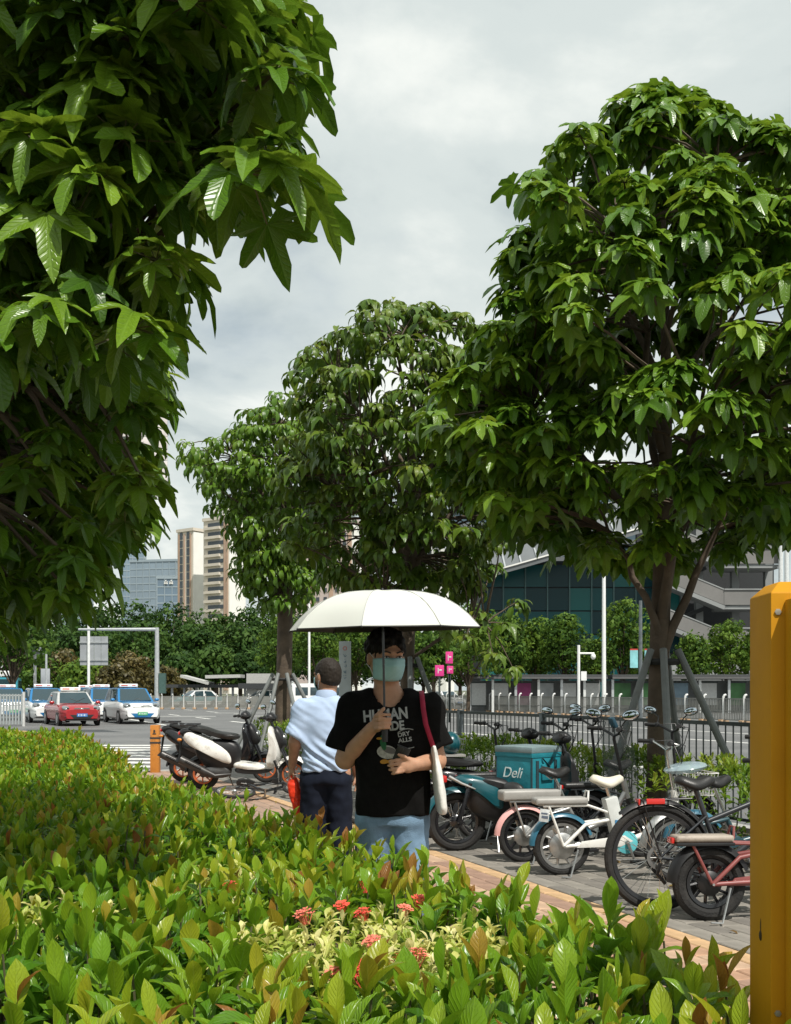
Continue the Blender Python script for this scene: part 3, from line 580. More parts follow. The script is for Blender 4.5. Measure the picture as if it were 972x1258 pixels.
b.build('rooftop_letter', WW, r, smooth=0)
glass_tower(92, 480, 628, 14, 12, R(10), (0.22, 0.28, 0.33), 'grey blue banded tower glimpsed between hanging leaves', 30, 5)

def hall():
    """glass transport hall with the sweeping roof edge and the open stairs at its end"""
    Y = 110; s = 1300/Y; r = thing('glass_hall', (at(600, 848, Y).x, Y, RZ), 0, 'long green glass hall with a sweeping pale roof edge beyond the road', 'building')
    X = lambda px: (px-600)/s; Z = lambda py: CAM_H-RZ+(848-py)/s
    teal = [glass('teal_glass', (0.006, 0.070, 0.075), 0.25, 1.0, 0.25), glass('deep_teal_glass', (0.004, 0.035, 0.042), 0.25, 1.0, 0.25), glass('light_teal_glass', (0.015, 0.115, 0.11), 0.25, 1.0, 0.25)]; fr = mat('hall_mullion', (0.06, 0.12, 0.12), 0.4, 0.3)
    cl = mat('pale_cladding', (0.13, 0.14, 0.145), 0.5, var=0.08, scale=0.4); dk = mat('recess_shade', (0.022, 0.025, 0.027), 0.7)  # near-black dk: shade of the stair recess and rear flights put into the colour
    one('core', dk, r, lambda b: b.box((X(715), 8, Z(690)/2), (X(838)-X(592), 14, Z(690)))); pw = (X(838)-X(592))/9; ph = Z(692)/6; pm = [MB().box((0, 0, 0), (pw-0.16, 0.1, ph-0.14)).mesh('pane', t, smooth=0) for t in teal]
    rr = random.Random(5)
    for i in range(9):
        for j in range(6): o = link('pane', pm[rr.choice((0, 0, 1, 1, 2))], r); o.location = (X(592)+(i+0.5)*pw, 0.88, (j+0.5)*ph); o.rotation_euler = (rr.uniform(-.01, .01), 0, rr.uniform(-.012, .012))
    for i in range(10): box_part('mullion', fr, r, (X(592)+i*pw, 0.85, Z(692)/2), (0.14, 0.3, Z(692)))
    # sweeping roof: curved fascia with ribs
    n = 26; b = MB(); rings = []
    for i in range(n+1):
        t = i/n; x = X(560)+(X(800)-X(560))*t; z = Z(722)+(Z(655)-Z(722))*(t**1.15); y = -3.2-2.0*math.sin(t*2.6)
        rings.append([Vector((x, y, z)), Vector((x, y, z+0.55)), Vector((x, y+3.0, z+2.2)), Vector((x, y+12, z+5.4)), Vector((x, y+12, z+4.6)), Vector((x, y+3.2, z+0.9))])
    b.loft(rings); b.build('roof_edge', cl, r, smooth=50)
    for i in range(n): one('roof_trim', WW, r, lambda b: b.bar(rings[i][1]+Vector((0, -0.06, 0)), rings[i+1][1]+Vector((0, -0.06, 0)), 0.12, 0.14))
    for i in range(2, n, 2):
        g = rings[i]; q = MB(); q.bar(g[1]+Vector((0, 0, .06)), g[2]+Vector((0, 0, .08)), 0.16, 0.12); q.bar(g[2]+Vector((0, 0, .08)), g[3]+Vector((0, 0, .08)), 0.16, 0.12); q.build('roof_rib', mat('grey_rib', (0.30, 0.32, 0.33), 0.5), r)
    up = glass('upper_glass', (0.05, 0.085, 0.11), 0.1, 1.0)
    one('upper_block', up, r, lambda b: b.box((X(760), 20, Z(560)/2+8), (X(960)-X(560), 10, Z(560)-16)))
    for k in range(6): box_part('upper_band', cl, r, (X(760), 14.9, 17+k*2.0), (X(960)-X(560), 0.4, 0.5))
    # stairs
    r2 = thing('stair_block', (at(812, 848, Y-3).x, Y-3, RZ), 0, 'open concrete stair block with stacked zigzag flights beside the glass hall', 'building'); X = lambda px: (px-812)/s; con = mat('stair_concrete', (0.24, 0.25, 0.25), 0.75, var=0.12, scale=0.6); rail = mat('stair_parapet', (0.17, 0.165, 0.158), 0.7, var=0.1, scale=0.6)
    one('back_wall', dk, r2, lambda b: b.box((X(890), 7.5, 10), (X(975)-X(800), 0.6, 20)))
    for px in (868, 912, 953): one('column', con, r2, lambda b: b.box((X(px), 3.2, 10), (0.75, 0.75, 20)))
    lv = [(602, 4.0), (660, 4.6), (730, 0), (778, 0)]
    for k, (py, dx) in enumerate(((640, 885, ), (680, 885), (729, 885), (775, 874))):
        xl, xr = X(dx), X(952 if k < 2 else 940); z = Z(py)
        one('landing', con, r2, lambda b: b.box(((xl+xr)/2, 1.5, z-1.75), (xr-xl, 4.2, 0.35))); one('landing_parapet', rail, r2, lambda b: b.box(((xl+xr)/2, -0.65, z-0.75), (xr-xl, 0.18, 1.5)))
        one('landing_edge', con, r2, lambda b: b.box(((xl+xr)/2, -0.7, z+0.06), (xr-xl, 0.3, 0.13)))
        a = Vector((X(dx-72), 0, z+2.5)); c = Vector((xl, 0, z)); q = MB(); th = 1.5
        q.add([(a.x, -0.7, a.z), (c.x, -0.7, c.z), (c.x, -0.7, c.z-th), (a.x, -0.7, a.z-th), (a.x, -0.5, a.z), (c.x, -0.5, c.z), (c.x, -0.5, c.z-th), (a.x, -0.5, a.z-th)], [(0, 1, 2, 3), (7, 6, 5, 4), (0, 4, 5, 1), (3, 2, 6, 7), (0, 3, 7, 4), (1, 5, 6, 2)]); q.build('flight_parapet', rail, r2, smooth=0)
        q = MB(); q.bar(a+Vector((0, 0.2, -1.8)), c+Vector((0, 0.2, -1.8)), 2.2, 0.4); q.build('flight', con, r2); q = MB(); q.bar(a+Vector((0, -0.6, 0.06)), c+Vector((0, -0.6, 0.06)), 0.3, 0.12); q.build('flight_edge', con, r2)
        q = MB(); q.bar(Vector((xl-1, 2.8, z-1.6)), Vector((X(dx-60), 2.8, z-4.2+2.0-1.0)), 1.6, 0.4); q.build('rear_flight', dk, r2)
    for px in (950, 957, 966): one('downpipe', mat('pale_pipe', (0.62, 0.64, 0.64), 0.4), r2, lambda b: b.tube([(X(px), -1.2, 6), (X(px), -1.2, 22)], 0.22, 8))
    one('planter_wall', con, r2, lambda b: b.box((X(885), -4.6, 2.1), (X(960)-X(800), 0.6, 4.2)))
hall()
def bus_shelters():
    Y = 72; s = 1300/Y; wh = mat('shelter_white', (0.62, 0.63, 0.62), 0.5, var=0.1); dk = mat('shelter_dark_roof', (0.035, 0.038, 0.04), 0.6); Z = lambda py: CAM_H-RZ+(848-py)/s
    spec = [(575, 742, 'bus shelter with dark flat roof and pale advertising panels across the road', (wh, wh, mat('poster_magenta', (0.30, 0.04, 0.16), 0.5, var=0.5, scale=1), mat('poster_grey', (0.35, 0.37, 0.38), 0.5, var=0.3, scale=1))),
            (748, 960, 'bus shelter with dark flat roof and green posters across the road', (mat('poster_green', (0.07, 0.22, 0.07), 0.5, var=0.6, scale=0.8), mat('poster_green', None), mat('poster_blue', (0.16, 0.24, 0.30), 0.5, var=0.4, scale=0.8), wh))]
    for a, b_, lab, ps in spec:
        r = thing('bus_shelter', (at(a, 848, Y).x, Y, RZ), 0, lab, 'bus shelter'); w = (b_-a)/s
        one('roof', dk, r, lambda b: b.box((w/2, 0, Z(832)), (w, 2.4, 0.32)), bevel=0.05); one('fascia', mat('shelter_fascia', (0.10, 0.10, 0.10), 0.5), r, lambda b: b.box((w/2, -1.25, Z(833)), (w, 0.06, 0.14)))
        n = 6
        for i in range(n):
            x = (i+0.5)*w/n; one('column', wh if i % 2 else M_GALV, r, lambda b: b.bar((x-w/n*0.45, -0.8, 0), (x-w/n*0.45, -0.8, Z(833)), 0.16))
            m = ps[i % len(ps)]; o = one('poster_panel', m, r, lambda b: b.box((x, 0.4, 1.25), (w/n*0.62, 0.08, 1.5))); one('panel_frame', M_RAIL, o, lambda b: (b.box((x, 0.38, 2.05), (w/n*0.68, 0.12, 0.1)), b.box((x, 0.38, 0.45), (w/n*0.68, 0.12, 0.1))))
        one('back_wall', mat('shelter_back', (0.24, 0.25, 0.25), 0.7, var=0.2, scale=0.5), r, lambda b: b.box((w/2, 1.3, 1.1), (w, 0.1, 2.2)))
    for px, py, w, h in ((540, 824, 0.42, 0.52), (552, 808, 0.34, 0.56), (553, 823, 0.3, 0.36)):
        p = at(px, py, 50); r = thing('pink_sign', (p.x, p.y, RZ), 0, {540: 'bright pink square sign with pale strokes alone on its pole', 552: 'upper pink sign of the pair on one dark pole', 553: 'lower pink sign of the pair on one dark pole'}[px], 'sign')
        o = one('board', mat('pink_board', (0.62, 0.035, 0.22), 0.5), r, lambda b: b.box((0, 0, p.z-RZ), (w, 0.06, h)), bevel=0.02); one('marking', wh, o, lambda b: (b.box((-w*0.15, -0.035, p.z-RZ), (w*0.08, 0.01, h*0.5)), b.box((w*0.1, -0.035, p.z-RZ+0.03), (w*0.35, 0.01, h*0.1))))
        one('pole', M_RAIL, r, lambda b: b.bar((0, 0.06, 0), (0, 0.06, p.z-RZ+h*0.3), 0.09))
    # station roofs below the wooded hill
    Y = 100; s = 1300/Y; Z = lambda py: CAM_H-RZ+(848-py)/s
    r = thing('station_canopy', (at(205, 848, Y).x, Y, RZ), 0, 'low dark station canopy with a tilted pale roof below the wooded hill', 'canopy'); X = lambda px: (px-205)/s
    one('dark_roof', dk, r, lambda b: b.box((X(290), 0, Z(843)), (X(380)-X(200), 4, 0.3))); q = MB(); q.bar((X(228), -1, Z(831)), (X(262), -1, Z(840)), 3.0, 0.25); q.bar((X(258), -1, Z(832)), (X(300), -1, Z(831)), 3.0, 0.3); q.build('tilted_roof', mat('pale_roof', (0.42, 0.42, 0.40), 0.6), r)
    for px in range(210, 390, 15): one('column', M_GALV, r, lambda b: b.bar((X(px), 0.6, 0), (X(px), 0.6, Z(843)), 0.2))
    one('kiosk', mat('kiosk_grey', (0.40, 0.40, 0.38), 0.7, var=0.1), r, lambda b: b.box((X(323), -0.5, Z(828)/2), (X(337)-X(304), 3, Z(828)))); one('kiosk_eave', dk, r, lambda b: b.box((X(320), -0.7, Z(843)), (X(345)-X(300), 3.6, 0.5)))
bus_shelters()
# ================================================================ vegetation
G1 = [(0.0, (0.020, 0.058, 0.006)), (0.35, (0.070, 0.155, 0.010)), (0.65, (0.145, 0.245, 0.016)), (1.0, (0.25, 0.33, 0.025))]
M_LTREE = leafmat('lobed_leaf', G1, 0.30, 0.22, 9.0, 0.30, 0.5)
M_BARK = mat('bark', (0.085, 0.062, 0.042), 0.9, var=0.35, scale=5, bump=1.0, bscale=22, dirt=((0.06, 0.045, 0.03), 4))
M_TWIG = mat('green_twig', (0.085, 0.08, 0.035), 0.7, var=0.3)
L3 = ((0, 1.0), (54, 0.74), (-54, 0.78), (104, 0.42), (-104, 0.42)); L2 = ((0, 1.0), (56, 0.72), (-56, 0.76)); LR = (0.0, 0.5, 1.0); S5 = (-0.8, -0.35, 0.0, 0.35, 0.8)
TN = [leaf_palmate(droop=0.30, seed=11, sig=24, base=0.44), leaf_palmate(droop=0.5, seed=12, sig=23, base=0.42), leaf_palmate(lobes=L3, droop=0.35, seed=13, sig=27, base=0.44), leaf_palmate(lobes=L2, droop=0.6, seed=14, sig=30, base=0.42)]
TL = [leaf_palmate(droop=0.25, seed=1, sig=25, base=0.46, rings=LR, smp=S5), leaf_palmate(lobes=L2, droop=0.4, seed=2, sig=31, base=0.44, rings=LR, smp=S5), leaf_palmate(lobes=L3, droop=0.3, seed=3, sig=28, base=0.44, rings=LR, smp=S5), leaf_palmate(lobes=L2, droop=0.6, seed=4, sig=29, base=0.42, rings=LR, smp=S5)]
TLs = [leaf_palmate(lobes=((0, 1.0), (55, 0.75), (-55, 0.75)), sig=22, base=0.30, droop=0.7, rings=(0.0, 0.55, 1.0), seed=5, smp=(-0.6, 0.0, 0.6)), leaf_obovate(0.9, 0.15, 0.36, 4, 0.5), leaf_obovate(0.6, 0.2, 0.42, 4, 0.5), leaf_obovate(1.3, 0.15, 0.34, 4, 0.5)]
def rosette(c, out, n, size, rr, L, twig, tint0, tmpl_ids, pet=0.75, spread=1.0, tl=0.14):
    """tuft of drooping leaves round a shoot tip"""
    ph = rr.uniform(0, 6.28); tint0 = min(0.98, max(0.02, tint0))
    for k in range(n):
        f = (k+0.5)/n; a = ph+k*2.39996; el = R(62-95*f*spread+rr.uniform(-14, 14)); d = Vector((math.cos(a)*math.cos(el), math.sin(a)*math.cos(el), math.sin(el)))+out*0.35; d.normalize()
        s = size*rr.uniform(0.62, 1.12)*(0.6+0.4*min(1, f*2.2)); pl = s*pet*rr.uniform(0.55, 1.1)*(0.5+0.6*f); q = c+d*pl
        h = Vector((d.x, d.y, 0)); h = h.normalized() if h.length > 0.05 else Vector((1, 0, 0)); dr = R(2-42*f+rr.uniform(-26, 18)); bd = h*math.cos(dr)+Vector((0, 0, math.sin(dr)))
        nr = Vector((0, 0, 1))*math.cos(dr)-h*math.sin(dr)+Vector((rr.uniform(-.35, .35), rr.uniform(-.35, .35), 0)); t = tint0+(0.30*(1-f)-0.08)+rr.uniform(-tl, tl)
        L.append((rr.choice(tmpl_ids), leaf_mtx(q, bd, nr, s, rr.uniform(0.9, 1.15)), min(0.99, max(0.01, t))))
        if twig is not None: twig.append((c, q, s*0.016))
def twig_mesh(root, twigs, name='twigs'):
    b = MB(); o = root.location
    for a, c, r in twigs: b.tube([a-o, c-o], r, 3, caps=False)
    w = b.build(name, M_TWIG, root, fix=False); w['kind'] = 'stuff'
def limb(b, a, c, r0, r1, rr, n=6, sag=0.15, seg=7):
    a, c = Vector(a), Vector(c); d = c-a; pts = []; rs = []
    for i in range(n+1):
        t = i/n; p = a+d*t; p.z += sag*d.length*math.sin(math.pi*t)*(0.5 if d.z > 0 else 1); w = 0.03*d.length*math.sin(math.pi*t); p += Vector((rr.uniform(-w, w), rr.uniform(-w, w), rr.uniform(-w, w)*0.5)); pts.append(p); rs.append(r0+(r1-r0)*t)
    b.tube(pts, rs, seg); return pts
def street_tree(name, base, H, prof, trunk_r, fork, n_cl, leaf, seed, label, mt, tmpls, ids, n_own, tint, nl=(11, 17), keep=None, extra=(), lean=(0, 0), front_bias=0.0, twigs=True, low_branches=()):
    """prof: (z, radius) pairs of the crown outline; tufts fill its shell; limbs run from the trunk to the tufts"""
    rr = random.Random(seed); base = Vector(base); r = thing(name, base, 0, label, 'tree', 'street trees along the pavement'); zs = [p[0] for p in prof]; rs = [p[1] for p in prof]; cl = []
    tot = 0
    while len(cl) < n_cl and tot < n_cl*60:
        tot += 1; z = rr.uniform(zs[0], zs[-1]); rad = float(np.interp(z, zs, rs)); a = rr.uniform(0, 6.28)
        if rr.random() > rad/max(rs): continue
        q = rad*math.sqrt(rr.uniform(0.30, 1.0))*(1+0.13*math.sin(3*a+seed+z*1.7)+0.08*math.sin(7*a+2*z)); p = base+Vector((lean[0]*z/H+q*math.cos(a), lean[1]*z/H+q*math.sin(a), z))
        if keep and not keep(p): continue
        if any((p-c).length < leaf*0.56 for c in cl): continue
        cl.append(p)
    cl += [Vector(e) for e in extra]; L, tw = [], []; ctr = base+Vector((lean[0]*0.5, lean[1]*0.5, (zs[0]+zs[-1])/2))
    for p in cl:
        o = p-ctr; o.z *= 0.6; o = o.normalized(); rosette(p, o, rr.randint(*nl), leaf, rr, L, tw if twigs else None, tint+rr.uniform(-.12, .12), ids)
    tb = MB(); top = base+Vector((lean[0], lean[1], zs[-1]*0.93)); tp = []
    for i in range(11):
        t = i/10; tp.append((base+Vector((lean[0]*t+0.05*math.sin(t*5+seed), lean[1]*t+0.05*math.cos(t*4+seed), zs[-1]*0.93*t)), trunk_r*(1.25 if i == 0 else 1)*(1-0.85*max(0, (t*zs[-1]*0.93-fork))/(zs[-1]*0.93-fork) if t*zs[-1]*0.93 > fork else 1)))
    off = base; tb.tube([p-off for p, _ in tp], [max(0.015, q) for _, q in tp], 12)
    nlimb = 9; tips = []
    for k in range(nlimb):
        a = k*2.4+seed; z0 = fork+(zs[-1]*0.7-fork)*(k/nlimb); z1 = min(zs[-1]*0.9, z0+1.0+0.8*rr.random()); rad = float(np.interp(z1, zs, rs))*0.62; t0 = z0/(zs[-1]*0.93)
        s0 = Vector((lean[0]*t0, lean[1]*t0, z0)); e0 = Vector((lean[0]*t0+rad*math.cos(a), lean[1]*t0+rad*math.sin(a), z1)); tips += limb(tb, s0, e0, trunk_r*(0.60-0.035*k), 0.018, rr)[2:]
    for e in low_branches: tips += limb(tb, Vector(e[0]), Vector(e[1]), e[2], 0.02, rr)[1:]
    tips += [p-off for p, _ in tp if p.z-off.z > fork]
    for p in cl:
        q = p-off; c = min(tips, key=lambda u: (u-q).length+max(0, u.z-q.z)*0.8); limb(tb, c, q, 0.016 if (c-q).length < 1.2 else 0.024, 0.007, rr, 4, 0.10, 4)
    tb.build('trunk', M_BARK, r, smooth=60)
    if twigs: twig_mesh(r, tw)
    leaves_to_objects(r, 'leaf', tmpls, L, mt, n_own, 'crown'); return r
def supports(c, z, rad, angles, r0, label, trunk_r):
    r = thing('tree_support', (c[0], c[1], 0), 0, label, 'tree support', 'pole tripods bracing the street trees'); m = mat('support_pole', (0.135, 0.145, 0.14), 0.6, var=0.25, scale=4, dirt=((0.10, 0.10, 0.09), 5))
    for a in angles: one('pole', m, r, lambda b: b.tube([(math.cos(R(a))*rad, math.sin(R(a))*rad, -0.05), (math.cos(R(a))*(trunk_r+r0), math.sin(R(a))*(trunk_r+r0), z)], r0, 10))
    one('tie_band', mat('black_rubber_tie', (0.02, 0.02, 0.02), 0.8), r, lambda b: b.torus((0, 0, z-0.12), trunk_r+r0*0.9, 0.035, (0, 0, 1), 20, 6))
def vegetation_street():
    c = tn(3.3, 2.6); c = Vector((2.64, 10.5, -0.03))
    prof = [(2.75, 0.5), (3.0, 1.35), (3.4, 1.95), (4.2, 2.2), (4.8, 2.05), (5.3, 1.8), (6.1, 1.55), (6.6, 1.05), (7.0, 0.62), (7.3, 0.2)]
    street_tree('lobed_leaf_tree', c, 7.3, prof, 0.100, 2.15, 480, 0.245, 11, 'large leafy street tree with glossy lobed leaves, trunk forking behind the bicycles', M_LTREE, TL, (0, 1, 1, 2, 3, 3), 300, 0.42, nl=(13, 19),
        low_branches=(((0, 0, 1.75), (0.62, -0.15, 3.2), 0.055), ((0, 0, 1.9), (-0.55, -0.1, 3.0), 0.045)))
    supports(c, 1.80, 1.0, (215, 262, 335, 60), 0.036, 'tripod of grey poles bracing the forked trunk of the largest tree', 0.12)
    c = Vector((0.22, 16.3, -0.03))
    mt = leafmat('olive_leaf', [(0.0, (0.020, 0.050, 0.007)), (0.4, (0.060, 0.120, 0.011)), (0.7, (0.120, 0.175, 0.018)), (1.0, (0.22, 0.21, 0.032))], 0.34, 0.22, 7, 0.2)
    prof = [(2.9, 0.8), (3.5, 1.6), (4.4, 1.95), (5.2, 2.05), (5.9, 1.95), (6.5, 1.6), (6.9, 1.1), (7.15, 0.6), (7.4, 0.25)]
    ex = [c+Vector(q) for q in ((-0.62, -0.3, 7.25), (-0.45, 0.1, 7.0), (-1.6, -0.3, 6.4), (1.0, -0.3, 6.9), (1.3, 0, 6.6), (-0.5, -0.9, 2.95), (-0.2, -1.0, 2.7), (-0.8, -0.6, 2.75), (1.0, -0.8, 2.55), (1.4, -0.7, 2.4), (0.8, -1.0, 2.2), (1.6, -0.4, 2.75), (1.2, -0.9, 1.95), (0.6, -0.6, 2.4), (1.5, -0.8, 1.75))]
    street_tree('olive_leaf_tree', c, 7.4, prof, 0.105, 3.0, 560, 0.235, 23, 'olive tinged street tree directly behind the white umbrella', mt, TLs, (0, 1, 1, 2, 3), 300, 0.45, nl=(14, 20), extra=ex, low_branches=(((0, 0, 1.9), (1.1, -0.7, 2.4), 0.03), ((0, 0, 2.2), (-0.4, -0.8, 2.85), 0.03)))
    supports(c, 1.9, 1.1, (225, 270, 318, 90), 0.038, 'tripod of grey poles bracing the trunk behind the umbrella', 0.11)
    c = Vector((-2.40, 22.5, -0.03)); prof = [(3.3, 0.6), (3.8, 0.9), (4.8, 1.05), (5.3, 1.45), (5.7, 1.72), (6.35, 1.95), (6.8, 1.4), (7.2, 0.8), (7.6, 0.3)]
    mt = leafmat('fresh_leaf', [(0.0, (0.022, 0.058, 0.007)), (0.4, (0.062, 0.135, 0.011)), (0.7, (0.115, 0.205, 0.017)), (1.0, (0.19, 0.27, 0.026))], 0.34, 0.25, 7, 0.2)
    street_tree('drooping_leaf_tree', c, 7.6, prof, 0.165, 3.2, 380, 0.29, 37, 'street tree with long drooping leaves standing beyond the parked scooters', mt, TLs, (1, 1, 2, 3), 300, 0.5, nl=(14, 20))
    supports(c, 1.75, 1.15, (205, 250, 300, 350), 0.042, 'tripod of grey poles bracing the trunk beyond the parked scooters', 0.17)
vegetation_street()
def near_tree():
    """big tree whose crown hangs in from the left; its trunk stands outside the frame"""
    rr = random.Random(5); base = Vector((-2.15, 4.3, -0.03)); r = thing('overhanging_tree', base, 0, 'near tree hanging large dark lobed leaves into the scene, trunk out of view', 'tree', 'street trees along the pavement')
    poly = [(-60, -60), (395, -60), (372, 30), (405, 80), (372, 150), (388, 215), (330, 262), (268, 300), (255, 370), (222, 420), (226, 500), (200, 540), (205, 640), (196, 690), (130, 715), (105, 790), (60, 775), (-60, 800)]
    def inside(x, y):
        c = False; j = len(poly)-1
        for i in range(len(poly)):
            (xi, yi), (xj, yj) = poly[i], poly[j]
            if (yi > y) != (yj > y) and x < (xj-xi)*(y-yi)/(yj-yi)+xi: c = not c
            j = i
        return c
    cl = []
    def grow(n, draw, gap):
        k = t = 0
        while k < n and t < 30000:
            t += 1; p = draw()
            if p is None or any((p-c).length < gap for c in cl): continue
            cl.append(p); k += 1
    def seen(y0, y1, Y0, Y1):
        def f():
            x, y, Y = rr.uniform(-60, 420), rr.uniform(y0, y1), rr.uniform(Y0, Y1); mg = rr.uniform(0.10, 0.24)*1300/Y
            if not (inside(x+mg*0.75, y) and inside(x+mg*0.4, y+mg*0.8) and inside(x, y)): return None
            p = at(x, y, Y); return p if (p-base).to_2d().length < 2.75 else None
        return f
    def unseen():
        a = rr.uniform(0, 6.28); z = rr.uniform(2.2, 7.4); rad = float(np.interp(z, [2.2, 3.2, 4.2, 5.5, 6.6, 7.4], [1.5, 2.0, 2.2, 2.0, 1.5, 0.5])); q = rad*math.sqrt(rr.uniform(0.25, 1)); p = base+Vector((q*math.cos(a), q*math.sin(a), z)); x = 486+p.x/max(p.y, .5)*1300; y = 848-(p.z-CAM_H)/max(p.y, .5)*1300
        if p.y < 2.2 or (x > -90 and y > -90) or (z > 3.6 and p.x > -1.75 and p.y > 3.2): return None
        return p
    grow(165, seen(-60, 430, 2.7, 3.9), 0.10); grow(220, seen(380, 800, 4.3, 6.6), 0.13); nseen = len(cl); grow(120, unseen, 0.24); grow(105, lambda: (lambda p: p if 848-(p.z-CAM_H)/p.y*1300 < -110 else None)(Vector((rr.uniform(-2.0, 0.1), rr.uniform(1.7, 3.7), rr.uniform(3.9, 6.0)))), 0.17)  # last tufts hang out of view, added to shade the upper leaves
    L, tw = [], []
    for i, p in enumerate(cl):
        o = p-(base+Vector((0, 0, 4))); o.z *= 0.6; o.normalize(); rosette(p, o, rr.randint(9, 14), 0.162*rr.uniform(0.8, 1.2), rr, L, tw if i < nseen else None, 0.40+rr.uniform(-.12, .12), (0, 1, 2, 3) if i < nseen else (4, 5, 6, 7))
    tb = MB(); tp = [Vector((0.06*math.sin(i), 0.05*math.cos(i*1.3), i*0.75)) for i in range(10)]; tb.tube(tp, [0.17-0.014*i for i in range(10)], 12); tips = []
    for k in range(14):
        a = k*2.4; z0 = 1.9+k*0.33; z1 = z0+0.9; rad = 0.75-0.02*k; tips += limb(tb, (0, 0, z0), (rad*math.cos(a), rad*math.sin(a), z1), 0.08-0.003*k, 0.02, rr)[2:]
    tips += tp[3:]
    for p in cl:
        q = p-base; c = min(tips, key=lambda u: (u-q).length); limb(tb, c, q, 0.015, 0.006, rr, 4, 0.1, 4)
    tb.build('trunk', M_BARK, r, smooth=60); twig_mesh(r, tw); leaves_to_objects(r, 'leaf', TN+TLs, L, M_LTREE, 300, 'crown')
near_tree()

# ---------------------------------------------------------------- hedge in front
HG = [(0.0, (0.024, 0.075, 0.007)), (0.25, (0.062, 0.165, 0.009)), (0.5, (0.145, 0.270, 0.012)), (0.72, (0.265, 0.315, 0.016)), (0.88, (0.30, 0.215, 0.022)), (1.0, (0.24, 0.10, 0.022))]
M_HEDGE = leafmat('hedge_leaf', HG, 0.27, 0.32, 8.0, 0.35, 0.55)
HT = [leaf_obovate(0.15, 0.30, 0.40, 6), leaf_obovate(0.45, 0.22, 0.44, 6), leaf_obovate(-0.2, 0.32, 0.38, 6), leaf_obovate(0.75, 0.18, 0.42, 6)]; HT += [leaf_obovate(0.15, 0.30, 0.40, 3), leaf_obovate(0.45, 0.22, 0.44, 3), leaf_obovate(-0.2, 0.32, 0.38, 3), leaf_obovate(0.75, 0.18, 0.42, 3)]
def hedge_edge_n(t): return -2.36
def hnoise(x, y): return noise.noise(Vector((x*0.9, y*0.9, 3.1)))*0.085+noise.noise(Vector((x*2.6, y*2.6, 7.7)))*0.06
PATCH = [(Vector((-0.06, 2.72)), 0.36), (Vector((-1.02, 3.05)), 0.22), (Vector((-0.62, 3.75)), 0.16)]
def hedge_top(p):
    z = 0.76+hnoise(p.x, p.y); d = ((p-Vector((-1.75, 5.3, 0))).to_2d().length)
    z -= 0.16*math.exp(-(d/0.55)**2)
    for c, r in PATCH: z -= 0.06*math.exp(-((p.to_2d()-c).length/(r*0.9))**2)
    return z
def shoot(L, p, up, rr, size, n, young, tl, near=True):
    """upright shoot tip with pairs of obovate leaves, the newest bronze"""
    ph = rr.uniform(0, 6.28)
    for k in range(n):
        f = k/(n-1); a = ph+(k % 2)*math.pi+(k//2)*1.57+rr.uniform(-.3, .3); el = R(22+56*f+rr.uniform(-15, 12)); d = Vector((math.cos(a)*math.cos(el), math.sin(a)*math.cos(el), math.sin(el)))+up*0.25; d.normalize()
        q = p-up*(0.10*(1-f))*size/0.09; s = size*(1.08-0.40*f)*rr.uniform(0.62, 1.22); h = Vector((math.cos(a), math.sin(a), 0)); nr = Vector((0, 0, 1))-h*0.9*math.sin(el)+Vector((rr.uniform(-.3, .3), rr.uniform(-.3, .3), 0))
        t = tl+0.28*f*f+rr.uniform(-.12, .12)+(rr.uniform(0.12, 0.34) if young and f > 0.55 else 0)
        L.append((rr.choice((0, 0, 1, 2)) if f > 0.5 else rr.choice((1, 3, 0)), leaf_mtx(q, d, nr, s, rr.uniform(0.75, 1.2)), min(0.99, max(0.01, t))))
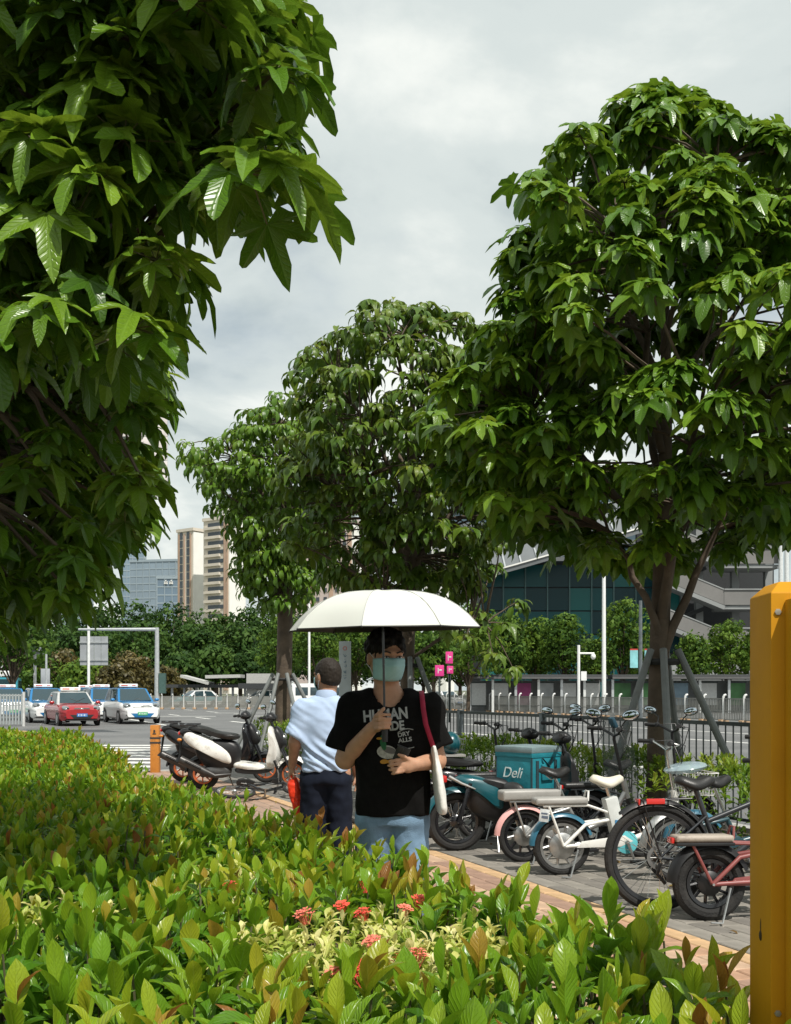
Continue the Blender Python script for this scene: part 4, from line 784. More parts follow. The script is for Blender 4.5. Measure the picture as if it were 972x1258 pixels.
def front_hedge():
    rr = random.Random(2); r = thing('hedge', tn(0, -3.2, -0.03), 0, 'broad hedge of glossy green leaves with bronze new shoots beside the path', 'hedge'); L = []; tw = []; pts = []
    t = -7.5
    while t < 12.0:
        n = -2.33
        while n > -7.0:
            p = tn(t+rr.uniform(-.045, .045), n+rr.uniform(-.045, .045)); x = p.x/max(p.y, 0.5)
            if p.y > 1.15 and x > -0.374-0.55/max(1, p.y*0.6) and x < 0.50 and not (1.80 < p.y < 2.12 and p.x > 0.63): pts.append(p)
            n -= 0.082 if p.y < 5 else 0.105
        t += 0.082
    for p in pts:
        sp = False
        for c, rad in PATCH:
            dd = (p.to_2d()-c).length
            if dd < rad*0.9 and rr.random() < 0.88: sp = True
        if sp: continue
        z = hedge_top(p)+rr.uniform(-.075, .04)+(rr.random() < 0.10)*rr.uniform(0.02, 0.075)
        z += float(np.interp(p.y, [4.5, 6.5, 9.0, 12.0], [0, -.12, -.12, -.02]))
        n_ = (p-P0).dot(Nn); edge = max(0, (n_+2.52)/0.18); up = (Vector((0, 0, 1))+Nn*0.7*edge+Vector((rr.uniform(-.3, .3), rr.uniform(-.3, .3), 0))).normalized()
        big = 0.112*rr.uniform(0.8, 1.2)*(1.12 if p.y < 2.6 else 1)
        shoot(L, Vector((p.x, p.y, z)), up, rr, big, rr.choice((7, 8, 9)), rr.random() < 0.30, 0.30+0.22*noise.noise(Vector((p.x*2, p.y*2, 1)))+rr.uniform(-.08, .1))
        tw.append((Vector((p.x, p.y, z-0.02)), Vector((p.x+rr.uniform(-.05, .05), p.y+rr.uniform(-.05, .05), max(0.0, z-0.36))), 0.003))
    # flank towards the path
    t = -5
    while t < 12.0:
        for k in range(4):
            p = tn(t+rr.uniform(-.05, .05), -2.33+rr.uniform(-.04, .02), 0.10+k*0.15+rr.uniform(-.05, .05))
            shoot(L, p, (Nn*0.8+Vector((0, 0, 0.6))).normalized(), rr, 0.085, 6, False, 0.22+rr.uniform(-.1, .1))
        t += 0.13
    twig_mesh(r, tw, 'stems'); leaves_to_objects(r, 'leaf', HT, [(a if m4[1][3] < 4.2 else a+4, m4, c) for a, m4, c in L], M_HEDGE, 300, 'foliage')
    # dense inner wood that keeps the hedge dark inside
    b = MB()
    for p in pts[::3]:
        for j in range(2): q = Vector((rr.uniform(-.06, .06), rr.uniform(-.06, .06), 0)); b.tube([p+q-r.location+Vector((0, 0, 0)), p+q*2.2-r.location+Vector((0, 0, 0.5))], 0.005, 3, caps=False)
    o = b.build('branches', mat('hedge_branch', (0.06, 0.045, 0.03), 0.9), r, fix=False); o['kind'] = 'stuff'
front_hedge()
# ---------------------------------------------------------------- variegated shrub with red flowers
def ixora():
    rr = random.Random(9); ym = leafmat('variegated_leaf', [(0.0, (0.09, 0.19, 0.015)), (0.35, (0.27, 0.35, 0.045)), (0.7, (0.55, 0.54, 0.17)), (1.0, (0.72, 0.67, 0.34))], 0.35, 0.30, 9, 0.3)
    fm = [mat('flower_scarlet', (0.70, 0.085, 0.055), 0.5, var=0.2, scale=40), mat('flower_coral', (0.74, 0.19, 0.13), 0.5, var=0.2, scale=40)]; T = [leaf_obovate(0.5, 0.25, 0.42, 5), leaf_obovate(0.9, 0.2, 0.46, 5), leaf_obovate(0.2, 0.3, 0.38, 5), leaf_obovate(0.8, 0.2, 0.42, 5)]
    fmesh = []
    for k in range(4):
        b = MB(); q = random.Random(k)
        for i in range(16):
            a = i*2.4; ra = 0.026*math.sqrt((i+0.5)/16); c = Vector((ra*math.cos(a), ra*math.sin(a), 0.014*(1-(ra/0.026)**2)+q.uniform(-.003, .003)))
            for j in range(4):
                e = j*1.57+q.uniform(0, 1); d = Vector((math.cos(e), math.sin(e), 0.25)); s_ = Vector((-math.sin(e), math.cos(e), 0)); l = 0.011
                b.add([c, c+d*l*0.6+s_*0.0042, c+d*l, c+d*l*0.6-s_*0.0042], [(0, 1, 2, 3)])
            b.tube([c, c*0.3-Vector((0, 0, 0.03))], 0.0012, 3, caps=False)
        fmesh.append(b.mesh('flower_head', fm[k % 2], fix=False))
    names = ['variegated shrub with cream yellow leaves and coral flower heads amid the hedge', 'small patch of yellow leaved shrub without flowers in the hedge', 'small yellow leaved shrub with a single red flower head in the hedge']
    fl = [[(450, 1087), (498, 1117), (516, 1106), (523, 1104), (445, 1122), (413, 1196), (432, 1188), (457, 1158), (494, 1178), (511, 1174), (442, 1200), (373, 1124), (420, 1113)], [], [(282, 1087)]]
    for i, (c, rad) in enumerate(PATCH):
        z0 = 0.715; r = thing('flowering_shrub', (c.x, c.y, -0.03), 0, names[i], 'shrub'); L = []
        for k in range(int(250*rad*rad/0.1)):
            a = rr.uniform(0, 6.28); q = rad*math.sqrt(rr.random()); p = Vector((c.x+q*math.cos(a)*1.15, c.y+q*math.sin(a), z0+rr.uniform(-.06, .05))); shoot(L, p, Vector((rr.uniform(-.3, .3), rr.uniform(-.3, .3), 1)).normalized(), rr, 0.055, 7, False, 0.40+rr.uniform(-.38, .38))
        leaves_to_objects(r, 'leaf', T, L, ym, 120 if i == 0 else 30, 'foliage'); b = MB()
        for k in range(20): b.tube([(rr.uniform(-rad, rad)*.4, rr.uniform(-rad, rad)*.4, 0), (rr.uniform(-rad, rad)*.9, rr.uniform(-rad, rad)*.9, z0)], 0.004, 4)
        o = b.build('stems', MATS['hedge_branch'], r, fix=False); o['kind'] = 'stuff'
        for j, (px, py) in enumerate(fl[i]):
            z = 0.78; Y = (CAM_H-z)*1300/(py-848); o = link('flower_head', fmesh[j % 4], r); p = at(px, py, Y)-r.location; o.location = p; o.rotation_euler = (rr.uniform(-.5, .2), rr.uniform(-.4, .4), rr.uniform(0, 6)); s = rr.uniform(0.75, 1.15); o.scale = (s, s, s)
    for (px, py) in ((108, 1003), (280, 1047), (277, 1037), (292, 1009), (60, 1190), (150, 1000)):
        pass
ixora()
# ---------------------------------------------------------------- low bushes behind the bikes
def back_bushes():
    rr = random.Random(4); mt = leafmat('bush_leaf', [(0.0, (0.024, 0.066, 0.008)), (0.4, (0.085, 0.17, 0.012)), (0.75, (0.17, 0.25, 0.02)), (1.0, (0.25, 0.28, 0.035))], 0.32, 0.3, 6, 0.2)
    T = [leaf_obovate(0.3, 0.25, 0.42, 3), leaf_obovate(0.7, 0.2, 0.45, 3)]
    for i, (t0, t1, lab) in enumerate(((-3.5, 6.0, 'low clipped bush row behind the bicycles and the white wire basket'), (6.2, 10.5, 'low bush row behind the black handlebars'), (10.8, 17.5, 'low bush row round the foot of the drooping leaf tree'))):
        r = thing('low_hedge', tn((t0+t1)/2, 2.6, -0.03), 0, lab, 'hedge', 'low bushes in the planting bed'); L = []; t = t0
        while t < t1:
            n = 2.05
            while n < 3.25:
                e = min(n-2.05, 3.25-n)/0.35; z = 0.52+0.20*min(1, e)+noise.noise(Vector((t*1.3, n*1.3, i)))*0.16; p = tn(t+rr.uniform(-.06, .06), n+rr.uniform(-.06, .06), z)
                if in_view(p, 150): shoot(L, p, Vector((rr.uniform(-.3, .3), rr.uniform(-.3, .3), 1)).normalized(), rr, 0.10, 8, False, 0.45+0.3*noise.noise(Vector((t, n, 5)))+rr.uniform(-.12, .15))
                n += 0.115
            for z in (0.12, 0.25, 0.38):
                p = tn(t, 2.06+rr.uniform(-.05, .05), z)
                if in_view(p, 150): shoot(L, p, (-Nn+Vector((0, 0, 1))).normalized(), rr, 0.085, 6, False, 0.35+rr.uniform(-.15, .15))
            t += 0.115
        leaves_to_objects(r, 'leaf', [(v, q, u) for v, q, u in T]+[T[0], T[1]], [(a % 2, b_, c) for a, b_, c in L], mt, 200 if i == 0 else 60, 'foliage')
        b = MB()
        for k in range(60): p = tn(rr.uniform(t0, t1), rr.uniform(2.2, 3.1))-r.location; b.tube([p+Vector((0, 0, -.02)), p+Vector((rr.uniform(-.1, .1), rr.uniform(-.1, .1), 0.5))], 0.007, 4)
        o = b.build('stems', MATS['hedge_branch'], r, fix=False); o['kind'] = 'stuff'
back_bushes()
# ---------------------------------------------------------------- trees across the road and on the hill
def clump_tmpl(seed, n=7):
    q = random.Random(seed); V, Q, UV = [], [], []
    for i in range(n):
        c = Vector((q.uniform(-.5, .5), q.uniform(-.5, .5), q.uniform(-.35, .35))); d = Vector((q.uniform(-1, 1), q.uniform(-1, 1), q.uniform(-.9, .2))).normalized(); x = d.cross(Vector((q.uniform(-.5, .5), q.uniform(-.5, .5), 1))).normalized(); l = q.uniform(0.35, 0.6); w = l*0.30; k = len(V); z = x.cross(d)
        V += [c-x*w*0.3, c+x*w*0.3, c+d*l*0.5+x*w+z*0.04, c+d*l*0.5-x*w+z*0.04, c+d*l+x*w*0.2-z*0.08, c+d*l-x*w*0.2-z*0.08]; UV += [(-.3, 0), (.3, 0), (1, .5), (-1, .5), (.2, 1), (-.2, 1)]; Q += [(k, k+1, k+2, k+3), (k+3, k+2, k+4, k+5)]
    return np.array([tuple(v) for v in V]), np.array(Q), np.array(UV)
CT = [clump_tmpl(i) for i in range(4)]
def bg_tree(name, base, H, wid, trunk_h, seed, mt, label, group, n=420, size=0.5, lobes=9, tint=0.45, trunk_r=0.12):
    rr = random.Random(seed); base = Vector(base); r = thing(name, base, 0, label, 'tree', group); blobs = []
    for i in range(lobes):
        a = i*2.4+seed; f = (i+0.5)/lobes; z = trunk_h+(H-trunk_h)*(0.18+0.68*f); q = wid/2*math.sin(math.pi*min(0.92, 0.28+0.62*f))*0.62*rr.uniform(0.6, 1.1); blobs.append((Vector((q*math.cos(a), q*math.sin(a), z)), wid*rr.uniform(0.20, 0.30)))
    L = []
    for k in range(n):
        c, br = blobs[k % lobes]; d = Vector((rr.gauss(0, 1), rr.gauss(0, 1), rr.gauss(0.15, 1))).normalized(); p = c+Vector((d.x, d.y, d.z*0.72))*br*(0.62+0.45*rr.random()**0.6)
        if p.z < trunk_h*0.8: continue
        L.append((rr.randrange(4), leaf_mtx(p, d.cross(Vector((rr.random(), rr.random(), 0.2))), d, size*rr.uniform(0.8, 1.3)), min(0.99, max(0.01, tint+rr.uniform(-.3, .3)))))
    o = link('crown', merge('crown', CT, [l[0] for l in L], [l[1] for l in L], [l[2] for l in L], mt), r)
    b = MB(); b.tube([(0, 0, -0.1), (0.05, 0, trunk_h*0.7), (0, 0.05, trunk_h+(H-trunk_h)*0.6)], [trunk_r*1.2, trunk_r, trunk_r*0.4], 8)
    for c, br in blobs: b.tube([(0, 0, trunk_h*0.8), (c+Vector((0, 0, trunk_h)))*0.5, c], [trunk_r*0.5, trunk_r*0.35, trunk_r*0.15], 5)
    b.build('trunk', M_BARK, r); return r
def background_trees():
    m1 = leafmat('far_street_leaf', [(0.0, (0.022, 0.056, 0.010)), (0.4, (0.060, 0.12, 0.015)), (0.75, (0.115, 0.185, 0.022)), (1.0, (0.19, 0.25, 0.035))], 0.6, 0.25, 3, 0.1, spec=0.15); rr = random.Random(8); g = 'young trees across the road'
    spec = [(532, 775, 66, 66, 'behind the pink signs'), (575, 742, 86, 70, 'behind the low olive branches'), (622, 752, 64, 78, 'between the pink signs and the glass hall'), (657, 758, 54, 80, 'in front of the low end of the sweeping roof'), (694, 748, 62, 76, 'beside the short white street light'), (765, 732, 70, 74, 'pointed, beside the tall white lamp post'), (735, 785, 40, 82, 'small, below the tall white lamp post'), (852, 778, 44, 88, 'beside the forked trunk'), (893, 760, 60, 90, 'in front of the open stairs'),
            (345, 752, 60, 90, 'behind the trunk beyond the scooters'), (390, 748, 66, 86, 'behind the bald man'), (437, 756, 56, 90, 'behind the grey sign slab'), (480, 766, 50, 88, 'behind the face mask'), (505, 770, 50, 84, 'behind the red bag strap'), (16, 706, 90, 60, 'behind the guard railing'), (800, 790, 50, 92, 'just behind the turquoise banners'), (930, 770, 50, 90, 'at the far end of the stairs')]
    for i, (px, top, w, Y, where) in enumerate(spec):
        p = at(px, top, Y); s = 1300/Y; bg_tree('young_tree', (p.x, Y, RZ), p.z-RZ, w/s*1.12, 2.1, i+40, m1, 'dense young green tree '+where if len(where.split()) > 2 else 'dense young green tree '+where, g, n=430, size=0.53, lobes=12 if i != 5 else 14, tint=0.42+rr.uniform(-.1, .12))
    m2 = leafmat('wood_leaf', [(0.0, (0.013, 0.036, 0.010)), (0.4, (0.034, 0.076, 0.015)), (0.75, (0.065, 0.12, 0.021)), (1.0, (0.11, 0.16, 0.03))], 0.6, 0.2, 3, 0.1, spec=0.12); m3 = leafmat('russet_leaf', [(0.0, (0.03, 0.03, 0.010)), (0.5, (0.09, 0.075, 0.02)), (1.0, (0.16, 0.12, 0.035))], 0.45, 0.2, 3, 0.1)
    g = 'trees of the wooded hill'; k = 0; lab = 'broad dark green tree of the wooded hill below the towers'
    for px, top, w, Y in ((150, 736, 90, 150), (205, 742, 84, 150), (262, 752, 80, 150), (310, 744, 80, 150), (345, 750, 80, 155), (120, 742, 90, 160), (75, 745, 90, 160), (25, 740, 90, 160), (180, 768, 90, 132), (240, 772, 80, 130), (295, 770, 84, 130), (335, 785, 60, 125), (130, 778, 80, 134), (85, 775, 80, 130), (30, 775, 90, 132), (265, 800, 56, 112), (225, 808, 50, 112), (310, 806, 50, 112), (385, 757, 90, 150), (430, 760, 90, 150), (470, 764, 90, 150), (520, 772, 90, 150), (565, 778, 90, 150)):
        p = at(px, top, Y); s = 1300/Y; bg_tree('hill_tree', (p.x, Y, -0.2), p.z+0.2, w/s*1.15, 2.5, 70+k, m2, lab, g, n=440, size=1.02, lobes=14, tint=0.40+rr.uniform(-.14, .14), trunk_r=0.25); k += 1
    for px, top, w, Y in ((75, 797, 60, 108), (118, 796, 64, 110), (160, 800, 60, 108), (40, 800, 60, 106), (200, 822, 50, 104), (95, 815, 50, 100), (140, 818, 50, 100)):
        p = at(px, top, Y); s = 1300/Y; bg_tree('russet_bush', (p.x, Y, -0.2), p.z+0.2, w/s*1.1, 0.6, 110+k, m3 if k % 2 else m1, 'low bush at the foot of the wooded hill behind the taxis', 'bushes at the foot of the hill', n=300, size=0.7, lobes=9, tint=0.45+rr.uniform(-.1, .1), trunk_r=0.1); k += 1
background_trees()
def fallen_leaves():
    rr = random.Random(31); L = []; m = leafmat('dry_leaf', [(0.0, (0.05, 0.035, 0.015)), (0.5, (0.14, 0.085, 0.03)), (1.0, (0.22, 0.16, 0.04))], 0.7, 0.1, 6, 0.3, spec=0.15)
    for k in range(110):
        p = tn(rr.uniform(-2, 9), rr.uniform(-2.1, 1.9), 0.016); a = rr.uniform(0, 6.28)
        L.append((rr.randrange(4), leaf_mtx(p, (math.cos(a), math.sin(a), 0.02), (rr.uniform(-.15, .15), rr.uniform(-.15, .15), 1), rr.uniform(0.05, 0.09)), rr.random()))
    o = link('fallen_leaves', merge('fallen_leaves', HT[4:], [l[0] for l in L], [l[1] for l in L], [l[2] for l in L], m)); tag(o, 'dry brown leaves scattered on the paving', 'leaves', None, 'stuff')
fallen_leaves()
# ================================================================ two-wheelers
RUB = mat('tyre_rubber', (0.013, 0.0125, 0.012), 0.85, var=0.3, scale=20, bump=0.5, bscale=90, dirt=((0.035, 0.032, 0.028), 7)); CHR = mat('chrome', (0.60, 0.60, 0.58), 0.22, 1.0, var=0.1); STEEL = mat('brushed_steel', (0.42, 0.42, 0.41), 0.38, 0.9, var=0.2, scale=20)
BLK = mat('black_plastic', (0.010, 0.010, 0.011), 0.45, var=0.3, scale=10); BLKM = mat('black_gloss_metal', (0.010, 0.010, 0.012), 0.25, var=0.2, coat=0.4); GRIP = mat('rubber_grip', (0.018, 0.018, 0.018), 0.8, var=0.2); WHT = mat('white_enamel', (0.74, 0.73, 0.69), 0.3, var=0.05, coat=0.3, dirt=((0.45, 0.42, 0.36), 9))
LEATH = mat('black_vinyl', (0.016, 0.0155, 0.015), 0.42, var=0.2, bump=0.15, bscale=120); MIRR = mat('mirror_glass', (0.55, 0.62, 0.68), 0.03, 1.0, var=0.02); REDP = mat('red_reflector', (0.50, 0.02, 0.015), 0.2, var=0.2, coat=0.5); AMBER = mat('amber_lens', (0.6, 0.2, 0.02), 0.2, coat=0.4); GREYV = mat('grey_vinyl', (0.30, 0.29, 0.27), 0.5, var=0.1, bump=0.1)
def wheel(root, c, Rw, tw, rim_m, style='spokes', hub=0.03, hub_m=None, n=20, disc=False, hub_w=0.05, name='wheel', rim_h=0.022):
    c = Vector(c); rm = MB(); rr_ = Rw-tw*0.95; rm.lathe([(rr_-rim_h, -tw*0.32), (rr_, -tw*0.36), (rr_, tw*0.36), (rr_-rim_h, tw*0.32), (rr_-rim_h, -tw*0.32)], c, (0, 1, 0), 40); w = rm.build(name, rim_m, root)
    one('tyre', RUB, w, lambda b: b.torus(c, Rw-tw*0.5, tw*0.5, (0, 1, 0), 40, 10))
    if style == 'spokes':
        b = MB()
        for k in range(n):
            a = 2*math.pi*k/n; s = 1 if k % 2 else -1; a2 = a+0.35*(1 if k % 4 < 2 else -1); b.tube([c+Vector((hub*0.9*math.cos(a), s*hub_w*0.45, hub*0.9*math.sin(a))), c+Vector((rr_*math.cos(a2), 0, rr_*math.sin(a2)))], 0.0016, 4, caps=False)
        b.build('spokes', CHR, w)
    else:
        for k in range(n):
            a = 2*math.pi*k/n; b = MB(); b.tube([c+Vector((hub*0.9*math.cos(a), 0, hub*0.9*math.sin(a))), c+Vector(((rr_-0.01)*math.cos(a+0.12), 0, (rr_-0.01)*math.sin(a+0.12)))], [0.014, 0.011], 6, flat=0.8); b.build('spoke', rim_m, w)
    one('hub', hub_m or STEEL, w, lambda b: b.lathe([(hub*0.35, -hub_w*0.75), (hub*0.75, -hub_w*0.62), (hub, -hub_w*0.40), (hub, hub_w*0.40), (hub*0.75, hub_w*0.62), (hub*0.35, hub_w*0.75)], c, (0, 1, 0), 28))
    one('axle', STEEL, w, lambda b: b.tube([c+Vector((0, -0.085, 0)), c+Vector((0, 0.085, 0))], 0.008, 8))
    if disc: one('brake_disc', STEEL, w, lambda b: (b.lathe([(0.052, -0.001), (0.075, -0.001), (0.075, 0.001), (0.052, 0.001), (0.052, -0.001)], c+Vector((0, -0.042, 0)), (0, 1, 0), 30), [b.tube([c+Vector((0, -0.042, 0)), c+Vector((0.055*math.cos(q*1.05), -0.042, 0.055*math.sin(q*1.05)))], 0.004, 4) for q in range(6)]))
    return w
def fender(root, c, Rf, a0, a1, wd, m, name='fender', n=18):
    c = Vector(c); rings = []
    for i in range(n+1):
        a = R(a0+(a1-a0)*i/n); e = Vector((math.cos(a), 0, math.sin(a))); rings.append([c+e*(Rf+0.004)+Vector((0, -wd*0.5, 0))-e*wd*0.28, c+e*(Rf+0.004)+Vector((0, -wd*0.36, 0)), c+e*(Rf+0.014), c+e*(Rf+0.004)+Vector((0, wd*0.36, 0)), c+e*(Rf+0.004)+Vector((0, wd*0.5, 0))-e*wd*0.28, c+e*(Rf-0.002)+Vector((0, wd*0.34, 0)), c+e*(Rf+0.008), c+e*(Rf-0.002)+Vector((0, -wd*0.34, 0))])
    b = MB(); b.loft(rings); return b.build(name, m, root, smooth=55)
def saddle(root, c, L, Wd, m, thick=0.05, name='saddle', tilt=0.0):
    c = Vector(c); rings = []
    for i in range(11):
        t = i/10; x = -L*0.45+L*t; w = Wd*(0.5*math.sin(math.pi*min(1, 0.22+t*0.5))**1.3)*(1 if t < 0.45 else max(0.28, 1-(t-0.45)*1.45)); h = thick*(0.6+0.4*math.sin(math.pi*(0.1+0.8*t)))*(0.55 if i in (0, 10) else 1); zz = 0.018*math.cos(t*6.0)+tilt*x
        if i in (0, 10): w *= 0.6
        rings.append([c+Vector((x, w*math.cos(a), zz+h*max(-0.45, math.sin(a))*(1-0.12*math.cos(2*a)))) for a in [2*math.pi*j/14 for j in range(14)]])
    b = MB(); b.loft(rings); o = b.build(name, m, root, smooth=70); one('rail', STEEL, o, lambda b: b.tube([c+Vector((-L*.25, 0, -thick*.3)), c+Vector((-.02, 0, -thick*1.0)), c+Vector((L*.25, 0, -thick*.2))], 0.007, 6)); return o
def pad(root, x0, x1, z, wd, th, m, name='bench_seat', r=0.02, y=0):
    b = MB(); b.box(((x0+x1)/2, y, z), (x1-x0, wd, th)); return b.build(name, m, root, bevel=min(r, th*0.45), smooth=60)
def handlebar(root, c, wd, rise, sweep, m, grip_len=0.12, name='handlebar', levers=True, mirrors=None, r=0.011):
    c = Vector(c); pts = [c+Vector((-sweep, -wd/2, rise)), c+Vector((-sweep*0.35, -wd*0.32, rise)), c+Vector((0.0, -wd*0.16, rise*0.35)), c, c+Vector((0.0, wd*0.16, rise*0.35)), c+Vector((-sweep*0.35, wd*0.32, rise)), c+Vector((-sweep, wd/2, rise))]
    b = MB(); b.tube(pts, r, 10); h = b.build(name, m, root, smooth=60)
    for s in (-1, 1):
        e = c+Vector((-sweep, s*wd/2, rise)); i_ = c+Vector((-sweep*0.42, s*wd*0.34, rise)); d = (e-i_).normalized(); one('grip', GRIP, h, lambda b: b.tube([e-d*grip_len, e-d*grip_len*0.5, e+d*0.01], [r+0.007, r+0.004, r+0.007], 10))
        if levers: one('brake_lever', STEEL if m is not BLK else BLK, h, lambda b: b.tube([i_+Vector((0.01, 0, 0)), i_+Vector((0.05, s*0.02, -0.012)), i_+d*0.12+Vector((0.05, 0, -0.02))], [0.008, 0.006, 0.005], 6))
        if levers: one('switch', BLK, h, lambda b: b.box(i_+d*0.0, (0.035, 0.03, 0.04)), bevel=0.006)
        if mirrors:
            up, sz = mirrors; t = i_+Vector((0.02, s*0.16, up)); mo = one('mirror', BLK, h, lambda b: b.ell(t, (0.014, sz, sz*0.62), 18, 10, (R(12)*s, 0, R(50)))); one('mirror_stalk', BLK, mo, lambda b: b.tube([i_, i_+Vector((0.03, s*0.03, up*0.55)), t], 0.006, 6)); one('mirror_face', MIRR, mo, lambda b: b.ell(t+Vector((-0.0065, -0.0077, 0)), (0.008, sz*0.9, sz*0.54), 18, 8, (R(12)*s, 0, R(50))))
    one('cable', BLK, h, lambda b: (b.tube([c+Vector((-sweep*0.3, -wd*.3, rise)), c+Vector((0.10, -wd*.2, rise-0.02)), c+Vector((0.11, -0.02, -0.10)), c+Vector((0.03, 0.01, -0.24))], 0.0035, 5), b.tube([c+Vector((-sweep*0.3, wd*.3, rise)), c+Vector((0.09, wd*.2, rise+0.01)), c+Vector((0.12, 0.02, -0.08)), c+Vector((0.02, 0.0, -0.26))], 0.0035, 5)))
    return h
def crank(root, c, L, a, m, ring=None, ring_m=None):
    c = Vector(c); o = one('crankset', m, root, lambda b: (b.tube([c+Vector((0, -0.075, 0)), c+Vector((0, 0.075, 0))], 0.014, 10), b.tube([c+Vector((0, -0.075, 0)), c+Vector((L*math.cos(a), -0.085, L*math.sin(a)))], [0.013, 0.009], 6), b.tube([c+Vector((0, 0.075, 0)), c-Vector((L*math.cos(a), -0.085, L*math.sin(a)))], [0.013, 0.009], 6)))
    for s in (1, -1):
        p = c+Vector((L*math.cos(a)*s, -0.12*s, L*math.sin(a)*s)); one('pedal', BLK, o, lambda b: b.box(p, (0.085, 0.075, 0.024)), bevel=0.006)
    if ring: one('chain_disc', ring_m, o, lambda b: b.lathe([(0.02, -0.062), (ring*0.6, -0.060), (ring, -0.055), (ring, -0.045), (0.02, -0.045)], c, (0, 1, 0), 28))
def basket(root, c, L, Wd, H, m, name='basket'):
    c = Vector(c); b = MB(); f = 0.82
    for j in range(5):
        t = j/4; k = f+(1-f)*t; z = H*t; b.tube([c+Vector((sx*L/2*k, sy*Wd/2*k, z)) for sx, sy in ((-1, -1), (1, -1), (1, 1), (-1, 1))], 0.0045 if j == 4 else 0.0028, 5, closed=True)
    for s in (-1, 1):
        for q in range(6):
            u = -1+2*q/5; b.tube([c+Vector((u*L/2*f, s*Wd/2*f, 0)), c+Vector((u*L/2, s*Wd/2, H))], 0.0026, 4); b.tube([c+Vector((s*L/2*f, u*Wd/2*f, 0)), c+Vector((s*L/2, u*Wd/2, H))], 0.0026, 4)
    for q in range(6): u = -1+2*q/5; b.tube([c+Vector((u*L/2*f, -Wd/2*f, 0)), c+Vector((u*L/2*f, Wd/2*f, 0))], 0.0026, 4)
    return b.build(name, m, root)
def kickstand(root, a, b_, m=STEEL): one('kickstand', m, root, lambda b: b.tube([a, Vector(a)*0.35+Vector(b_)*0.65, b_, Vector(b_)+Vector((-0.07, 0, 0.004))], 0.007, 6))
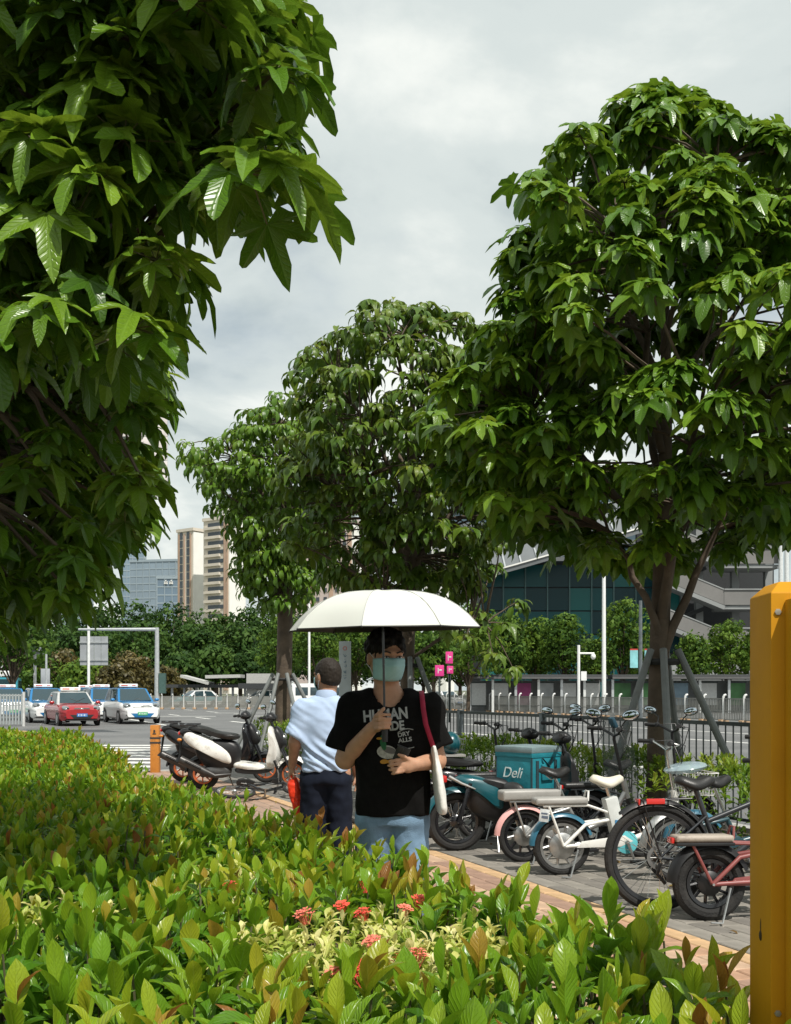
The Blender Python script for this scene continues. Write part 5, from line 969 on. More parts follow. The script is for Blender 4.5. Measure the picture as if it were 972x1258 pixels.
def small_ebike(loc, yaw, label, frame_m, Rw=0.225, wb=1.06, tw=0.055, rim_m=STEEL, hub=0.10, hub_m=STEEL, fend_m=None, seat_m=WHT, saddle_at=(0.34, 0.70), bench=None, bench_m=GREYV, hb=(0.83, 0.94), hb_m=CHR, mirrors=None, ring=None, name='electric_bicycle', lean=0.0, wheel_style='cast', bat=None, front_fend=None, tube=0.017, stay=True):
    r = thing(name, loc, yaw, label, 'bicycle', 'bicycles parked along the pavement'); r.rotation_euler = (lean, 0, yaw)
    wheel(r, (0, 0, Rw), Rw, tw, rim_m, wheel_style, hub, hub_m, 20 if wheel_style == 'spokes' else 10); wheel(r, (wb, 0, Rw), Rw, tw, rim_m, wheel_style, 0.045, STEEL, 20 if wheel_style == 'spokes' else 10, name='front_wheel')
    bb = Vector((0.47*wb, 0, Rw+0.02)); sx, sz = saddle_at; st = Vector((sx+0.005, 0, sz-0.05)); hx, hz = hb; hd0 = Vector((wb-0.14, 0, 0.50)); hd1 = Vector((hx, 0, hz-0.03)); fk = Vector((wb-0.02, 0, Rw)); sj = st*0.45+bb*0.55
    b = MB(); b.tube([hd0+(hd1-hd0)*0.12, Vector((wb*0.72, 0, 0.33)), bb+Vector((0.04, 0, 0.01)), bb], tube*1.35, 10); b.tube([bb, sj], tube*1.15, 10); b.tube([hd0, hd0+(hd1-hd0)*0.32], tube*1.5, 12)
    for s in (-1, 1):
        y = s*(tw/2+0.025)
        b.tube([Vector((0, y, Rw)), bb+Vector((-0.04, y*0.7, 0.0))], tube*0.85, 8); b.tube([Vector((0, y, Rw)), Vector((0.17, y, Rw+0.16)), sj+Vector((0, y*0.4, 0))], tube*0.85, 8)
    b.build('frame', frame_m, r, smooth=60); one('seat_post', CHR, r, lambda b: b.tube([sj, st+Vector((0, 0, 0.03))], tube*0.8, 8)); saddle(r, (sx, 0, sz), 0.26, 0.19, seat_m)
    fo = MB()
    for s in (-1, 1): fo.tube([hd0+Vector((0.03, s*0.05, -0.07)), fk+Vector((0, s*0.05, 0))], 0.013, 8)
    fo.tube([hd0+Vector((0.03, -0.055, -0.07)), hd0+Vector((0.03, 0.055, -0.07))], 0.016, 8); fo.tube([hd0+Vector((0.03, 0, -0.07)), hd0], 0.016, 8); fo.build('fork', frame_m if hb_m is not BLK else BLKM, r); one('stem', hb_m, r, lambda b: b.tube([hd0+(hd1-hd0)*0.3, hd1, Vector((hx, 0, hz))], 0.014, 10)); handlebar(r, (hx, 0, hz), 0.56, 0.06, 0.10, hb_m, mirrors=mirrors)
    if bench:
        x0, x1, z, th = bench; pad(r, x0, x1, z, 0.15, th, bench_m)
        q = MB()
        for s in (-1, 1): q.tube([Vector((0.0, s*0.06, Rw)), Vector((x0+0.10, s*0.055, z-th/2))], 0.010, 8); q.tube([Vector((x0+0.06, s*0.055, z-th/2-0.006)), Vector((x1, s*0.055, z-th/2-0.006)), sj+Vector((0, s*0.03, 0.02))], 0.010, 8)
        q.build('rack', frame_m, r); o = None if Rw != 0.225 else one('number_plate', mat('tag_white', (0.50, 0.52, 0.52), 0.5, var=0.2, scale=40), r, lambda b: b.box((x0+0.06, -0.083, z-0.10), (0.075, 0.003, 0.095), (0, R(8), 0)), bevel=0.001); o and one('plate_marking', mat('tag_ink', (0.08, 0.10, 0.14), 0.6), o, lambda b: (b.box((x0+0.06, -0.0855, z-0.085), (0.05, 0.002, 0.012), (0, R(8), 0)), b.box((x0+0.063, -0.0855, z-0.112), (0.05, 0.002, 0.02), (0, R(8), 0)))); one('grab_loop', frame_m, r, lambda b: b.tube([(x1+0.0, -0.05, z), (x1+0.012, -0.03, z+0.07), (x1+0.012, 0.03, z+0.07), (x1+0.0, 0.05, z)], 0.008, 8))
        if Rw > 0.226: one('tail_light', REDP, r, lambda b: b.box((x0-0.012, 0, z-0.01), (0.02, 0.09, 0.035)), bevel=0.006)
    if fend_m: fender(r, (0, 0, Rw), Rw+0.018, 20, 178, tw+0.03, fend_m)
    fender(r, (wb, 0, Rw), Rw+0.018, 30, 170, tw+0.03, front_fend or fend_m or BLK, 'front_fender')
    crank(r, bb, 0.15, R(-70), STEEL, ring, None if ring is None else MATS.get('cyan_disc') or mat('cyan_disc', (0.12, 0.50, 0.55), 0.4)); kickstand(r, (0.10, -0.09, Rw-0.02), (0.02, -0.16, 0.012))
    one('chain_guard', frame_m, r, lambda b: b.prism([(0.10, Rw-0.012), (bb.x-0.05, Rw-0.01), (bb.x+0.05, Rw+0.03), (bb.x-0.02, Rw+0.075), (0.14, Rw+0.035)], -0.062, -0.048), bevel=0.004)
    if bat: one('battery_pack', bat, r, lambda b: b.box((sx+0.07, 0, 0.43), (0.10, 0.11, 0.32), (0, R(-14), 0)), bevel=0.012)
    return r
def bikes():
    # white folding electric bike with wire basket
    p = (1.255, 8.0, 0); cyan = mat('cyan_disc', (0.12, 0.50, 0.55), 0.4)
    r = small_ebike(p, R(9), 'white electric bicycle with pale saddle, big silver rear hub and wire basket', WHT, bench=(-0.22, 0.19, 0.565, 0.055), fend_m=mat('blue_fender', (0.03, 0.13, 0.20), 0.3, coat=0.3), ring=0.085, bat=mat('battery_white', (0.60, 0.62, 0.60), 0.5), seat_m=mat('cream_vinyl', (0.62, 0.58, 0.48), 0.5, var=0.1, bump=0.1), saddle_at=(0.345, 0.70), hb=(0.84, 0.94))
    o = basket(r, (1.06, 0, 0.60), 0.26, 0.30, 0.17, WHT); one('basket_bracket', STEEL, r, lambda b: b.tube([(0.90, 0, 0.56), (0.94, 0, 0.60)], 0.012, 6))
    one('label_plate', mat('blue_label', (0.05, 0.22, 0.42), 0.4, var=0.4, scale=30), r, lambda b: b.box((0.43, -0.058, 0.38), (0.055, 0.004, 0.075)))
    one('rain_wrap', glass('clear_wrap', (0.35, 0.45, 0.50), 0.15, 0.55), r, lambda b: b.ell((1.0, 0.02, 0.80), (0.17, 0.15, 0.045), 16, 8, (0, R(-8), 0)))
    # pink mudguard electric bike with mirrors
    pinkm = mat('pink_enamel', (0.68, 0.36, 0.34), 0.3, var=0.08, coat=0.3)
    r = small_ebike((1.04, 8.6, 0), R(14), 'electric bicycle with pink rear mudguard, long grey bench seat and round mirrors', mat('silver_paint', (0.36, 0.36, 0.35), 0.35, 0.6), bench=(-0.20, 0.30, 0.55, 0.085), bench_m=GREYV, fend_m=pinkm, seat_m=LEATH, saddle_at=(0.26, 0.72), hb=(0.80, 1.02), hb_m=BLK, mirrors=(0.12, 0.075), hub=0.085, rim_m=BLKM, Rw=0.22)
    sh = glass('clear_windshield', (0.10, 0.115, 0.11), 0.2, 0.5, 0.4); b = MB(); rings = []
    for i in range(9):
        z = 0.42+i*0.095; rings.append([Vector((0.90-0.10*(i/8)+0.06*math.cos(u*1.3)-0.02, u*(0.26+0.05*math.sin(i/8*3.1)), z)) for u in [-1+0.2*k for k in range(11)]])
    vs = [q for g in rings for q in g]; b.add(vs, [(i*11+j, i*11+j+1, (i+1)*11+j+1, (i+1)*11+j) for i in range(8) for j in range(10)]); b.build('leg_shield', sh, r)
    one('phone_holder', mat('blue_black', (0.02, 0.06, 0.09), 0.4), r, lambda b: b.box((0.80, 0.02, 1.13), (0.03, 0.09, 0.09), (0, R(-25), 0)), bevel=0.01); one('holder_stalk', BLK, r, lambda b: b.tube([(0.80, 0.02, 1.05), (0.80, 0.02, 1.12)], 0.007, 6))
    # black bicycle with the large rear wheel
    r = thing('bicycle', (1.66, 6.7, 0), R(5), 'black bicycle with a large spoked wheel and red reflector on its rear rack', 'bicycle', 'bicycles parked along the pavement'); r.rotation_euler = (R(-4), 0, R(5)); Rw = 0.34
    wheel(r, (0, 0, Rw), Rw, 0.052, BLKM, 'spokes', 0.035, BLK, 32, True, 0.06, rim_h=0.026); wheel(r, (1.06, 0, Rw), Rw, 0.052, BLKM, 'spokes', 0.03, BLK, 32, name='front_wheel', rim_h=0.026); fr = mat('black_frame', (0.022, 0.025, 0.030), 0.3, var=0.2, coat=0.4); bb = Vector((0.43, 0, 0.29)); st = Vector((0.27, 0, 0.76)); h0 = Vector((0.87, 0, 0.60)); h1 = Vector((0.83, 0, 0.78)); b = MB()
    b.tube([bb, st], 0.017, 10); b.tube([bb, h0], 0.021, 10); b.tube([bb*0.42+st*0.58, h1-Vector((0, 0, .03))], 0.017, 10); b.tube([h0, h1], 0.021, 10)
    for s in (-1, 1): b.tube([(0, s*0.06, Rw), bb+Vector((-.03, s*.03, 0))], 0.010, 8); b.tube([(0, s*0.06, Rw), bb*0.35+st*0.65+Vector((0, s*.02, 0))], 0.009, 8)
    b.build('frame', fr, r, smooth=60); fo = MB(); [fo.tube([h0+Vector((0.02, s*.045, -.05)), (1.06, s*.05, Rw)], 0.012, 8) for s in (-1, 1)]; fo.tube([h0+Vector((.02, -.05, -.05)), h0+Vector((.02, .05, -.05))], 0.014, 8); fo.build('fork', fr, r)
    one('stem', BLK, r, lambda b: b.tube([h1, h1+Vector((-0.04, 0, 0.14))], 0.014, 8)); handlebar(r, h1+Vector((-0.04, 0, 0.15)), 0.60, 0.02, 0.06, BLK); saddle(r, (0.25, 0, 0.80), 0.26, 0.16, LEATH); crank(r, bb, 0.17, R(-55), BLK, 0.09, BLK); fender(r, (0, 0, Rw), Rw+0.02, 25, 130, 0.065, BLK)
    q = MB()
    for s in (-1, 1): q.tube([(0.01, s*0.065, Rw), (-0.10, s*0.06, 0.70), (0.22, s*0.06, 0.71)], 0.006, 6)
    for k in range(4): q.tube([(-0.10+k*0.09, -0.06, 0.705), (-0.10+k*0.09, 0.06, 0.705)], 0.005, 6)
    q.build('rear_rack', BLK, r); one('reflector', REDP, r, lambda b: b.box((-0.02, -0.069, 0.695), (0.12, 0.012, 0.035)), bevel=0.005); one('reflector', REDP, r, lambda b: b.box((-0.115, 0, 0.69), (0.012, 0.08, 0.04)), bevel=0.004); one('chain', BLK, r, lambda b: (b.tube([(0, -0.055, Rw+0.04), bb+Vector((0, -.055, 0.085))], 0.005, 4), b.tube([(0, -0.055, Rw-0.04), bb+Vector((0, -.055, -0.085))], 0.005, 4)))
    one('derailleur', BLK, r, lambda b: b.tube([(0.0, -0.07, Rw-0.03), (-0.02, -0.07, Rw-0.10), (0.03, -0.07, Rw-0.16)], 0.012, 6))
    # dusty red fat-tyre bike
    red = mat('dusty_red_paint', (0.215, 0.055, 0.05), 0.38, var=0.12, coat=0.2)
    r = small_ebike((1.905, 6.42, 0), R(4), 'dusty red electric bicycle with fat black rear tyre and flat brown topped bench', red, Rw=0.228, tw=0.085, rim_m=BLKM, hub=0.075, hub_m=BLK, fend_m=BLK, bench=(-0.22, 0.14, 0.50, 0.045), bench_m=mat('worn_bench', (0.34, 0.29, 0.24), 0.6, var=0.2, dirt=((0.12, 0.10, 0.08), 8)), seat_m=LEATH, saddle_at=(0.42, 0.72), hb=(0.90, 0.98), hb_m=BLK, wheel_style='cast', lean=R(-3), name='fat_tyre_bicycle')
    one('bench_rim', BLK, r, lambda b: b.box((-0.04, 0, 0.468), (0.36, 0.16, 0.02)), bevel=0.006)
    # dark bike and silver-barred bike half hidden behind the others
    small_ebike((0.18, 10.5, 0), R(16), 'black bicycle with wide black handlebars behind the teal delivery box', BLKM, Rw=0.25, rim_m=BLKM, hub=0.05, seat_m=LEATH, hb=(0.86, 1.00), hb_m=BLK, wheel_style='spokes', saddle_at=(0.30, 0.74), name='bicycle')
    r = small_ebike((-0.36, 11.0, 0), R(18), 'old bicycle with raised silver handlebars and dark wire basket beside the black shirt', BLKM, Rw=0.26, rim_m=STEEL, hub=0.05, seat_m=LEATH, hb=(0.82, 0.95), hb_m=CHR, wheel_style='spokes', saddle_at=(0.30, 0.74), name='bicycle'); basket(r, (0.98, 0, 0.66), 0.26, 0.32, 0.22, STEEL)
    small_ebike((1.62, 9.15, 0), R(15), 'grey electric bicycle with black saddle close behind the white one', mat('gunmetal', (0.06, 0.065, 0.07), 0.35, 0.5), Rw=0.235, rim_m=BLKM, hub=0.07, hub_m=BLK, seat_m=LEATH, bench=(-0.2, 0.15, 0.58, 0.05), bench_m=LEATH, hb=(0.86, 1.03), hb_m=BLK, mirrors=(0.13, 0.06), saddle_at=(0.32, 0.74), fend_m=BLK)
    r = small_ebike((2.05, 7.75, 0), R(12), 'dark bicycle with chrome handlebars and grey basket between the white and the big wheeled bicycles', mat('petrol_paint', (0.02, 0.06, 0.075), 0.3, coat=0.3), Rw=0.25, rim_m=STEEL, hub=0.05, seat_m=LEATH, hb=(0.84, 0.98), hb_m=CHR, wheel_style='spokes', saddle_at=(0.30, 0.72), fend_m=STEEL, name='bicycle'); basket(r, (1.02, 0, 0.62), 0.24, 0.30, 0.20, STEEL)
    small_ebike((0.78, 9.9, 0), R(13), 'black electric bicycle behind the delivery box', BLKM, Rw=0.23, rim_m=BLKM, hub=0.08, hub_m=BLK, seat_m=LEATH, bench=(-0.2, 0.2, 0.60, 0.06), bench_m=LEATH, hb=(0.84, 1.02), hb_m=BLK, mirrors=(0.12, 0.06), saddle_at=(0.32, 0.75), fend_m=BLK)
    small_ebike((1.15, 10.5, 0), R(14), 'black bicycle with mirrors in the back row beside the railing', BLKM, Rw=0.24, rim_m=BLKM, hub=0.06, hub_m=BLK, seat_m=LEATH, hb=(0.86, 1.04), hb_m=BLK, mirrors=(0.12, 0.065), saddle_at=(0.30, 0.76), fend_m=BLK, bench=(-0.2, 0.15, 0.60, 0.05), bench_m=LEATH)
    # bicycle lying on its side by the scooters
    r = thing('fallen_bicycle', (-1.95, 13.3, 0.05), R(24), 'small dark bicycle lying on its side in front of the scooters', 'bicycle', 'bicycles parked along the pavement'); r.rotation_euler = (R(-80), 0, R(24)); Rw = 0.27
    wheel(r, (0, 0, Rw), Rw, 0.045, STEEL, 'spokes', 0.03, STEEL, 24); w2 = wheel(r, (0.92, 0, Rw), Rw, 0.045, STEEL, 'spokes', 0.03, STEEL, 24, name='front_wheel'); bb = Vector((0.40, 0, 0.25)); b = MB(); b.tube([bb, (0.28, 0, 0.62)], 0.016, 8); b.tube([bb, (0.80, 0, 0.50)], 0.02, 8); b.tube([(0.30, 0, 0.55), (0.78, 0, 0.62)], 0.016, 8); b.tube([(0.80, 0, 0.48), (0.77, 0, 0.68)], 0.02, 8)
    for s in (-1, 1): b.tube([(0, s*.05, Rw), bb+Vector((0, s*.03, 0))], 0.009, 6); b.tube([(0, s*.05, Rw), (0.29, s*.02, 0.58)], 0.008, 6); b.tube([(0.80, s*.04, 0.46), (0.92, s*.05, Rw)], 0.011, 6)
    b.build('frame', BLKM, r); saddle(r, (0.26, 0, 0.70), 0.25, 0.16, LEATH); handlebar(r, (0.75, 0, 0.80), 0.5, 0.03, 0.06, STEEL); crank(r, bb, 0.15, R(20), STEEL, 0.08, STEEL)
bikes()
# ---------------------------------------------------------------- scooters
def rslab(b, outline, yw, inset=0.35, n=4, yc=0.0, crown=None):
    """rounded panel: side outline (x, z) swept across y, the edges drawn in towards both sides"""
    cx = sum(p[0] for p in outline)/len(outline); cz = sum(p[1] for p in outline)/len(outline); rings = []
    for i in range(-n, n+1):
        t = i/n; k = 1-inset*(abs(t)**3.2); rings.append([Vector((cx+(x-cx)*k, yc+t*yw/2, cz+(z-cz)*k)) for x, z in outline])
    b.loft(rings)
def smooth_outline(pts, it=2):
    for _ in range(it):
        q = []
        for i in range(len(pts)):
            a, c = pts[i], pts[(i+1) % len(pts)]; q += [(a[0]*.75+c[0]*.25, a[1]*.75+c[1]*.25), (a[0]*.25+c[0]*.75, a[1]*.25+c[1]*.75)]
        pts = q
    return pts
def panel(root, name, m, outline, yw, inset=0.3, yc=0.0, it=2): b = MB(); rslab(b, smooth_outline(outline, it), yw, inset, yc=yc); return b.build(name, m, root, smooth=60)
def scooter(loc, yaw, label, side_m, front_m, rim_m, seat_m=LEATH, rack=True, lean=0.0):
    r = thing('motor_scooter', loc, yaw, label, 'scooter', 'motor scooters parked beside the crossing'); r.rotation_euler = (lean, 0, yaw); Rw = 0.225; wb = 1.27
    wheel(r, (0, 0, Rw), Rw, 0.085, rim_m, 'cast', 0.05, BLK, 7); wheel(r, (wb, 0, Rw), Rw, 0.075, rim_m, 'cast', 0.04, BLK, 7, True, name='front_wheel')
    panel(r, 'side_panel', side_m, [(-0.30, 0.80), (-0.24, 0.66), (0.02, 0.52), (0.34, 0.36), (0.48, 0.34), (0.46, 0.50), (0.30, 0.64), (0.02, 0.78), (-0.20, 0.86)], 0.27, 0.25)
    panel(r, 'seat', seat_m, [(-0.22, 0.86), (-0.10, 0.84), (0.20, 0.74), (0.42, 0.70), (0.52, 0.72), (0.53, 0.78), (0.40, 0.80), (0.22, 0.82), (0.02, 0.90), (-0.16, 0.93)], 0.27, 0.35)
    panel(r, 'underseat', BLK, [(0.0, 0.30), (0.50, 0.28), (0.56, 0.60), (0.42, 0.72), (0.0, 0.72), (-0.15, 0.62)], 0.22, 0.2)
    panel(r, 'tail', BLK, [(-0.33, 0.80), (-0.24, 0.72), (-0.02, 0.66), (0.0, 0.82), (-0.2, 0.88), (-0.31, 0.86)], 0.20, 0.3); one('tail_light', REDP, r, lambda b: b.ell((-0.32, 0, 0.80), (0.03, 0.08, 0.03)))
    panel(r, 'floorboard', BLK, [(0.46, 0.24), (0.95, 0.24), (1.0, 0.33), (0.46, 0.34)], 0.32, 0.15); panel(r, 'lower_fairing', front_m, [(0.42, 0.30), (0.98, 0.28), (1.02, 0.36), (0.70, 0.38), (0.44, 0.42)], 0.345, 0.4)
    panel(r, 'leg_shield', front_m, [(0.92, 0.30), (1.06, 0.34), (1.12, 0.55), (1.04, 0.80), (0.98, 0.92), (0.93, 0.90), (0.97, 0.62), (0.90, 0.42)], 0.42, 0.25); panel(r, 'nose', BLK, [(1.02, 0.56), (1.16, 0.58), (1.20, 0.68), (1.10, 0.88), (1.0, 0.92)], 0.24, 0.4)
    fender(r, (wb, 0, Rw), Rw+0.025, 25, 160, 0.13, front_m, 'front_fender'); fender(r, (0, 0, Rw), Rw+0.035, 60, 175, 0.12, BLK, 'rear_fender')
    fo = MB()
    for s in (-1, 1): fo.tube([(1.10, s*.07, 0.62), (wb, s*.075, Rw)], 0.018, 8)
    fo.tube([(0.96, 0, 0.98), (1.10, 0, 0.62)], 0.022, 8); fo.build('fork', BLKM, r); panel(r, 'headset', BLK, [(0.88, 0.98), (1.0, 0.95), (1.06, 1.02), (0.98, 1.10), (0.90, 1.07)], 0.24, 0.5); handlebar(r, (0.94, 0, 1.02), 0.66, 0.02, 0.07, BLK, mirrors=(0.16, 0.06)); one('headlight', CHR, r, lambda b: b.ell((1.15, 0, 0.74), (0.04, 0.09, 0.06)))
    ex = MB(); ex.tube([(0.42, -0.14, 0.24), (0.20, -0.17, 0.22), (0.08, -0.18, 0.27), (-0.28, -0.18, 0.45)], [0.02, 0.024, 0.055, 0.06], 14); ex.build('exhaust', mat('dark_exhaust', (0.05, 0.048, 0.046), 0.4, 0.5, var=0.2), r, smooth=60); one('heat_shield', BLK, r, lambda b: b.tube([(0.02, -0.215, 0.33), (-0.20, -0.222, 0.44)], [0.03, 0.032], 8, flat=0.35))
    panel(r, 'engine', mat('engine_cases', (0.10, 0.10, 0.10), 0.5, 0.5), [(-0.06, 0.18), (0.36, 0.16), (0.42, 0.30), (0.30, 0.38), (-0.05, 0.32)], 0.20, 0.2); one('shock', rim_m, r, lambda b: b.tube([(-0.05, 0.10, 0.26), (-0.02, 0.10, 0.60)], 0.022, 8)); 
    if rack: one('rear_rack', BLKM, r, lambda b: (b.tube([(-0.05, -0.10, 0.92), (-0.30, -0.10, 0.92), (-0.34, 0, 0.93), (-0.30, 0.10, 0.92), (-0.05, 0.10, 0.92)], 0.010, 8), b.tube([(-0.25, -.1, .92), (-0.25, .1, .92)], 0.008, 6)))
    one('plate_bracket', BLK, r, lambda b: b.tube([(-0.30, 0, 0.72), (-0.34, 0, 0.46), (-0.36, 0, 0.40)], [0.02, 0.014, 0.05], 6)); one('kickstand', STEEL, r, lambda b: b.tube([(0.35, 0.06, 0.2), (0.38, 0.2, 0.012)], 0.010, 6)); one('indicator', AMBER, r, lambda b: b.ell((-0.30, -0.13, 0.72), (0.035, 0.02, 0.022))); return r
ORIM = mat('orange_rim', (0.50, 0.13, 0.045), 0.35, 0.3, var=0.2)
scooter((-2.70, 14.9, 0), R(-3), 'white and black motor scooter with orange wheel rims beside the fallen bicycle', WHT, WHT, ORIM, lean=R(4))
scooter((-3.22, 16.1, 0), R(-4), 'black motor scooter with orange rims parked behind the white one', BLKM, BLKM, ORIM, lean=R(4))
def teal_moped(loc, yaw, label, teal, box):
    r = thing('moped', loc, yaw, label, 'moped', 'delivery mopeds parked along the pavement'); Rw = 0.26; wb = 1.22
    wheel(r, (0, 0, Rw), Rw, 0.075, BLKM, 'spokes', 0.06, BLKM, 28); wheel(r, (wb, 0, Rw), Rw, 0.07, BLKM, 'spokes', 0.05, STEEL, 28, name='front_wheel'); fender(r, (0, 0, Rw), Rw+0.03, 55, 175, 0.13, teal, 'rear_fender'); fender(r, (wb, 0, Rw), Rw+0.03, 30, 165, 0.12, teal, 'front_fender')
    panel(r, 'side_panel', teal, [(-0.04, 0.63), (0.08, 0.56), (0.24, 0.45), (0.36, 0.34), (0.44, 0.34), (0.42, 0.54), (0.30, 0.63), (0.06, 0.68)], 0.24, 0.3); panel(r, 'body', BLK, [(0.10, 0.28), (0.55, 0.24), (0.92, 0.25), (0.92, 0.33), (0.58, 0.38), (0.50, 0.64), (0.05, 0.66)], 0.20, 0.2)
    panel(r, 'seat', LEATH, [(-0.18, 0.70), (0.45, 0.66), (0.50, 0.72), (0.30, 0.76), (-0.15, 0.79)], 0.25, 0.35) if not box else panel(r, 'deck', BLK, [(0.16, 0.60), (0.84, 0.42), (0.86, 0.455), (0.18, 0.66)], 0.24, 0.15)
    one('tail_light', REDP, r, lambda b: b.box((-0.135, 0, 0.635), (0.07, 0.20, 0.06)), bevel=0.015); one('light_trim', STEEL, r, lambda b: b.tube([(-0.09, -0.125, 0.66), (0.02, -0.13, 0.60), (0.14, -0.128, 0.55)], [0.016, 0.012, 0.006], 8)); panel(r, 'leg_shield', BLK, [(0.92, 0.30), (1.02, 0.34), (1.08, 0.6), (1.0, 0.86), (0.95, 0.86), (0.98, 0.6), (0.90, 0.42)], 0.40, 0.25)
    fo = MB(); [fo.tube([(1.03, s*.06, 0.66), (wb, s*.07, Rw)], 0.016, 8) for s in (-1, 1)]; fo.tube([(0.93, 0, 0.95), (1.04, 0, 0.66)], 0.02, 8); fo.build('fork', BLKM, r); panel(r, 'headset', BLK, [(0.86, 0.94), (0.98, 0.92), (1.04, 0.98), (0.96, 1.05), (0.88, 1.02)], 0.22, 0.5); handlebar(r, (0.92, 0, 0.98), 0.64, 0.03, 0.08, BLK); one('shock', BLKM, r, lambda b: b.tube([(0.0, -0.11, Rw), (0.10, -0.11, 0.60)], 0.02, 8)); one('kickstand', STEEL, r, lambda b: b.tube([(0.35, -0.06, 0.2), (0.33, -0.2, 0.012)], 0.010, 6)); return r
TEAL = mat('teal_gloss', (0.004, 0.066, 0.082), 0.32, var=0.12, coat=0.4)
teal_moped((0.53, 9.2, 0), R(8), 'teal moped with red tail light carrying the delivery box', TEAL, True)
r = teal_moped((0.36, 10.0, 0), R(10), 'black moped with a round teal backrest behind the teal moped', BLKM, False); one('backrest', TEAL, r, lambda b: b.ell((0.16, 0, 0.90), (0.10, 0.13, 0.11))); one('backrest_stay', STEEL, r, lambda b: b.tube([(0.16, 0, 0.74), (0.16, 0, 0.85)], 0.02, 8)); one('rear_tray', GREYV, r, lambda b: b.box((0.16, 0, 0.785), (0.26, 0.2, 0.02)))
def delivery_box():
    m = mat('teal_fabric', (0.008, 0.18, 0.225), 0.6, var=0.15, scale=6, bump=0.5, bscale=14); tr = mat('dark_webbing', (0.015, 0.04, 0.05), 0.7); lidm = mat('grey_teal_fabric', (0.16, 0.22, 0.23), 0.55, var=0.2, scale=6, bump=0.3); r = thing('delivery_box', (1.165, 9.28, 0.455), R(44), 'turquoise insulated delivery box with grey lid on the teal moped', 'box'); w, d, h = 0.40, 0.40, 0.42
    b = MB(); b.box((0, 0, h/2), (w, d, h)); o = b.build('body', m, r, bevel=0.014); l = one('lid', lidm, r, lambda b: b.box((0, 0, h+0.012), (w+0.02, d+0.02, 0.055)), bevel=0.012); one('lid_flap', m, l, lambda b: b.box((0, 0, h-0.03), (w+0.012, d+0.012, 0.05)), bevel=0.006)
    for sx, sy in ((-1, -1), (1, -1), (1, 1), (-1, 1)): one('edge_piping', tr, o, lambda b: b.tube([(sx*w/2*0.985, sy*d/2*0.985, 0.01), (sx*w/2*0.985, sy*d/2*0.985, h-0.02)], 0.007, 6))
    for x in (-0.13, 0.12): one('strap', tr, o, lambda b: b.box((x, -d/2-0.004, h*0.42), (0.035, 0.008, h*0.78)))
    one('pocket', m, o, lambda b: b.box((0.0, -d/2-0.010, 0.24), (0.16, 0.022, 0.14)), bevel=0.008); one('strap', tr, o, lambda b: b.tube([(-0.07, -d/2-0.012, 0.36), (0.0, -d/2-0.03, 0.29), (0.07, -d/2-0.012, 0.36)], 0.012, 6, flat=0.4)); one('strap', tr, o, lambda b: b.box((w/2+0.004, 0.1, h*0.42), (0.008, 0.035, h*0.78)))
    t = bpy.data.curves.new('lettering', 'FONT'); t.body = 'Deli'; t.size = 0.13; t.shear = 0.3; t.extrude = 0.0015; t.align_x = 'CENTER'; q = link('lettering_curve', t); dg = bpy.context.evaluated_depsgraph_get(); me = bpy.data.meshes.new_from_object(q.evaluated_get(dg)); bpy.data.objects.remove(q); me.materials.clear(); me.materials.append(mat('white_print', (0.62, 0.72, 0.72), 0.6)); lo = link('lettering', me, o); lo.rotation_euler = (R(90), 0, R(-90)); lo.location = (-w/2-0.003, 0.02, 0.19)
    one('lunch_bag', LEATH, r, lambda b: b.ell((-w/2-0.06, -0.04, 0.075), (0.06, 0.13, 0.085), 14, 8))
delivery_box()
def yellow_stand():
    r = thing('yellow_stand', (-0.48, 7.75, 0), R(15), 'small yellow folding stand on the paving behind the man in the light blue shirt', 'stand'); m = mat('bright_yellow_plastic', (0.66, 0.42, 0.015), 0.45, var=0.1)
    one('base', m, r, lambda b: b.box((0, 0, 0.18), (0.22, 0.16, 0.05)), bevel=0.012); 
    for s in (-1, 1): one('leg', m, r, lambda b: b.bar((s*0.09, 0, 0.0), (s*0.015, 0, 0.52), 0.024, 0.03)); one('foot', BLK, r, lambda b: b.box((s*0.092, 0, 0.011), (0.04, 0.05, 0.02)))
yellow_stand()

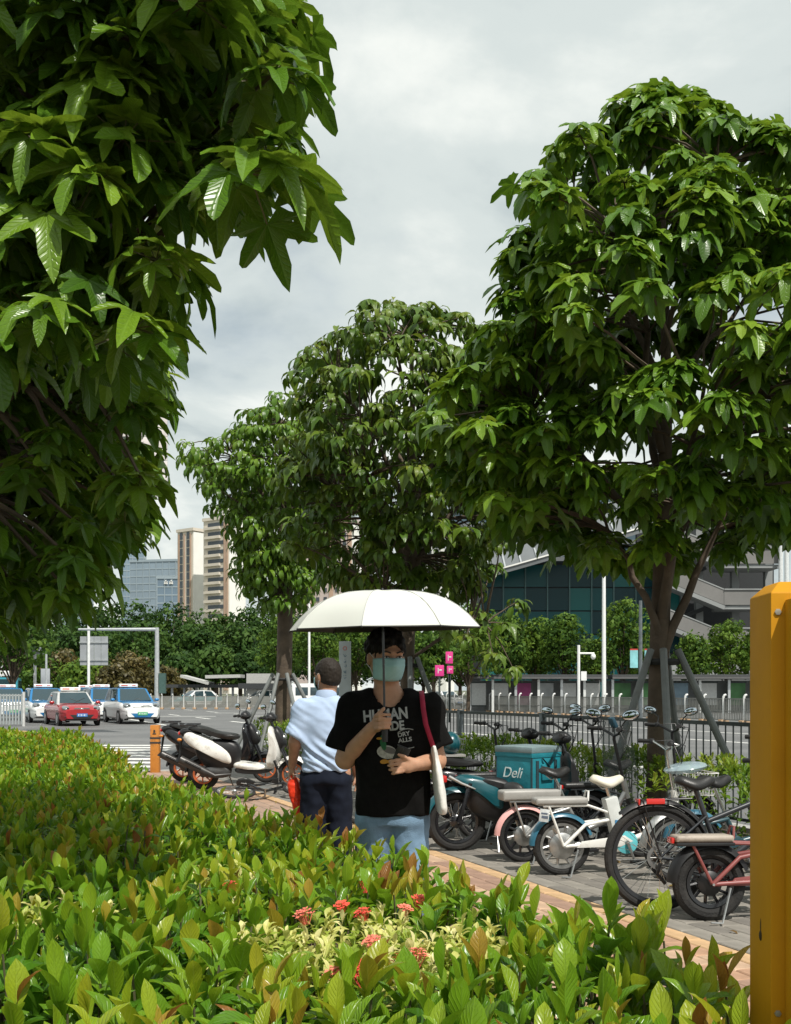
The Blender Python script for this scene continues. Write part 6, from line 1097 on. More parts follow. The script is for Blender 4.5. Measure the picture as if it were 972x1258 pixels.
# ================================================================ cars
TYC = mat('car_tyre', (0.02, 0.02, 0.02), 0.85); ALLOY = mat('alloy', (0.45, 0.45, 0.46), 0.3, 0.8); WSG = glass('car_glass', (0.025, 0.05, 0.06), 0.04, 0.9); BLKT = mat('black_trim', (0.02, 0.02, 0.02), 0.5); HLG = mat('headlamp', (0.20, 0.22, 0.23), 0.12, 0.3, coat=0.8); PLB = mat('blue_plate', (0.04, 0.16, 0.42), 0.4); PLG = mat('green_plate', (0.06, 0.36, 0.14), 0.4); INK = mat('plate_ink', (0.75, 0.78, 0.78), 0.5)
def car(loc, yaw, label, Lc, Wc, Hc, hood_h, belt, body, lower, roofm, plate, kind, name='taxi', sign=True, cat='taxi', group='taxis queueing at the crossing'):
    r = thing(name, loc, yaw, label, cat, group); hw = Wc/2; xs = [i/26 for i in range(27)]; wr = 0.315 if kind == 'mpv' else 0.30; ax = Lc*0.5-0.86; ar = -Lc*0.5+0.82
    def plan(t): return hw*(0.80+0.20*min(1, (t/0.10)**0.55 if t < 0.10 else 1))*(1 if t < 0.86 else 1-0.24*((t-0.86)/0.14)**1.8)
    def top(t): return belt-0.03*(1-t) if t < 0.68 else belt+(hood_h-belt)*((t-0.68)/0.20) if t < 0.88 else hood_h-(hood_h-0.62)*((t-0.88)/0.12)**1.7*0.75
    def bot(t): return 0.22+0.10*max(0, (t-0.93)/0.07)+0.12*max(0, (0.06-t)/0.06)
    rings = []; rings2 = []
    for t in xs:
        x = -Lc/2+Lc*t; w = plan(t); z1, z0 = top(t), bot(t); zm = z0+(z1-z0)*0.45
        rings.append([Vector((x, y, z)) for y, z in ((-w*0.97, zm), (-w, zm+0.06), (-w*0.985, z1-0.10), (-w*0.90, z1-0.015), (-w*0.45, z1+0.018), (0, z1+0.024), (w*0.45, z1+0.018), (w*0.90, z1-0.015), (w*0.985, z1-0.10), (w, zm+0.06), (w*0.97, zm))]); rings2.append([Vector((x*1.002, y, z)) for y, z in ((-w*0.90, z0), (-w*0.985, z0+0.08), (-w*0.985, zm+0.02), (w*0.985, zm+0.02), (w*0.985, z0+0.08), (w*0.90, z0))])
    b = MB(); b.loft(rings); b.build('body', body, r, smooth=40); b = MB(); b.loft(rings2); b.build('lower_body', lower, r, smooth=40)
    if kind == 'mpv':
        hr = [[p+Vector((0.012, 0, 0.012)) for p in rg[3:8]]+[p+Vector((0.0, 0, -0.02)) for p in rg[3:8]][::-1] for rg in rings[17:25]]; hb_ = MB(); hb_.loft(hr); hb_.build('hood', CB, r, smooth=40)
    # cabin
    xf, xrf, xrr, xr = Lc*(0.5-0.31)+0.12, Lc*(0.5-0.47)+0.10, -Lc*(0.30 if kind == 'sedan' else 0.40), -Lc*(0.43 if kind == 'sedan' else 0.485)
    def cab(k): w = hw*0.93; tw_ = hw*0.74; return [Vector((xf, 0, 0))]
    B = [(xf, belt-0.03, hw*0.90), (xrf, Hc-0.035, hw*0.72), ((xrf+xrr)/2, Hc, hw*0.75), (xrr, Hc-0.05, hw*0.72), (xr, belt-0.02, hw*0.86)]
    b = MB(); n = 5; side = [Vector((x, -w, z)) for x, z, w in B]; side2 = [Vector((x, w, z)) for x, z, w in B]; mid = [Vector((x, 0, z+(0.025 if 0 < i < 4 else 0.0))) for i, (x, z, w) in enumerate(B)]
    b.add(side+mid+side2, [(i, i+1, n+i+1, n+i) for i in range(4)]+[(n+i, n+i+1, 2*n+i+1, 2*n+i) for i in range(4)]+[(4, 3, 2, 1, 0), (10, 11, 12, 13, 14)]); b.build('cabin', roofm, r, smooth=30)
    def pane(name, pts, off): o = Vector(off); q = MB(); q.add([Vector(p)+o for p in pts]+[Vector(p)+o*0.3 for p in pts], [(0, 1, 2, 3), (7, 6, 5, 4), (0, 4, 5, 1), (1, 5, 6, 2), (2, 6, 7, 3), (3, 7, 4, 0)]); return q.build(name, WSG, r, smooth=0)
    def lerp(a, c, t): return a+(c-a)*t
    A0, A1, D0, D1 = side[0], side[1], side2[0], side2[1]
    pane('windshield', [lerp(lerp(A0, D0, .06), lerp(A1, D1, .06), .06), lerp(lerp(A0, D0, .94), lerp(A1, D1, .94), .06), lerp(lerp(A0, D0, .93), lerp(A1, D1, .93), .93), lerp(lerp(A0, D0, .07), lerp(A1, D1, .07), .93)], (0.018, 0, 0.03))
    R0, R1, S0, S1 = side[4], side[3], side2[4], side2[3]; pane('rear_window', [lerp(lerp(R0, S0, .08), lerp(R1, S1, .08), .12), lerp(lerp(R0, S0, .92), lerp(R1, S1, .92), .12), lerp(lerp(R0, S0, .9), lerp(R1, S1, .9), .9), lerp(lerp(R0, S0, .1), lerp(R1, S1, .1), .9)], (-0.018, 0, 0.02))
    for sg, P in ((-1, side), (1, side2)):
        bl0 = lerp(P[0], P[4], .13); bl1 = lerp(P[0], P[4], .50); bl2 = lerp(P[0], P[4], .54); bl3 = lerp(P[0], P[4], .90); t0 = lerp(P[1], P[2], .08); t1 = lerp(P[1], P[2], .92); t2 = lerp(P[2], P[3], .06); t3 = lerp(P[2], P[3], .80)
        for q in ((bl0, bl1, t1, t0), (bl2, bl3, t3, t2)): pane('side_window', [lerp(q[0], q[3], .10), lerp(q[1], q[2], .10), lerp(q[1], q[2], .92), lerp(q[0], q[3], .92)], (0, sg*0.022, 0.004))
        mo = one('mirror', body if kind == 'sedan' else CB, r, lambda b: b.ell((xf-0.18, sg*(hw+0.10), belt+0.06), (0.08, 0.11, 0.075))); one('mirror_arm', BLKT, mo, lambda b: b.tube([(xf-0.15, sg*hw*0.92, belt), (xf-0.17, sg*(hw+0.06), belt+0.04)], 0.025, 6))
        for x in (ax, ar):
            one('wheel_arch', BLKT, r, lambda b: b.lathe([(0.05, 0), (wr+0.06, 0), (wr+0.06, 0.02), (0.05, 0.02)], (x, sg*hw*(0.985 if x > 0 else 0.99)-sg*0.0-0.01, wr+0.02), (0, 1, 0), 26)); w = one('wheel', ALLOY, r, lambda b: b.lathe([(0.02, -0.02), (wr*0.62, -0.02), (wr*0.66, 0.01), (0.02, 0.015)], (x, sg*(hw-0.035)+(0.03*sg), wr), (0, 1, 0), 24)); one('tyre', TYC, w, lambda b: b.torus((x, sg*(hw-0.085), wr), wr-0.09, 0.10, (0, 1, 0), 30, 10))
        hx = Lc/2-0.16; o = one('headlight', HLG, r, lambda b: b.ell((hx-0.08, sg*hw*0.70, hood_h-0.13), (0.20, hw*0.20, 0.085 if kind == 'sedan' else 0.10), 16, 8, (0, R(22), sg*R(-28)))); one('lamp_bulb', BLKT, o, lambda b: b.ell((hx+0.05, sg*hw*0.66, hood_h-0.13), (0.06, 0.07, 0.045))); one('fog_lamp_recess', BLKT, r, lambda b: b.ell((Lc/2-0.10, sg*hw*0.66, 0.40), (0.07, 0.15, 0.05), 12, 6, (0, 0, -sg*R(22))))
    one('upper_grille', BLKT if kind == 'sedan' else CHR, r, lambda b: b.box((Lc/2-0.055, 0, hood_h-0.17), (0.08, hw*(0.75 if kind == 'sedan' else 0.95), 0.07), (0, R(-20), 0)), bevel=0.02); one('chrome_bar', CHR, r, lambda b: b.box((Lc/2-0.045, 0, hood_h-0.115), (0.06, hw*0.7, 0.022)), bevel=0.006); one('emblem', CHR, r, lambda b: b.ell((Lc/2-0.012, 0, hood_h-0.165), (0.012, 0.065, 0.042)))
    one('lower_intake', BLKT if kind == 'sedan' else CB, r, lambda b: b.prism([(-hw*0.62, 0.50), (hw*0.62, 0.50), (hw*0.40, 0.30), (-hw*0.40, 0.30)], Lc/2-0.09, Lc/2+0.006, to=lambda x, y, z: (y, x, z)), bevel=0.02); pl = one('plate', plate, r, lambda b: b.box((Lc/2+0.016, 0, 0.47), (0.014, 0.44, 0.14))); q = MB()
    for k in range(6): q.box((Lc/2+0.025, -0.15+k*0.06, 0.47), (0.004, 0.012 if k % 2 else 0.03, 0.07)); q.box((Lc/2+0.025, -0.15+k*0.06, 0.50 if k % 3 else 0.45), (0.004, 0.034, 0.014))
    q.build('plate_characters', INK, pl, smooth=0); one('bumper_lip', BLKT, r, lambda b: b.box((Lc/2-0.13, 0, 0.25), (0.22, hw*1.45, 0.05)), bevel=0.02); one('wiper', BLKT, r, lambda b: (b.tube([(xf-0.02, -0.1, belt+0.03), (xf-0.32, 0.42, belt+0.25)], 0.012, 4), b.tube([(xf-0.02, 0.3, belt+0.03), (xf-0.30, -0.2, belt+0.23)], 0.012, 4)))
    for y in (-0.36, 0.36): one('seat', BLKT, r, lambda b: b.box((0.0, y, belt+0.08), (0.14, 0.42, 0.5)), bevel=0.04)
    if sign:
        s = one('roof_sign', mat('roof_sign_white', (0.78, 0.77, 0.74), 0.4), r, lambda b: b.box(((xrf+xrr)/2+0.25, 0, Hc+0.115), (0.20, 0.86, 0.15)), bevel=0.035); one('sign_band', mat('sign_red', (0.50, 0.07, 0.04), 0.5), s, lambda b: (b.box(((xrf+xrr)/2+0.352, -0.20, Hc+0.115), (0.006, 0.30, 0.05)), b.box(((xrf+xrr)/2+0.352, 0.24, Hc+0.115), (0.006, 0.16, 0.035)))); one('sign_foot', BLKT, s, lambda b: b.box(((xrf+xrr)/2+0.25, 0, Hc+0.03), (0.10, 0.7, 0.04)))
    return r
CR = mat('red_metallic', (0.36, 0.012, 0.018), 0.25, 0.2, var=0.06, coat=0.6); CB = mat('blue_metallic', (0.012, 0.16, 0.38), 0.25, 0.2, var=0.06, coat=0.6); CW = mat('car_white', (0.74, 0.75, 0.74), 0.3, var=0.03, coat=0.5); CS = mat('silver_roof', (0.50, 0.50, 0.49), 0.3, 0.3, coat=0.5)
def ground_pt(px, Y): return Vector(((px-486)/1300*Y, Y, RZ))
def cars():
    K = dict(Lc=4.56, Wc=1.82, Hc=1.63, hood_h=0.96, belt=1.02, body=CW, lower=CW, roofm=CB, plate=PLG, kind='mpv')
    car(ground_pt(88, 46.6), R(-62), 'red taxi saloon with silver roof and white roof sign at the head of the queue', 4.5, 1.75, 1.46, 0.88, 0.93, CR, CR, CS, PLB, 'sedan')
    car(ground_pt(161, 49.4), R(-63), 'blue and white taxi with green plate beside the gantry pole', **K)
    car(ground_pt(55, 51), R(-64), 'blue and white taxi half hidden between the red taxi and the guard railing', **K)
    car(ground_pt(127, 54.5), R(-63), 'blue taxi tucked behind the red one and the front blue and white one', **K)
    car(ground_pt(10, 55), R(-64), 'taxi mostly hidden behind the slatted guard railing', **K); car(ground_pt(108, 63), R(-62), 'farthest taxi of the queue, only its roof sign in view', **K)
    car(ground_pt(548, 92), R(-62), 'white saloon car beyond the far fence near the pink signs', 4.6, 1.8, 1.45, 0.86, 0.92, CW, CW, CW, PLB, 'sedan', 'parked_car', False, 'car', 'cars beyond the far fence'); car(ground_pt(240, 93), R(-150), 'turquoise topped white car behind the barrier fence', 4.5, 1.8, 1.5, 0.9, 0.96, mat('turquoise_paint', (0.03, 0.28, 0.33), 0.3, coat=0.5), CW, CW, PLB, 'sedan', 'parked_car', False, 'car', 'cars beyond the far fence'); car(ground_pt(322, 94), R(-160), 'silver car behind the barrier fence beside the grey kiosk', 4.5, 1.8, 1.5, 0.9, 0.96, CS, CS, CS, PLB, 'sedan', 'parked_car', False, 'car', 'cars beyond the far fence')
    # white van
    r = thing('van', ground_pt(380, 66), R(-158), 'white van with dark side windows behind the man in the light blue shirt', 'van'); Lc, hw, H = 4.4, 0.86, 1.95
    prof = smooth_outline([(-2.2, 0.3), (2.1, 0.3), (2.25, 0.6), (2.15, 0.95), (1.75, 1.15), (1.2, 1.85), (0.9, 1.95), (-2.0, 1.95), (-2.2, 1.8)], 1); b = MB(); rslab(b, prof, hw*2, 0.06); b.build('body', CW, r, smooth=40)
    for sg in (-1, 1):
        for x0, x1 in ((0.35, 1.15), (-0.75, 0.2), (-1.95, -0.9)): one('side_window', WSG, r, lambda b: b.box(((x0+x1)/2, sg*(hw-0.005), 1.45), (x1-x0, 0.05, 0.5)), bevel=0.02)
        for x in (1.4, -1.4): w = one('wheel', ALLOY, r, lambda b: b.lathe([(0.02, -0.02), (0.19, -0.02), (0.2, 0.01), (0.02, 0.015)], (x, sg*(hw-0.01), 0.3), (0, 1, 0), 20)); one('tyre', TYC, w, lambda b: b.torus((x, sg*(hw-0.08), 0.3), 0.21, 0.09, (0, 1, 0), 26, 8))
    one('windshield', WSG, r, lambda b: b.box((1.53, 0, 1.52), (0.05, hw*1.6, 0.72), (0, R(-38), 0)))
    # bus behind the guard railing
    r = thing('bus', ground_pt(2, 74), R(-72), 'white and turquoise bus behind the taxi queue', 'bus'); b = MB(); b.box((0, 0, 1.35), (9, 2.4, 2.1)); b.build('body', mat('bus_turquoise', (0.03, 0.25, 0.32), 0.35, coat=0.4), r, bevel=0.12); one('windshield', WSG, r, lambda b: b.box((4.5, 0, 1.75), (0.08, 2.1, 1.0)), bevel=0.04); one('destination_sign', CW, r, lambda b: b.box((4.3, 0, 2.62), (0.5, 1.5, 0.36)), bevel=0.06)
    for sg in (-1, 1):
        for k in range(5): one('side_window', WSG, r, lambda b: b.box((-3.4+k*1.6, sg*1.2, 1.75), (1.4, 0.06, 0.85)))
        for x in (3.0, -2.8): w = one('wheel', ALLOY, r, lambda b: b.lathe([(0.02, -0.02), (0.28, -0.02), (0.28, 0.01), (0.02, 0.015)], (x, sg*1.19, 0.45), (0, 1, 0), 20)); one('tyre', TYC, w, lambda b: b.torus((x, sg*1.1, 0.45), 0.33, 0.12, (0, 1, 0), 26, 8))
        one('headlight', HLG, r, lambda b: b.ell((4.5, sg*0.9, 0.75), (0.06, 0.2, 0.12)))
cars()
# ================================================================ people
def skinmat(name, col):
    m = mat(name, col, 0.55, spec=0.25, var=0.10, scale=30, bump=0.08, bscale=200); b = m.node_tree.nodes['Principled BSDF']; b.inputs['Subsurface Weight'].default_value = 0.12; b.inputs['Subsurface Radius'].default_value = (0.012, 0.005, 0.003); return m
def hairmat(name, col):
    m, nt, N, L, b = nodes(name); tc = N.new('ShaderNodeTexCoord'); mp = N.new('ShaderNodeMapping'); mp.inputs['Scale'].default_value = (160, 160, 14); n = N.new('ShaderNodeTexNoise'); n.inputs['Scale'].default_value = 1; n.inputs['Detail'].default_value = 4
    L.new(tc.outputs['Object'], mp.inputs[0]); L.new(mp.outputs[0], n.inputs['Vector']); r = N.new('ShaderNodeValToRGB'); r.color_ramp.elements[0].color = (*[c*0.4 for c in col], 1); r.color_ramp.elements[1].color = (*[c*1.6 for c in col], 1); L.new(n.outputs['Fac'], r.inputs[0]); L.new(r.outputs[0], b.inputs['Base Color']); b.inputs['Roughness'].default_value = 0.6; b.inputs['Specular IOR Level'].default_value = 0.15
    bn = N.new('ShaderNodeBump'); bn.inputs['Strength'].default_value = 0.9; bn.inputs['Distance'].default_value = 0.003; L.new(n.outputs['Fac'], bn.inputs['Height']); L.new(bn.outputs[0], b.inputs['Normal']); MATS[name] = m; return m
def cone(s, a, b, r1, r2, k=0.02, sy=1.0):
    """cut-off cone (open sleeve)"""
    a = np.array(a, float); b = np.array(b, float); m = max(r1, r2); sl, (x, y, z) = s.region(np.minimum(a, b)-m, np.maximum(a, b)+m, k+0.03); ab = b-a; Ln = np.sqrt(ab@ab); px, py, pz = x-a[0], y-a[1], z-a[2]
    t = (px*ab[0]+py*ab[1]+pz*ab[2])/(Ln*Ln); tc = np.clip(t, -0.3, 1); d = np.sqrt((px-t*ab[0])**2+((py-t*ab[1])/sy)**2+(pz-t*ab[2])**2)-(r1+(r2-r1)*tc); d = np.maximum(d, (t-1)*Ln); d = np.maximum(d, -t*Ln-0.02); s.comb(sl, d, k, 'add')
def finger(s, pts, r0, r1, k=0.0025):
    r0 *= 0.9; r1 *= 0.9
    for i in range(len(pts)-1): f0, f1 = i/(len(pts)-1), (i+1)/(len(pts)-1); s.cap(pts[i], pts[i+1], r0+(r1-r0)*f0, r0+(r1-r0)*f1, k=k)
class Head:
    def __init__(s, c, yaw, pitch=0.0, face=-1): s.c = Vector(c); s.m = Matrix.Rotation(yaw, 3, 'Z')@Matrix.Rotation(pitch, 3, 'X')
    def __call__(s, x, y, z): return s.c+s.m@Vector((x, y, z))
    def eul(s): return s.m.to_euler()
def head_sdf(S_, H, neck):
    e = H.eul(); S_.ell(H(0, 0.012, 0.025), (0.076, 0.096, 0.092), 0.02, rot=e); S_.ell(H(0, -0.018, -0.045), (0.060, 0.072, 0.072), 0.04, rot=e); S_.ell(H(0, -0.052, -0.088), (0.030, 0.026, 0.022), 0.03, rot=e)
    S_.cap(H(0, -0.086, 0.008), H(0, -0.104, -0.034), 0.009, 0.013, 0.014); S_.ell(H(0, -0.084, 0.022), (0.055, 0.016, 0.012), 0.014, rot=e)
    for q in (-1, 1): S_.ell(H(q*0.077, 0.008, -0.012), (0.010, 0.020, 0.032), 0.006, rot=e); S_.ell(H(q*0.032, -0.100, 0.004), (0.018, 0.014, 0.012), op='sub', rot=e); S_.ell(H(q*0.031, -0.079, 0.003), (0.016, 0.014, 0.013), 0.004, rot=e); S_.ell(H(q*0.046, -0.055, -0.028), (0.022, 0.022, 0.02), 0.02, rot=e)
    S_.cap(neck, H(0, 0.018, -0.06), 0.060, 0.054, 0.03)
def head_parts(root, H, hair_m, mask=True):
    skin_dark = mat('eyebrow', (0.012, 0.010, 0.009), 0.7); wh = mat('eye_white', (0.62, 0.58, 0.54), 0.25); ir = mat('iris', (0.012, 0.008, 0.006), 0.1)
    for q in (-1, 1):
        o = one('eye', wh, root, lambda b: b.ell(H(q*0.031, -0.0885, 0.001), (0.0125, 0.006, 0.0052), 12, 8, H.eul())); one('iris', ir, o, lambda b: b.ell(H(q*0.031, -0.0930, 0.000), (0.0055, 0.003, 0.005), 10, 6, H.eul())); one('eyelid', skin_dark, o, lambda b: b.tube([H(q*0.017, -0.092, 0.003), H(q*0.031, -0.0965, 0.0068), H(q*0.046, -0.088, 0.002)], 0.0016, 6)); one('eyebrow', skin_dark, root, lambda b: b.tube([H(q*0.014, -0.099, 0.020), H(q*0.034, -0.0985, 0.027), H(q*0.055, -0.081, 0.020)], [0.0035, 0.0042, 0.0018], 6))
    if mask:
        mm = mat('surgical_mask', (0.30, 0.52, 0.54), 0.75, var=0.05, scale=60, bump=0.15, bscale=300); rings = []; nu, nv = 17, 13
        for j in range(nv):
            v = j/(nv-1); z = 0.000-0.108*v; row = []
            for i in range(nu):
                u = -1+2*i/(nu-1); a = R(66)*u; rx, ry = 0.0835+0.003*math.sin(math.pi*v), 0.104+0.016*math.exp(-((v-0.34)/0.30)**2)-0.020*max(0, v-0.72)/0.28; zz = z-0.010*abs(u)**2*(1-2.0*v); y = -ry*math.cos(a)-0.019*math.exp(-(u/0.26)**2)*math.exp(-((v-0.30)/0.34)**2)-(0.0022 if j % 3 == 1 else 0); row.append(H(rx*math.sin(a)*(1-0.10*v), y*(1-0.06*v)+0.006, zz))
            rings.append(row)
        b = MB(); b.add([p for r_ in rings for p in r_], [(j*nu+i, j*nu+i+1, (j+1)*nu+i+1, (j+1)*nu+i) for j in range(nv-1) for i in range(nu-1)]); o = b.build('face_mask', mm, root, smooth=70); sm = o.modifiers.new('thick', 'SOLIDIFY'); sm.thickness = 0.0015
        lp = mat('mask_loop', (0.72, 0.74, 0.74), 0.7)
        for q in (-1, 1): one('ear_loop', lp, o, lambda b: (b.tube([H(q*0.067, -0.030, -0.008), H(q*0.079, -0.005, 0.012), H(q*0.083, 0.022, 0.010)], 0.0016, 5), b.tube([H(q*0.060, -0.030, -0.098), H(q*0.074, -0.003, -0.055), H(q*0.084, 0.020, -0.036)], 0.0016, 5)))
def person_umbrella():
    r = thing('person', (-0.03, 4.75, 0), 0, 'person in a black printed T-shirt and face mask standing under the white umbrella', 'person'); sk = skinmat('tan_skin', (0.42, 0.235, 0.15))
    H = Head((-0.012, -0.012, 1.553), R(20), R(6)); B = SDF((-0.34, -0.34, 0.0), (0.34, 0.22, 1.70), 0.0058); head_sdf(B, H, (0.0, 0.022, 1.36))
    B.stack([(0.80, 0.012, 0.02, 0.13, 0.085), (0.95, 0.012, 0.02, 0.125, 0.085), (1.12, 0.008, 0.015, 0.14, 0.09), (1.26, 0.005, 0.012, 0.15, 0.095), (1.34, 0.002, 0.02, 0.13, 0.075), (1.385, 0, 0.022, 0.075, 0.055)], 0.05)
    for q in (-1, 1): B.cap((0.012+q*0.08, 0.02, 0.86), (0.012+q*0.09, 0.02-0.04*q, 0.46), 0.078, 0.052, 0.03); B.cap((0.012+q*0.09, 0.02-0.04*q, 0.46), (0.012+q*0.095, 0.03-0.02*q, 0.08), 0.050, 0.038, 0.02)
    # right arm holds the umbrella
    B.cap((-0.150, 0.02, 1.335), (-0.195, 0.0, 1.090), 0.052, 0.043, 0.03); B.cap((-0.195, 0.0, 1.090), (-0.070, -0.190, 1.238), 0.043, 0.027, 0.02); B.ell((-0.045, -0.217, 1.262), (0.024, 0.032, 0.042), 0.018, rot=(0, 0, R(25)))
    for z, dx in ((1.294, 0.0), (1.275, 0.003), (1.256, 0.002), (1.239, -0.003)): finger(B, [(-0.055, -0.236, z-0.004), (-0.040, -0.259, z), (-0.018, -0.263, z+0.002), (0.004+dx, -0.252, z+0.002), (0.006+dx, -0.236, z)], 0.0098, 0.0078)
    finger(B, [(-0.045, -0.225, 1.272), (-0.040, -0.250, 1.302), (-0.020, -0.258, 1.322)], 0.0125, 0.0090)
    # left arm bent across the belly
    B.cap((0.165, 0.02, 1.335), (0.212, 0.005, 1.085), 0.052, 0.043, 0.03); B.cap((0.212, 0.005, 1.085), (0.118, -0.165, 1.078), 0.043, 0.028, 0.02); B.ell((0.084, -0.192, 1.078), (0.042, 0.020, 0.036), 0.018, rot=(0, 0, R(30)))
    for z, l in ((1.104, 1.0), (1.086, 1.08), (1.068, 1.0), (1.052, 0.8)): finger(B, [(0.062, -0.212, z), (0.062-0.030*l, -0.226, z-0.004), (0.062-0.050*l, -0.222, z-0.008), (0.062-0.058*l, -0.206, z-0.010)], 0.0095, 0.0075)
    finger(B, [(0.088, -0.200, 1.098), (0.066, -0.224, 1.116), (0.044, -0.230, 1.124)], 0.0120, 0.0088); link('body', B.mesh('body', sk, 1), r)
    # hair
    Hs = SDF((-0.14, -0.16, 1.42), (0.12, 0.16, 1.72), 0.0045); e = H.eul(); Hs.ell(H(0, 0.016, 0.040), (0.088, 0.106, 0.092), 0.01, rot=e); Hs.ell(H(0, 0.05, -0.01), (0.078, 0.066, 0.075), 0.02, rot=e); Hs.ell(H(0.0, -0.085, -0.052), (0.070, 0.075, 0.104), op='sub', rot=e); Hs.ell(H(0, -0.02, -0.09), (0.10, 0.10, 0.055), op='sub', rot=e)
    for q in (-1, 1): Hs.ell(H(q*0.085, -0.005, -0.035), (0.02, 0.032, 0.05), op='sub', rot=e)
    link('hair', Hs.mesh('hair', hairmat('black_hair', (0.010, 0.009, 0.008)), 1, fold=lambda p, n: 0.010*max(-0.4, noise.noise(p*42))+0.005*noise.noise(Vector((p.x*110, p.y*110, p.z*25)))), r); head_parts(r, H, None)
    # T-shirt
    T = SDF((-0.36, -0.22, 0.78), (0.36, 0.22, 1.46), 0.0080)
    T.stack([(0.842, 0.016, 0.018, 0.166, 0.118), (0.95, 0.015, 0.016, 0.164, 0.116), (1.12, 0.010, 0.012, 0.168, 0.118), (1.25, 0.007, 0.012, 0.178, 0.116), (1.33, 0.006, 0.018, 0.168, 0.095), (1.375, 0.004, 0.02, 0.115, 0.072), (1.395, 0.002, 0.022, 0.085, 0.06)], 0.02, pw=2.5)
    cone(T, (-0.125, 0.02, 1.335), (-0.212, 0.0, 1.125), 0.074, 0.078, 0.05); cone(T, (0.140, 0.02, 1.335), (0.224, 0.005, 1.135), 0.074, 0.078, 0.05); T.cap((-0.09, 0.02, 1.34), (-0.168, 0.014, 1.312), 0.060, 0.068, 0.05); T.cap((0.10, 0.02, 1.34), (0.182, 0.014, 1.312), 0.060, 0.068, 0.05); T.cap((0.0, -0.02, 1.375), (-0.01, -0.035, 1.50), 0.070, 0.075, op='sub', sy=1.0)
    def tf(p, n):
        a = 0.011*noise.noise(Vector((p.x*9, p.y*9, p.z*4.2)))+0.007*noise.noise(Vector((p.x*20+p.z*9, p.y*16, p.z*8)))
        return a+0.006*math.sin((p.z*26+p.x*22))*max(0, 1-abs(p.z-0.93)/0.14)*0.5
    tm = T.mesh('t_shirt', mat('black_cotton', (0.0065, 0.0062, 0.006), 0.9, spec=0.08, var=0.2, scale=30, bump=0.25, bscale=260), 2, fold=tf); ts = link('t_shirt', tm, r)
    bvh = BVHTree.FromPolygons([v.co.copy() for v in tm.vertices], [tuple(p.vertices) for p in tm.polygons])
    def onto(x, z, off=0.0025):
        h = bvh.ray_cast(Vector((x, -0.6, z)), Vector((0, 1, 0)), 1.0); return Vector((x, (h[0].y if h[0] else -0.10)-off, z))
    ink = mat('shirt_print', (0.30, 0.31, 0.30), 0.8, var=0.12, scale=60)
    def text(s, size, x, z, m, rot=0.0, sx=1.0, wt=0.0, name='lettering'):
        t = bpy.data.curves.new(name, 'FONT'); t.body = s; t.size = size; t.align_x = 'CENTER'; t.align_y = 'CENTER'; t.offset = wt; q = link('lettering_curve', t); dg = bpy.context.evaluated_depsgraph_get(); me = bpy.data.meshes.new_from_object(q.evaluated_get(dg)); bpy.data.objects.remove(q); bm = bmesh.new(); bm.from_mesh(me); bmesh.ops.triangulate(bm, faces=bm.faces); bmesh.ops.subdivide_edges(bm, edges=bm.edges, cuts=2); cr, sr = math.cos(rot), math.sin(rot)
        for v in bm.verts: a, b_ = v.co.x*sx, v.co.y; v.co = onto(x+a*cr-b_*sr, z+a*sr+b_*cr)
        bm.to_mesh(me); bm.free(); me.materials.clear(); me.materials.append(m); return link(name, me, ts)
    text('HUMAN', 0.068, -0.014, 1.290, ink, R(5), 0.80, 0.0024); text('MADE', 0.054, 0.006, 1.240, ink, R(5), 0.86, 0.0020); text('DRY', 0.026, 0.066, 1.206, ink, R(10), 1.05, 0.0007); text('ALLS', 0.026, 0.072, 1.181, ink, R(8), 1.1, 0.0007)
    def patch(name, m, cx, cz, rx, rz, rot=0.0, n=22, off=0.003):
        vs = [onto(cx, cz, off)]+[onto(cx+rx*f*math.cos(a)*math.cos(rot)-rz*f*math.sin(a)*math.sin(rot), cz+rx*f*math.cos(a)*math.sin(rot)+rz*f*math.sin(a)*math.cos(rot), off) for f in (0.5, 1.0) for a in [2*math.pi*k/n for k in range(n)]]; b = MB(); b.add(vs, [(0, 1+k, 1+(k+1) % n) for k in range(n)]+[(1+k, 1+n+k, 1+n+(k+1) % n, 1+(k+1) % n) for k in range(n)]); return b.build(name, m, ts, fix=False)
    gr = mat('print_green', (0.012, 0.10, 0.035), 0.8); gy = mat('print_pale', (0.34, 0.33, 0.29), 0.8, var=0.3, scale=90); og = mat('print_orange', (0.42, 0.20, 0.02), 0.8); br = mat('print_grey', (0.12, 0.11, 0.10), 0.8)
    patch('bird_body', gy, -0.008, 1.128, 0.044, 0.030, R(-8)); patch('bird_wing', br, 0.004, 1.136, 0.030, 0.014, R(-14), off=0.0042); patch('bird_neck', gr, -0.024, 1.166, 0.013, 0.030, R(12), off=0.0042); patch('bird_head', gr, -0.020, 1.192, 0.017, 0.015, off=0.0046); patch('bird_bill', og, -0.042, 1.188, 0.012, 0.0055, off=0.0050)
    for x in (-0.020, 0.010): patch('bird_foot', og, x, 1.086, 0.018, 0.010, R(6)); 
    for a, c in (((0.040, 1.214), (0.108, 1.226)), ((0.040, 1.160), (0.112, 1.150))):
        b = MB(); pts = [onto(a[0]+(c[0]-a[0])*k/8, a[1]+(c[1]-a[1])*k/8+(0.010 if a[1] > 1.2 else -0.010)*math.sin(math.pi*k/8), 0.003) for k in range(9)]; b.tube(pts, 0.0018, 5); b.build('lettering_swoosh', ink, ts)
    # jeans
    J = SDF((-0.22, -0.20, 0.0), (0.24, 0.24, 0.99), 0.010); J.stack([(0.80, 0.014, 0.02, 0.150, 0.105), (0.90, 0.014, 0.02, 0.150, 0.10), (0.975, 0.014, 0.02, 0.138, 0.095)], 0.03)
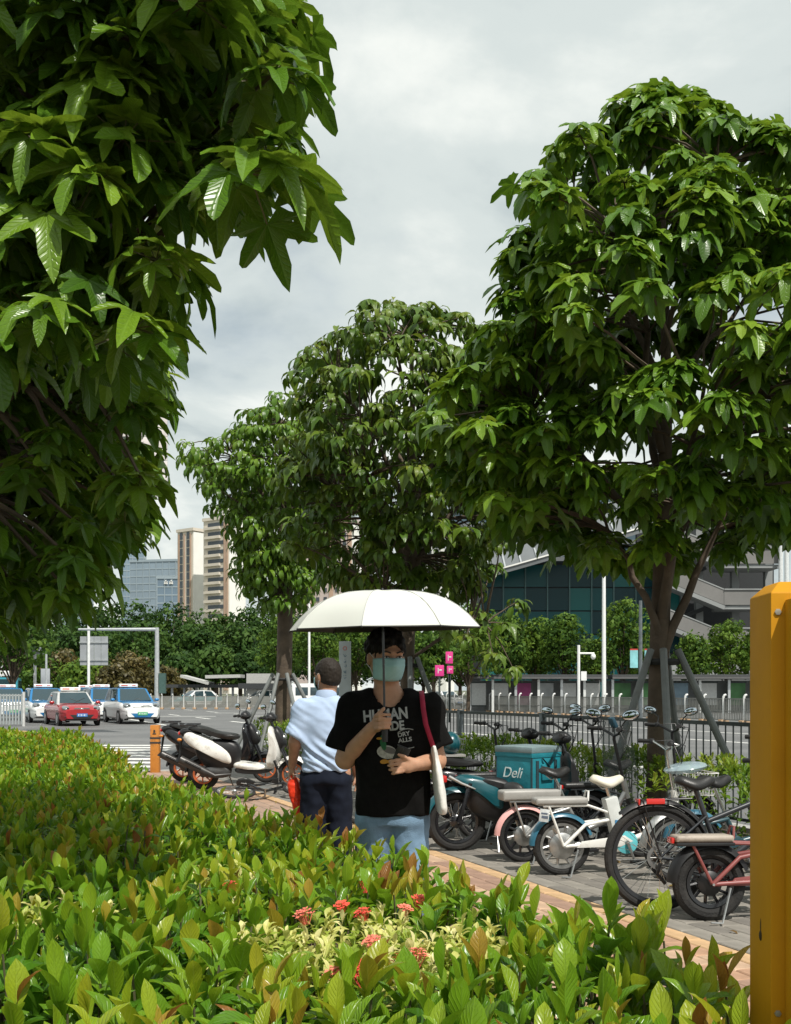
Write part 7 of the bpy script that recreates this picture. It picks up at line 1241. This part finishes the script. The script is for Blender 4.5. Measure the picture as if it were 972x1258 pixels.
    for q in (-1, 1): J.cap((0.014+q*0.076, 0.02, 0.82), (0.014+q*0.088, 0.02-0.04*q, 0.46), 0.092, 0.072, 0.03); cone(J, (0.014+q*0.088, 0.02-0.04*q, 0.48), (0.014+q*0.095, 0.03-0.02*q, 0.07), 0.072, 0.066, 0.02)
    link('jeans', J.mesh('jeans', mat('blue_denim', (0.16, 0.25, 0.35), 0.9, spec=0.1, var=0.3, scale=9, bump=0.4, bscale=300), 1, fold=lambda p, n: 0.006*noise.noise(Vector((p.x*12, p.y*12, p.z*14)))+0.003*noise.noise(p*34)), r)
    for q in (-1, 1):
        s = SDF((-0.05, -0.20, -0.01), (0.24, 0.2, 0.14) if q > 0 else (0.24, 0.2, 0.14), 0.006); s = SDF((0.012+q*0.097-0.07, -0.20, -0.005), (0.012+q*0.097+0.07, 0.17, 0.15), 0.006); cx = 0.012+q*0.097; cy = 0.03-0.02*q; s.cap((cx, cy+0.03, 0.045), (cx, cy-0.14, 0.035), 0.042, 0.036, 0.02); s.cap((cx, cy+0.02, 0.05), (cx, cy+0.01, 0.10), 0.045, 0.042, 0.03); s.half((0, 0, 0.003), (0, 0, -1)); link('shoe', s.mesh('shoe', mat('white_shoe', (0.62, 0.61, 0.58), 0.6), 1), r)
    # umbrella
    u = thing('umbrella', (-0.045, 4.512, 1.19), 0, 'open white umbrella with eight panels held above the person in black', 'umbrella'); u.rotation_euler = (R(1.5), R(-1.0), 0); Rc, n = 0.412, 8; top, rim = 0.632, 0.472; wf = mat('white_canopy', (0.56, 0.575, 0.535), 0.7, spec=0.2, var=0.03, scale=3); dkf = mat('dark_underside', (0.035, 0.034, 0.033), 0.7)
    def cpt(a, f, lift=0.0): d = (f**3.6)*0.86+0.14*f*f; return Vector((Rc*f*math.cos(a), Rc*f*math.sin(a), top-(top-rim)*d+lift))
    for layer, (nm, m_, dz) in enumerate((('canopy_panel', wf, 0.0), ('underside_panel', dkf, -0.004))):  # white panels, then a dark layer just beneath them
        for k in range(n):
            a0, a1 = 2*math.pi*(k-0.5)/n+0.2, 2*math.pi*(k+0.5)/n+0.2; nu, nv = 7, 10; vs = []
            for j in range(nv):
                f = max(0.012, j/(nv-1))
                for i in range(nu): t = i/(nu-1); P = cpt(a0, f)*(1-t)+cpt(a1, f)*t; bow = math.sin(math.pi*t); P += Vector((P.x, P.y, 0)).normalized()*(0.014*f*bow*(1-f**6*2.2)); P.z += dz-0.006*bow*f*(1-f)*2; vs.append(P)
            b = MB(); b.add(vs, [(j*nu+i, j*nu+i+1, (j+1)*nu+i+1, (j+1)*nu+i) for j in range(nv-1) for i in range(nu-1)]); b.build(nm, m_, u, smooth=60)
    for k in range(n):
        a = 2*math.pi*(k-0.5)/n+0.2; rb = one('rib', BLK, u, lambda b: b.tube([cpt(a, f, -0.010) for f in (0.02, 0.25, 0.5, 0.75, 0.99)], 0.0022, 5)); one('stretcher', BLK, rb, lambda b: b.tube([Vector((0.01*math.cos(a), 0.01*math.sin(a), top-0.10)), cpt(a, 0.5, -0.012)], 0.002, 5)); one('rib_tip', BLK, rb, lambda b: b.ell(cpt(a, 1.0, -0.004), (0.005, 0.005, 0.005), 8, 6))
    sm_ = mat('seam_thread', (0.36, 0.37, 0.35), 0.8)
    for k in range(n):
        a = 2*math.pi*(k-0.5)/n+0.2; one('seam', sm_, u, lambda b: b.tube([cpt(a, f, 0.0012) for f in (0.02, 0.2, 0.4, 0.55, 0.7, 0.8, 0.9, 1.0)], 0.0016, 5))
    one('shaft', BLKM, u, lambda b: b.tube([(0, 0, 0.02), (0, 0, top+0.004)], 0.0052, 10)); one('runner', BLK, u, lambda b: b.tube([(0, 0, top-0.13), (0, 0, top-0.09)], 0.011, 10)); one('ferrule', BLK, u, lambda b: b.tube([(0, 0, top), (0, 0, top+0.012)], [0.010, 0.006], 10)); one('handle', BLK, u, lambda b: b.tube([(0, 0, -0.01), (0, 0, 0.03), (0, 0, 0.12)], [0.012, 0.0135, 0.0105], 12))
    # phone and bag
    p = thing('phone', (0.020, 4.536, 1.112), 0, 'black phone held at the belly of the person under the umbrella', 'phone'); p.rotation_euler = (R(12), R(22), R(8)); one('case', BLK, p, lambda b: b.box((0, 0, 0), (0.058, 0.010, 0.100)), bevel=0.004); one('camera_bump', BLK, p, lambda b: b.box((-0.014, -0.006, 0.032), (0.026, 0.004, 0.026)), bevel=0.0018)
    t = thing('tote_bag', (0.178, 4.76, 0.85), 0, 'white tote bag with red strap hanging from a shoulder under the umbrella', 'bag'); cl = mat('white_canvas', (0.66, 0.65, 0.61), 0.8, var=0.08, scale=10, bump=0.3, bscale=30); Bs = SDF((-0.07, -0.22, -0.03), (0.10, 0.20, 0.36), 0.007); Bs.stack([(0.0, 0.030, -0.01, 0.020, 0.12), (0.03, 0.028, -0.01, 0.026, 0.145), (0.14, 0.014, -0.01, 0.025, 0.15), (0.24, -0.002, -0.01, 0.018, 0.148), (0.31, -0.010, -0.01, 0.012, 0.145)], 0.0, pw=2.6); link('pouch', Bs.mesh('pouch', cl, 3, fold=lambda q, n_: 0.005*noise.noise(q*14)), t)
    rs = mat('crimson_webbing', (0.30, 0.008, 0.04), 0.75, var=0.15, scale=40); b = MB(); path = [(-0.012, -0.11, 0.30), (-0.045, -0.128, 0.40), (-0.056, -0.112, 0.47), (-0.060, -0.06, 0.525), (-0.062, 0.0, 0.548), (-0.060, 0.06, 0.52), (-0.052, 0.105, 0.45), (-0.035, 0.118, 0.38), (-0.012, 0.09, 0.30)]; vs = []
    for q in path: vs += [Vector(q)+Vector((-0.011, 0, 0)), Vector(q)+Vector((0.011, 0, 0.0))]
    b.add(vs, [(2*i, 2*i+1, 2*i+3, 2*i+2) for i in range(len(path)-1)]); o = b.build('strap', rs, t, smooth=70); sm = o.modifiers.new('thick', 'SOLIDIFY'); sm.thickness = 0.003
person_umbrella()
def person_back():
    r = thing('person', (-0.465, 7.1, 0), 0, 'person in a light blue short sleeved shirt seen from behind, holding a red bag', 'person'); sk = skinmat('brown_skin', (0.40, 0.22, 0.14))
    H = Head((0.005, 0.03, 1.497), R(180+40), R(4)); B = SDF((-0.34, -0.24, 0.0), (0.34, 0.36, 1.64), 0.0082); head_sdf(B, H, (0.0, 0.0, 1.30))
    B.stack([(0.80, 0, 0, 0.14, 0.10), (0.95, 0, 0, 0.14, 0.10), (1.12, 0, 0, 0.145, 0.10), (1.24, 0, 0, 0.145, 0.085), (1.30, 0, 0, 0.11, 0.06), (1.34, 0, 0, 0.05, 0.04)], 0.02)
    for q in (-1, 1): B.cap((q*0.085, 0, 0.84), (q*0.09, 0.02, 0.45), 0.08, 0.053, 0.03); B.cap((q*0.09, 0.02, 0.45), (q*0.095, 0.0, 0.08), 0.05, 0.04, 0.02)
    B.cap((-0.155, 0.0, 1.28), (-0.205, -0.03, 1.05), 0.05, 0.043, 0.03); B.cap((-0.205, -0.03, 1.05), (-0.232, 0.05, 0.895), 0.042, 0.028, 0.02); B.ell((-0.236, 0.070, 0.855), (0.020, 0.036, 0.040), 0.015)
    for i, y in enumerate((0.046, 0.064, 0.082, 0.098)): finger(B, [(-0.246, y, 0.842), (-0.252, y, 0.815), (-0.238, y, 0.797), (-0.222, y, 0.806)], 0.0098, 0.008)
    finger(B, [(-0.228, 0.040, 0.868), (-0.222, 0.028, 0.835), (-0.224, 0.036, 0.810)], 0.0115, 0.009)
    B.cap((0.155, 0.0, 1.28), (0.20, -0.02, 1.04), 0.05, 0.043, 0.03); B.cap((0.20, -0.02, 1.04), (0.20, 0.07, 0.84), 0.042, 0.028, 0.02); B.ell((0.20, 0.085, 0.79), (0.020, 0.036, 0.042), 0.015)
    for i, y in enumerate((0.062, 0.078, 0.095, 0.110)): finger(B, [(0.20, y, 0.765), (0.196, y, 0.735), (0.188, y-0.004, 0.715)], 0.0095, 0.008)
    finger(B, [(0.195, 0.06, 0.80), (0.185, 0.045, 0.775), (0.180, 0.045, 0.755)], 0.0115, 0.009); link('body', B.mesh('body', sk, 1), r)
    Hs = SDF((-0.14, -0.12, 1.36), (0.14, 0.18, 1.64), 0.005); e = H.eul(); Hs.ell(H(0, 0.014, 0.030), (0.081, 0.101, 0.092), 0.01, rot=e); Hs.ell(H(0, 0.035, -0.02), (0.074, 0.072, 0.072), 0.02, rot=e); Hs.ell(H(0.0, -0.095, -0.04), (0.085, 0.080, 0.11), op='sub', rot=e); Hs.ell(H(0, -0.03, -0.085), (0.10, 0.11, 0.05), op='sub', rot=e); pass
    for q in (-1, 1): Hs.ell(H(q*0.085, -0.002, -0.03), (0.02, 0.034, 0.045), op='sub', rot=e)
    link('hair', Hs.mesh('hair', hairmat('greying_hair', (0.026, 0.021, 0.017)), 1, fold=lambda p, n: 0.003*noise.noise(p*60)), r); head_parts(r, H, None)
    T = SDF((-0.36, -0.24, 0.80), (0.36, 0.24, 1.44), 0.0090); T.stack([(0.862, 0.0, 0.0, 0.152, 0.120), (0.95, 0, 0, 0.155, 0.122), (1.10, 0, 0, 0.162, 0.120), (1.21, 0, 0, 0.170, 0.114), (1.29, 0, 0, 0.155, 0.092), (1.335, 0, 0.002, 0.105, 0.072), (1.36, 0, 0.004, 0.074, 0.062)], 0.02, pw=2.5)
    cone(T, (-0.12, 0.0, 1.285), (-0.205, -0.022, 1.085), 0.070, 0.080, 0.05); cone(T, (0.12, 0.0, 1.285), (0.205, -0.015, 1.085), 0.070, 0.080, 0.05); T.cap((-0.08, 0, 1.285), (-0.165, -0.006, 1.265), 0.058, 0.066, 0.05); T.cap((0.08, 0, 1.285), (0.165, -0.006, 1.265), 0.058, 0.066, 0.05); T.cap((0.0, 0.012, 1.40), (0.0, 0.03, 1.48), 0.056, 0.06, op='sub')
    def tf(p, n):
        s = p.x*0.75+p.z*1.0; back = 1.0 if n.y < 0.2 else 0.6
        return back*(0.030*(0.30-abs(noise.noise(Vector((s*17+1.2*noise.noise(p*4), (p.x-p.z)*2.0, 2)))))*1.3*min(1, max(0.25, (1.28-p.z)*4))+0.003*noise.noise(Vector((p.x*14, p.y*10, p.z*5)))+0.001*noise.noise(p*36))
    shm = mat('light_blue_cotton', (0.39, 0.49, 0.66), 0.85, spec=0.1, var=0.06, scale=10, bump=0.12, bscale=300); ts = link('shirt', T.mesh('shirt', shm, 1, fold=tf), r)
    cb = MB(); rings = []
    for k in range(24):
        a = 2*math.pi*k/24; rings.append((math.cos(a), math.sin(a)))
    vs = []
    for z, f in ((1.332, 1.16), (1.352, 1.14), (1.385, 1.02), (1.392, 0.97), (1.36, 0.95)): vs += [Vector((0.066*f*c, 0.006+0.062*f*s_, z+(0.012 if s_ < 0 else -0.012)*abs(s_))) for c, s_ in rings]
    cb.add(vs, [(i*24+j, i*24+(j+1) % 24, (i+1)*24+(j+1) % 24, (i+1)*24+j) for i in range(4) for j in range(24)]); cb.build('collar', shm, ts, smooth=50)
    J = SDF((-0.24, -0.20, 0.0), (0.24, 0.22, 0.96), 0.010); J.stack([(0.78, 0, 0, 0.160, 0.118), (0.86, 0, 0, 0.156, 0.115), (0.94, 0, 0, 0.148, 0.108)], 0.03)
    for q in (-1, 1): J.cap((q*0.080, 0, 0.80), (q*0.09, 0.02, 0.46), 0.096, 0.080, 0.03); cone(J, (q*0.09, 0.02, 0.48), (q*0.098, 0.0, 0.05), 0.080, 0.075, 0.02)
    link('trousers', J.mesh('trousers', mat('navy_twill', (0.010, 0.013, 0.023), 0.85, spec=0.12, var=0.2, scale=12, bump=0.2, bscale=260), 1, fold=lambda p, n: 0.009*noise.noise(Vector((p.x*9+p.z*5, p.y*9, p.z*7)))+0.004*noise.noise(p*24)), r)
    for q in (-1, 1): cx = q*0.098; s = SDF((cx-0.07, -0.12, -0.005), (cx+0.07, 0.25, 0.15), 0.007); s.cap((cx, -0.03, 0.045), (cx, 0.15, 0.035), 0.042, 0.036, 0.02); s.cap((cx, -0.02, 0.05), (cx, 0.0, 0.10), 0.045, 0.042, 0.03); s.half((0, 0, 0.003), (0, 0, -1)); link('shoe', s.mesh('shoe', LEATH, 1), r)
    t = thing('red_bag', (-0.465-0.225, 7.1+0.072, 0.55), 0, 'folded bright red bag hanging from the hand of the person in light blue', 'bag'); rm = mat('red_nylon', (0.80, 0.045, 0.012), 0.45, var=0.1, scale=12); Bs = SDF((-0.09, -0.09, -0.02), (0.12, 0.09, 0.32), 0.006); Bs.stack([(0.0, 0.045, 0, 0.030, 0.030), (0.04, 0.040, 0, 0.044, 0.034), (0.13, 0.018, 0, 0.048, 0.036), (0.21, 0.0, 0, 0.044, 0.036), (0.255, -0.006, 0, 0.026, 0.030), (0.275, -0.008, 0, 0.012, 0.026)], 0.0)
    o = link('pouch', Bs.mesh('pouch', rm, 2, fold=lambda q, n_: 0.009*noise.noise(Vector((q.x*34, q.y*20, q.z*5)))+0.004*noise.noise(q*40)), t); one('handle', rm, t, lambda b: b.tube([(-0.012, -0.03, 0.262), (-0.014, -0.014, 0.276), (-0.014, 0.014, 0.276), (-0.012, 0.03, 0.262)], 0.008, 6))
person_back()
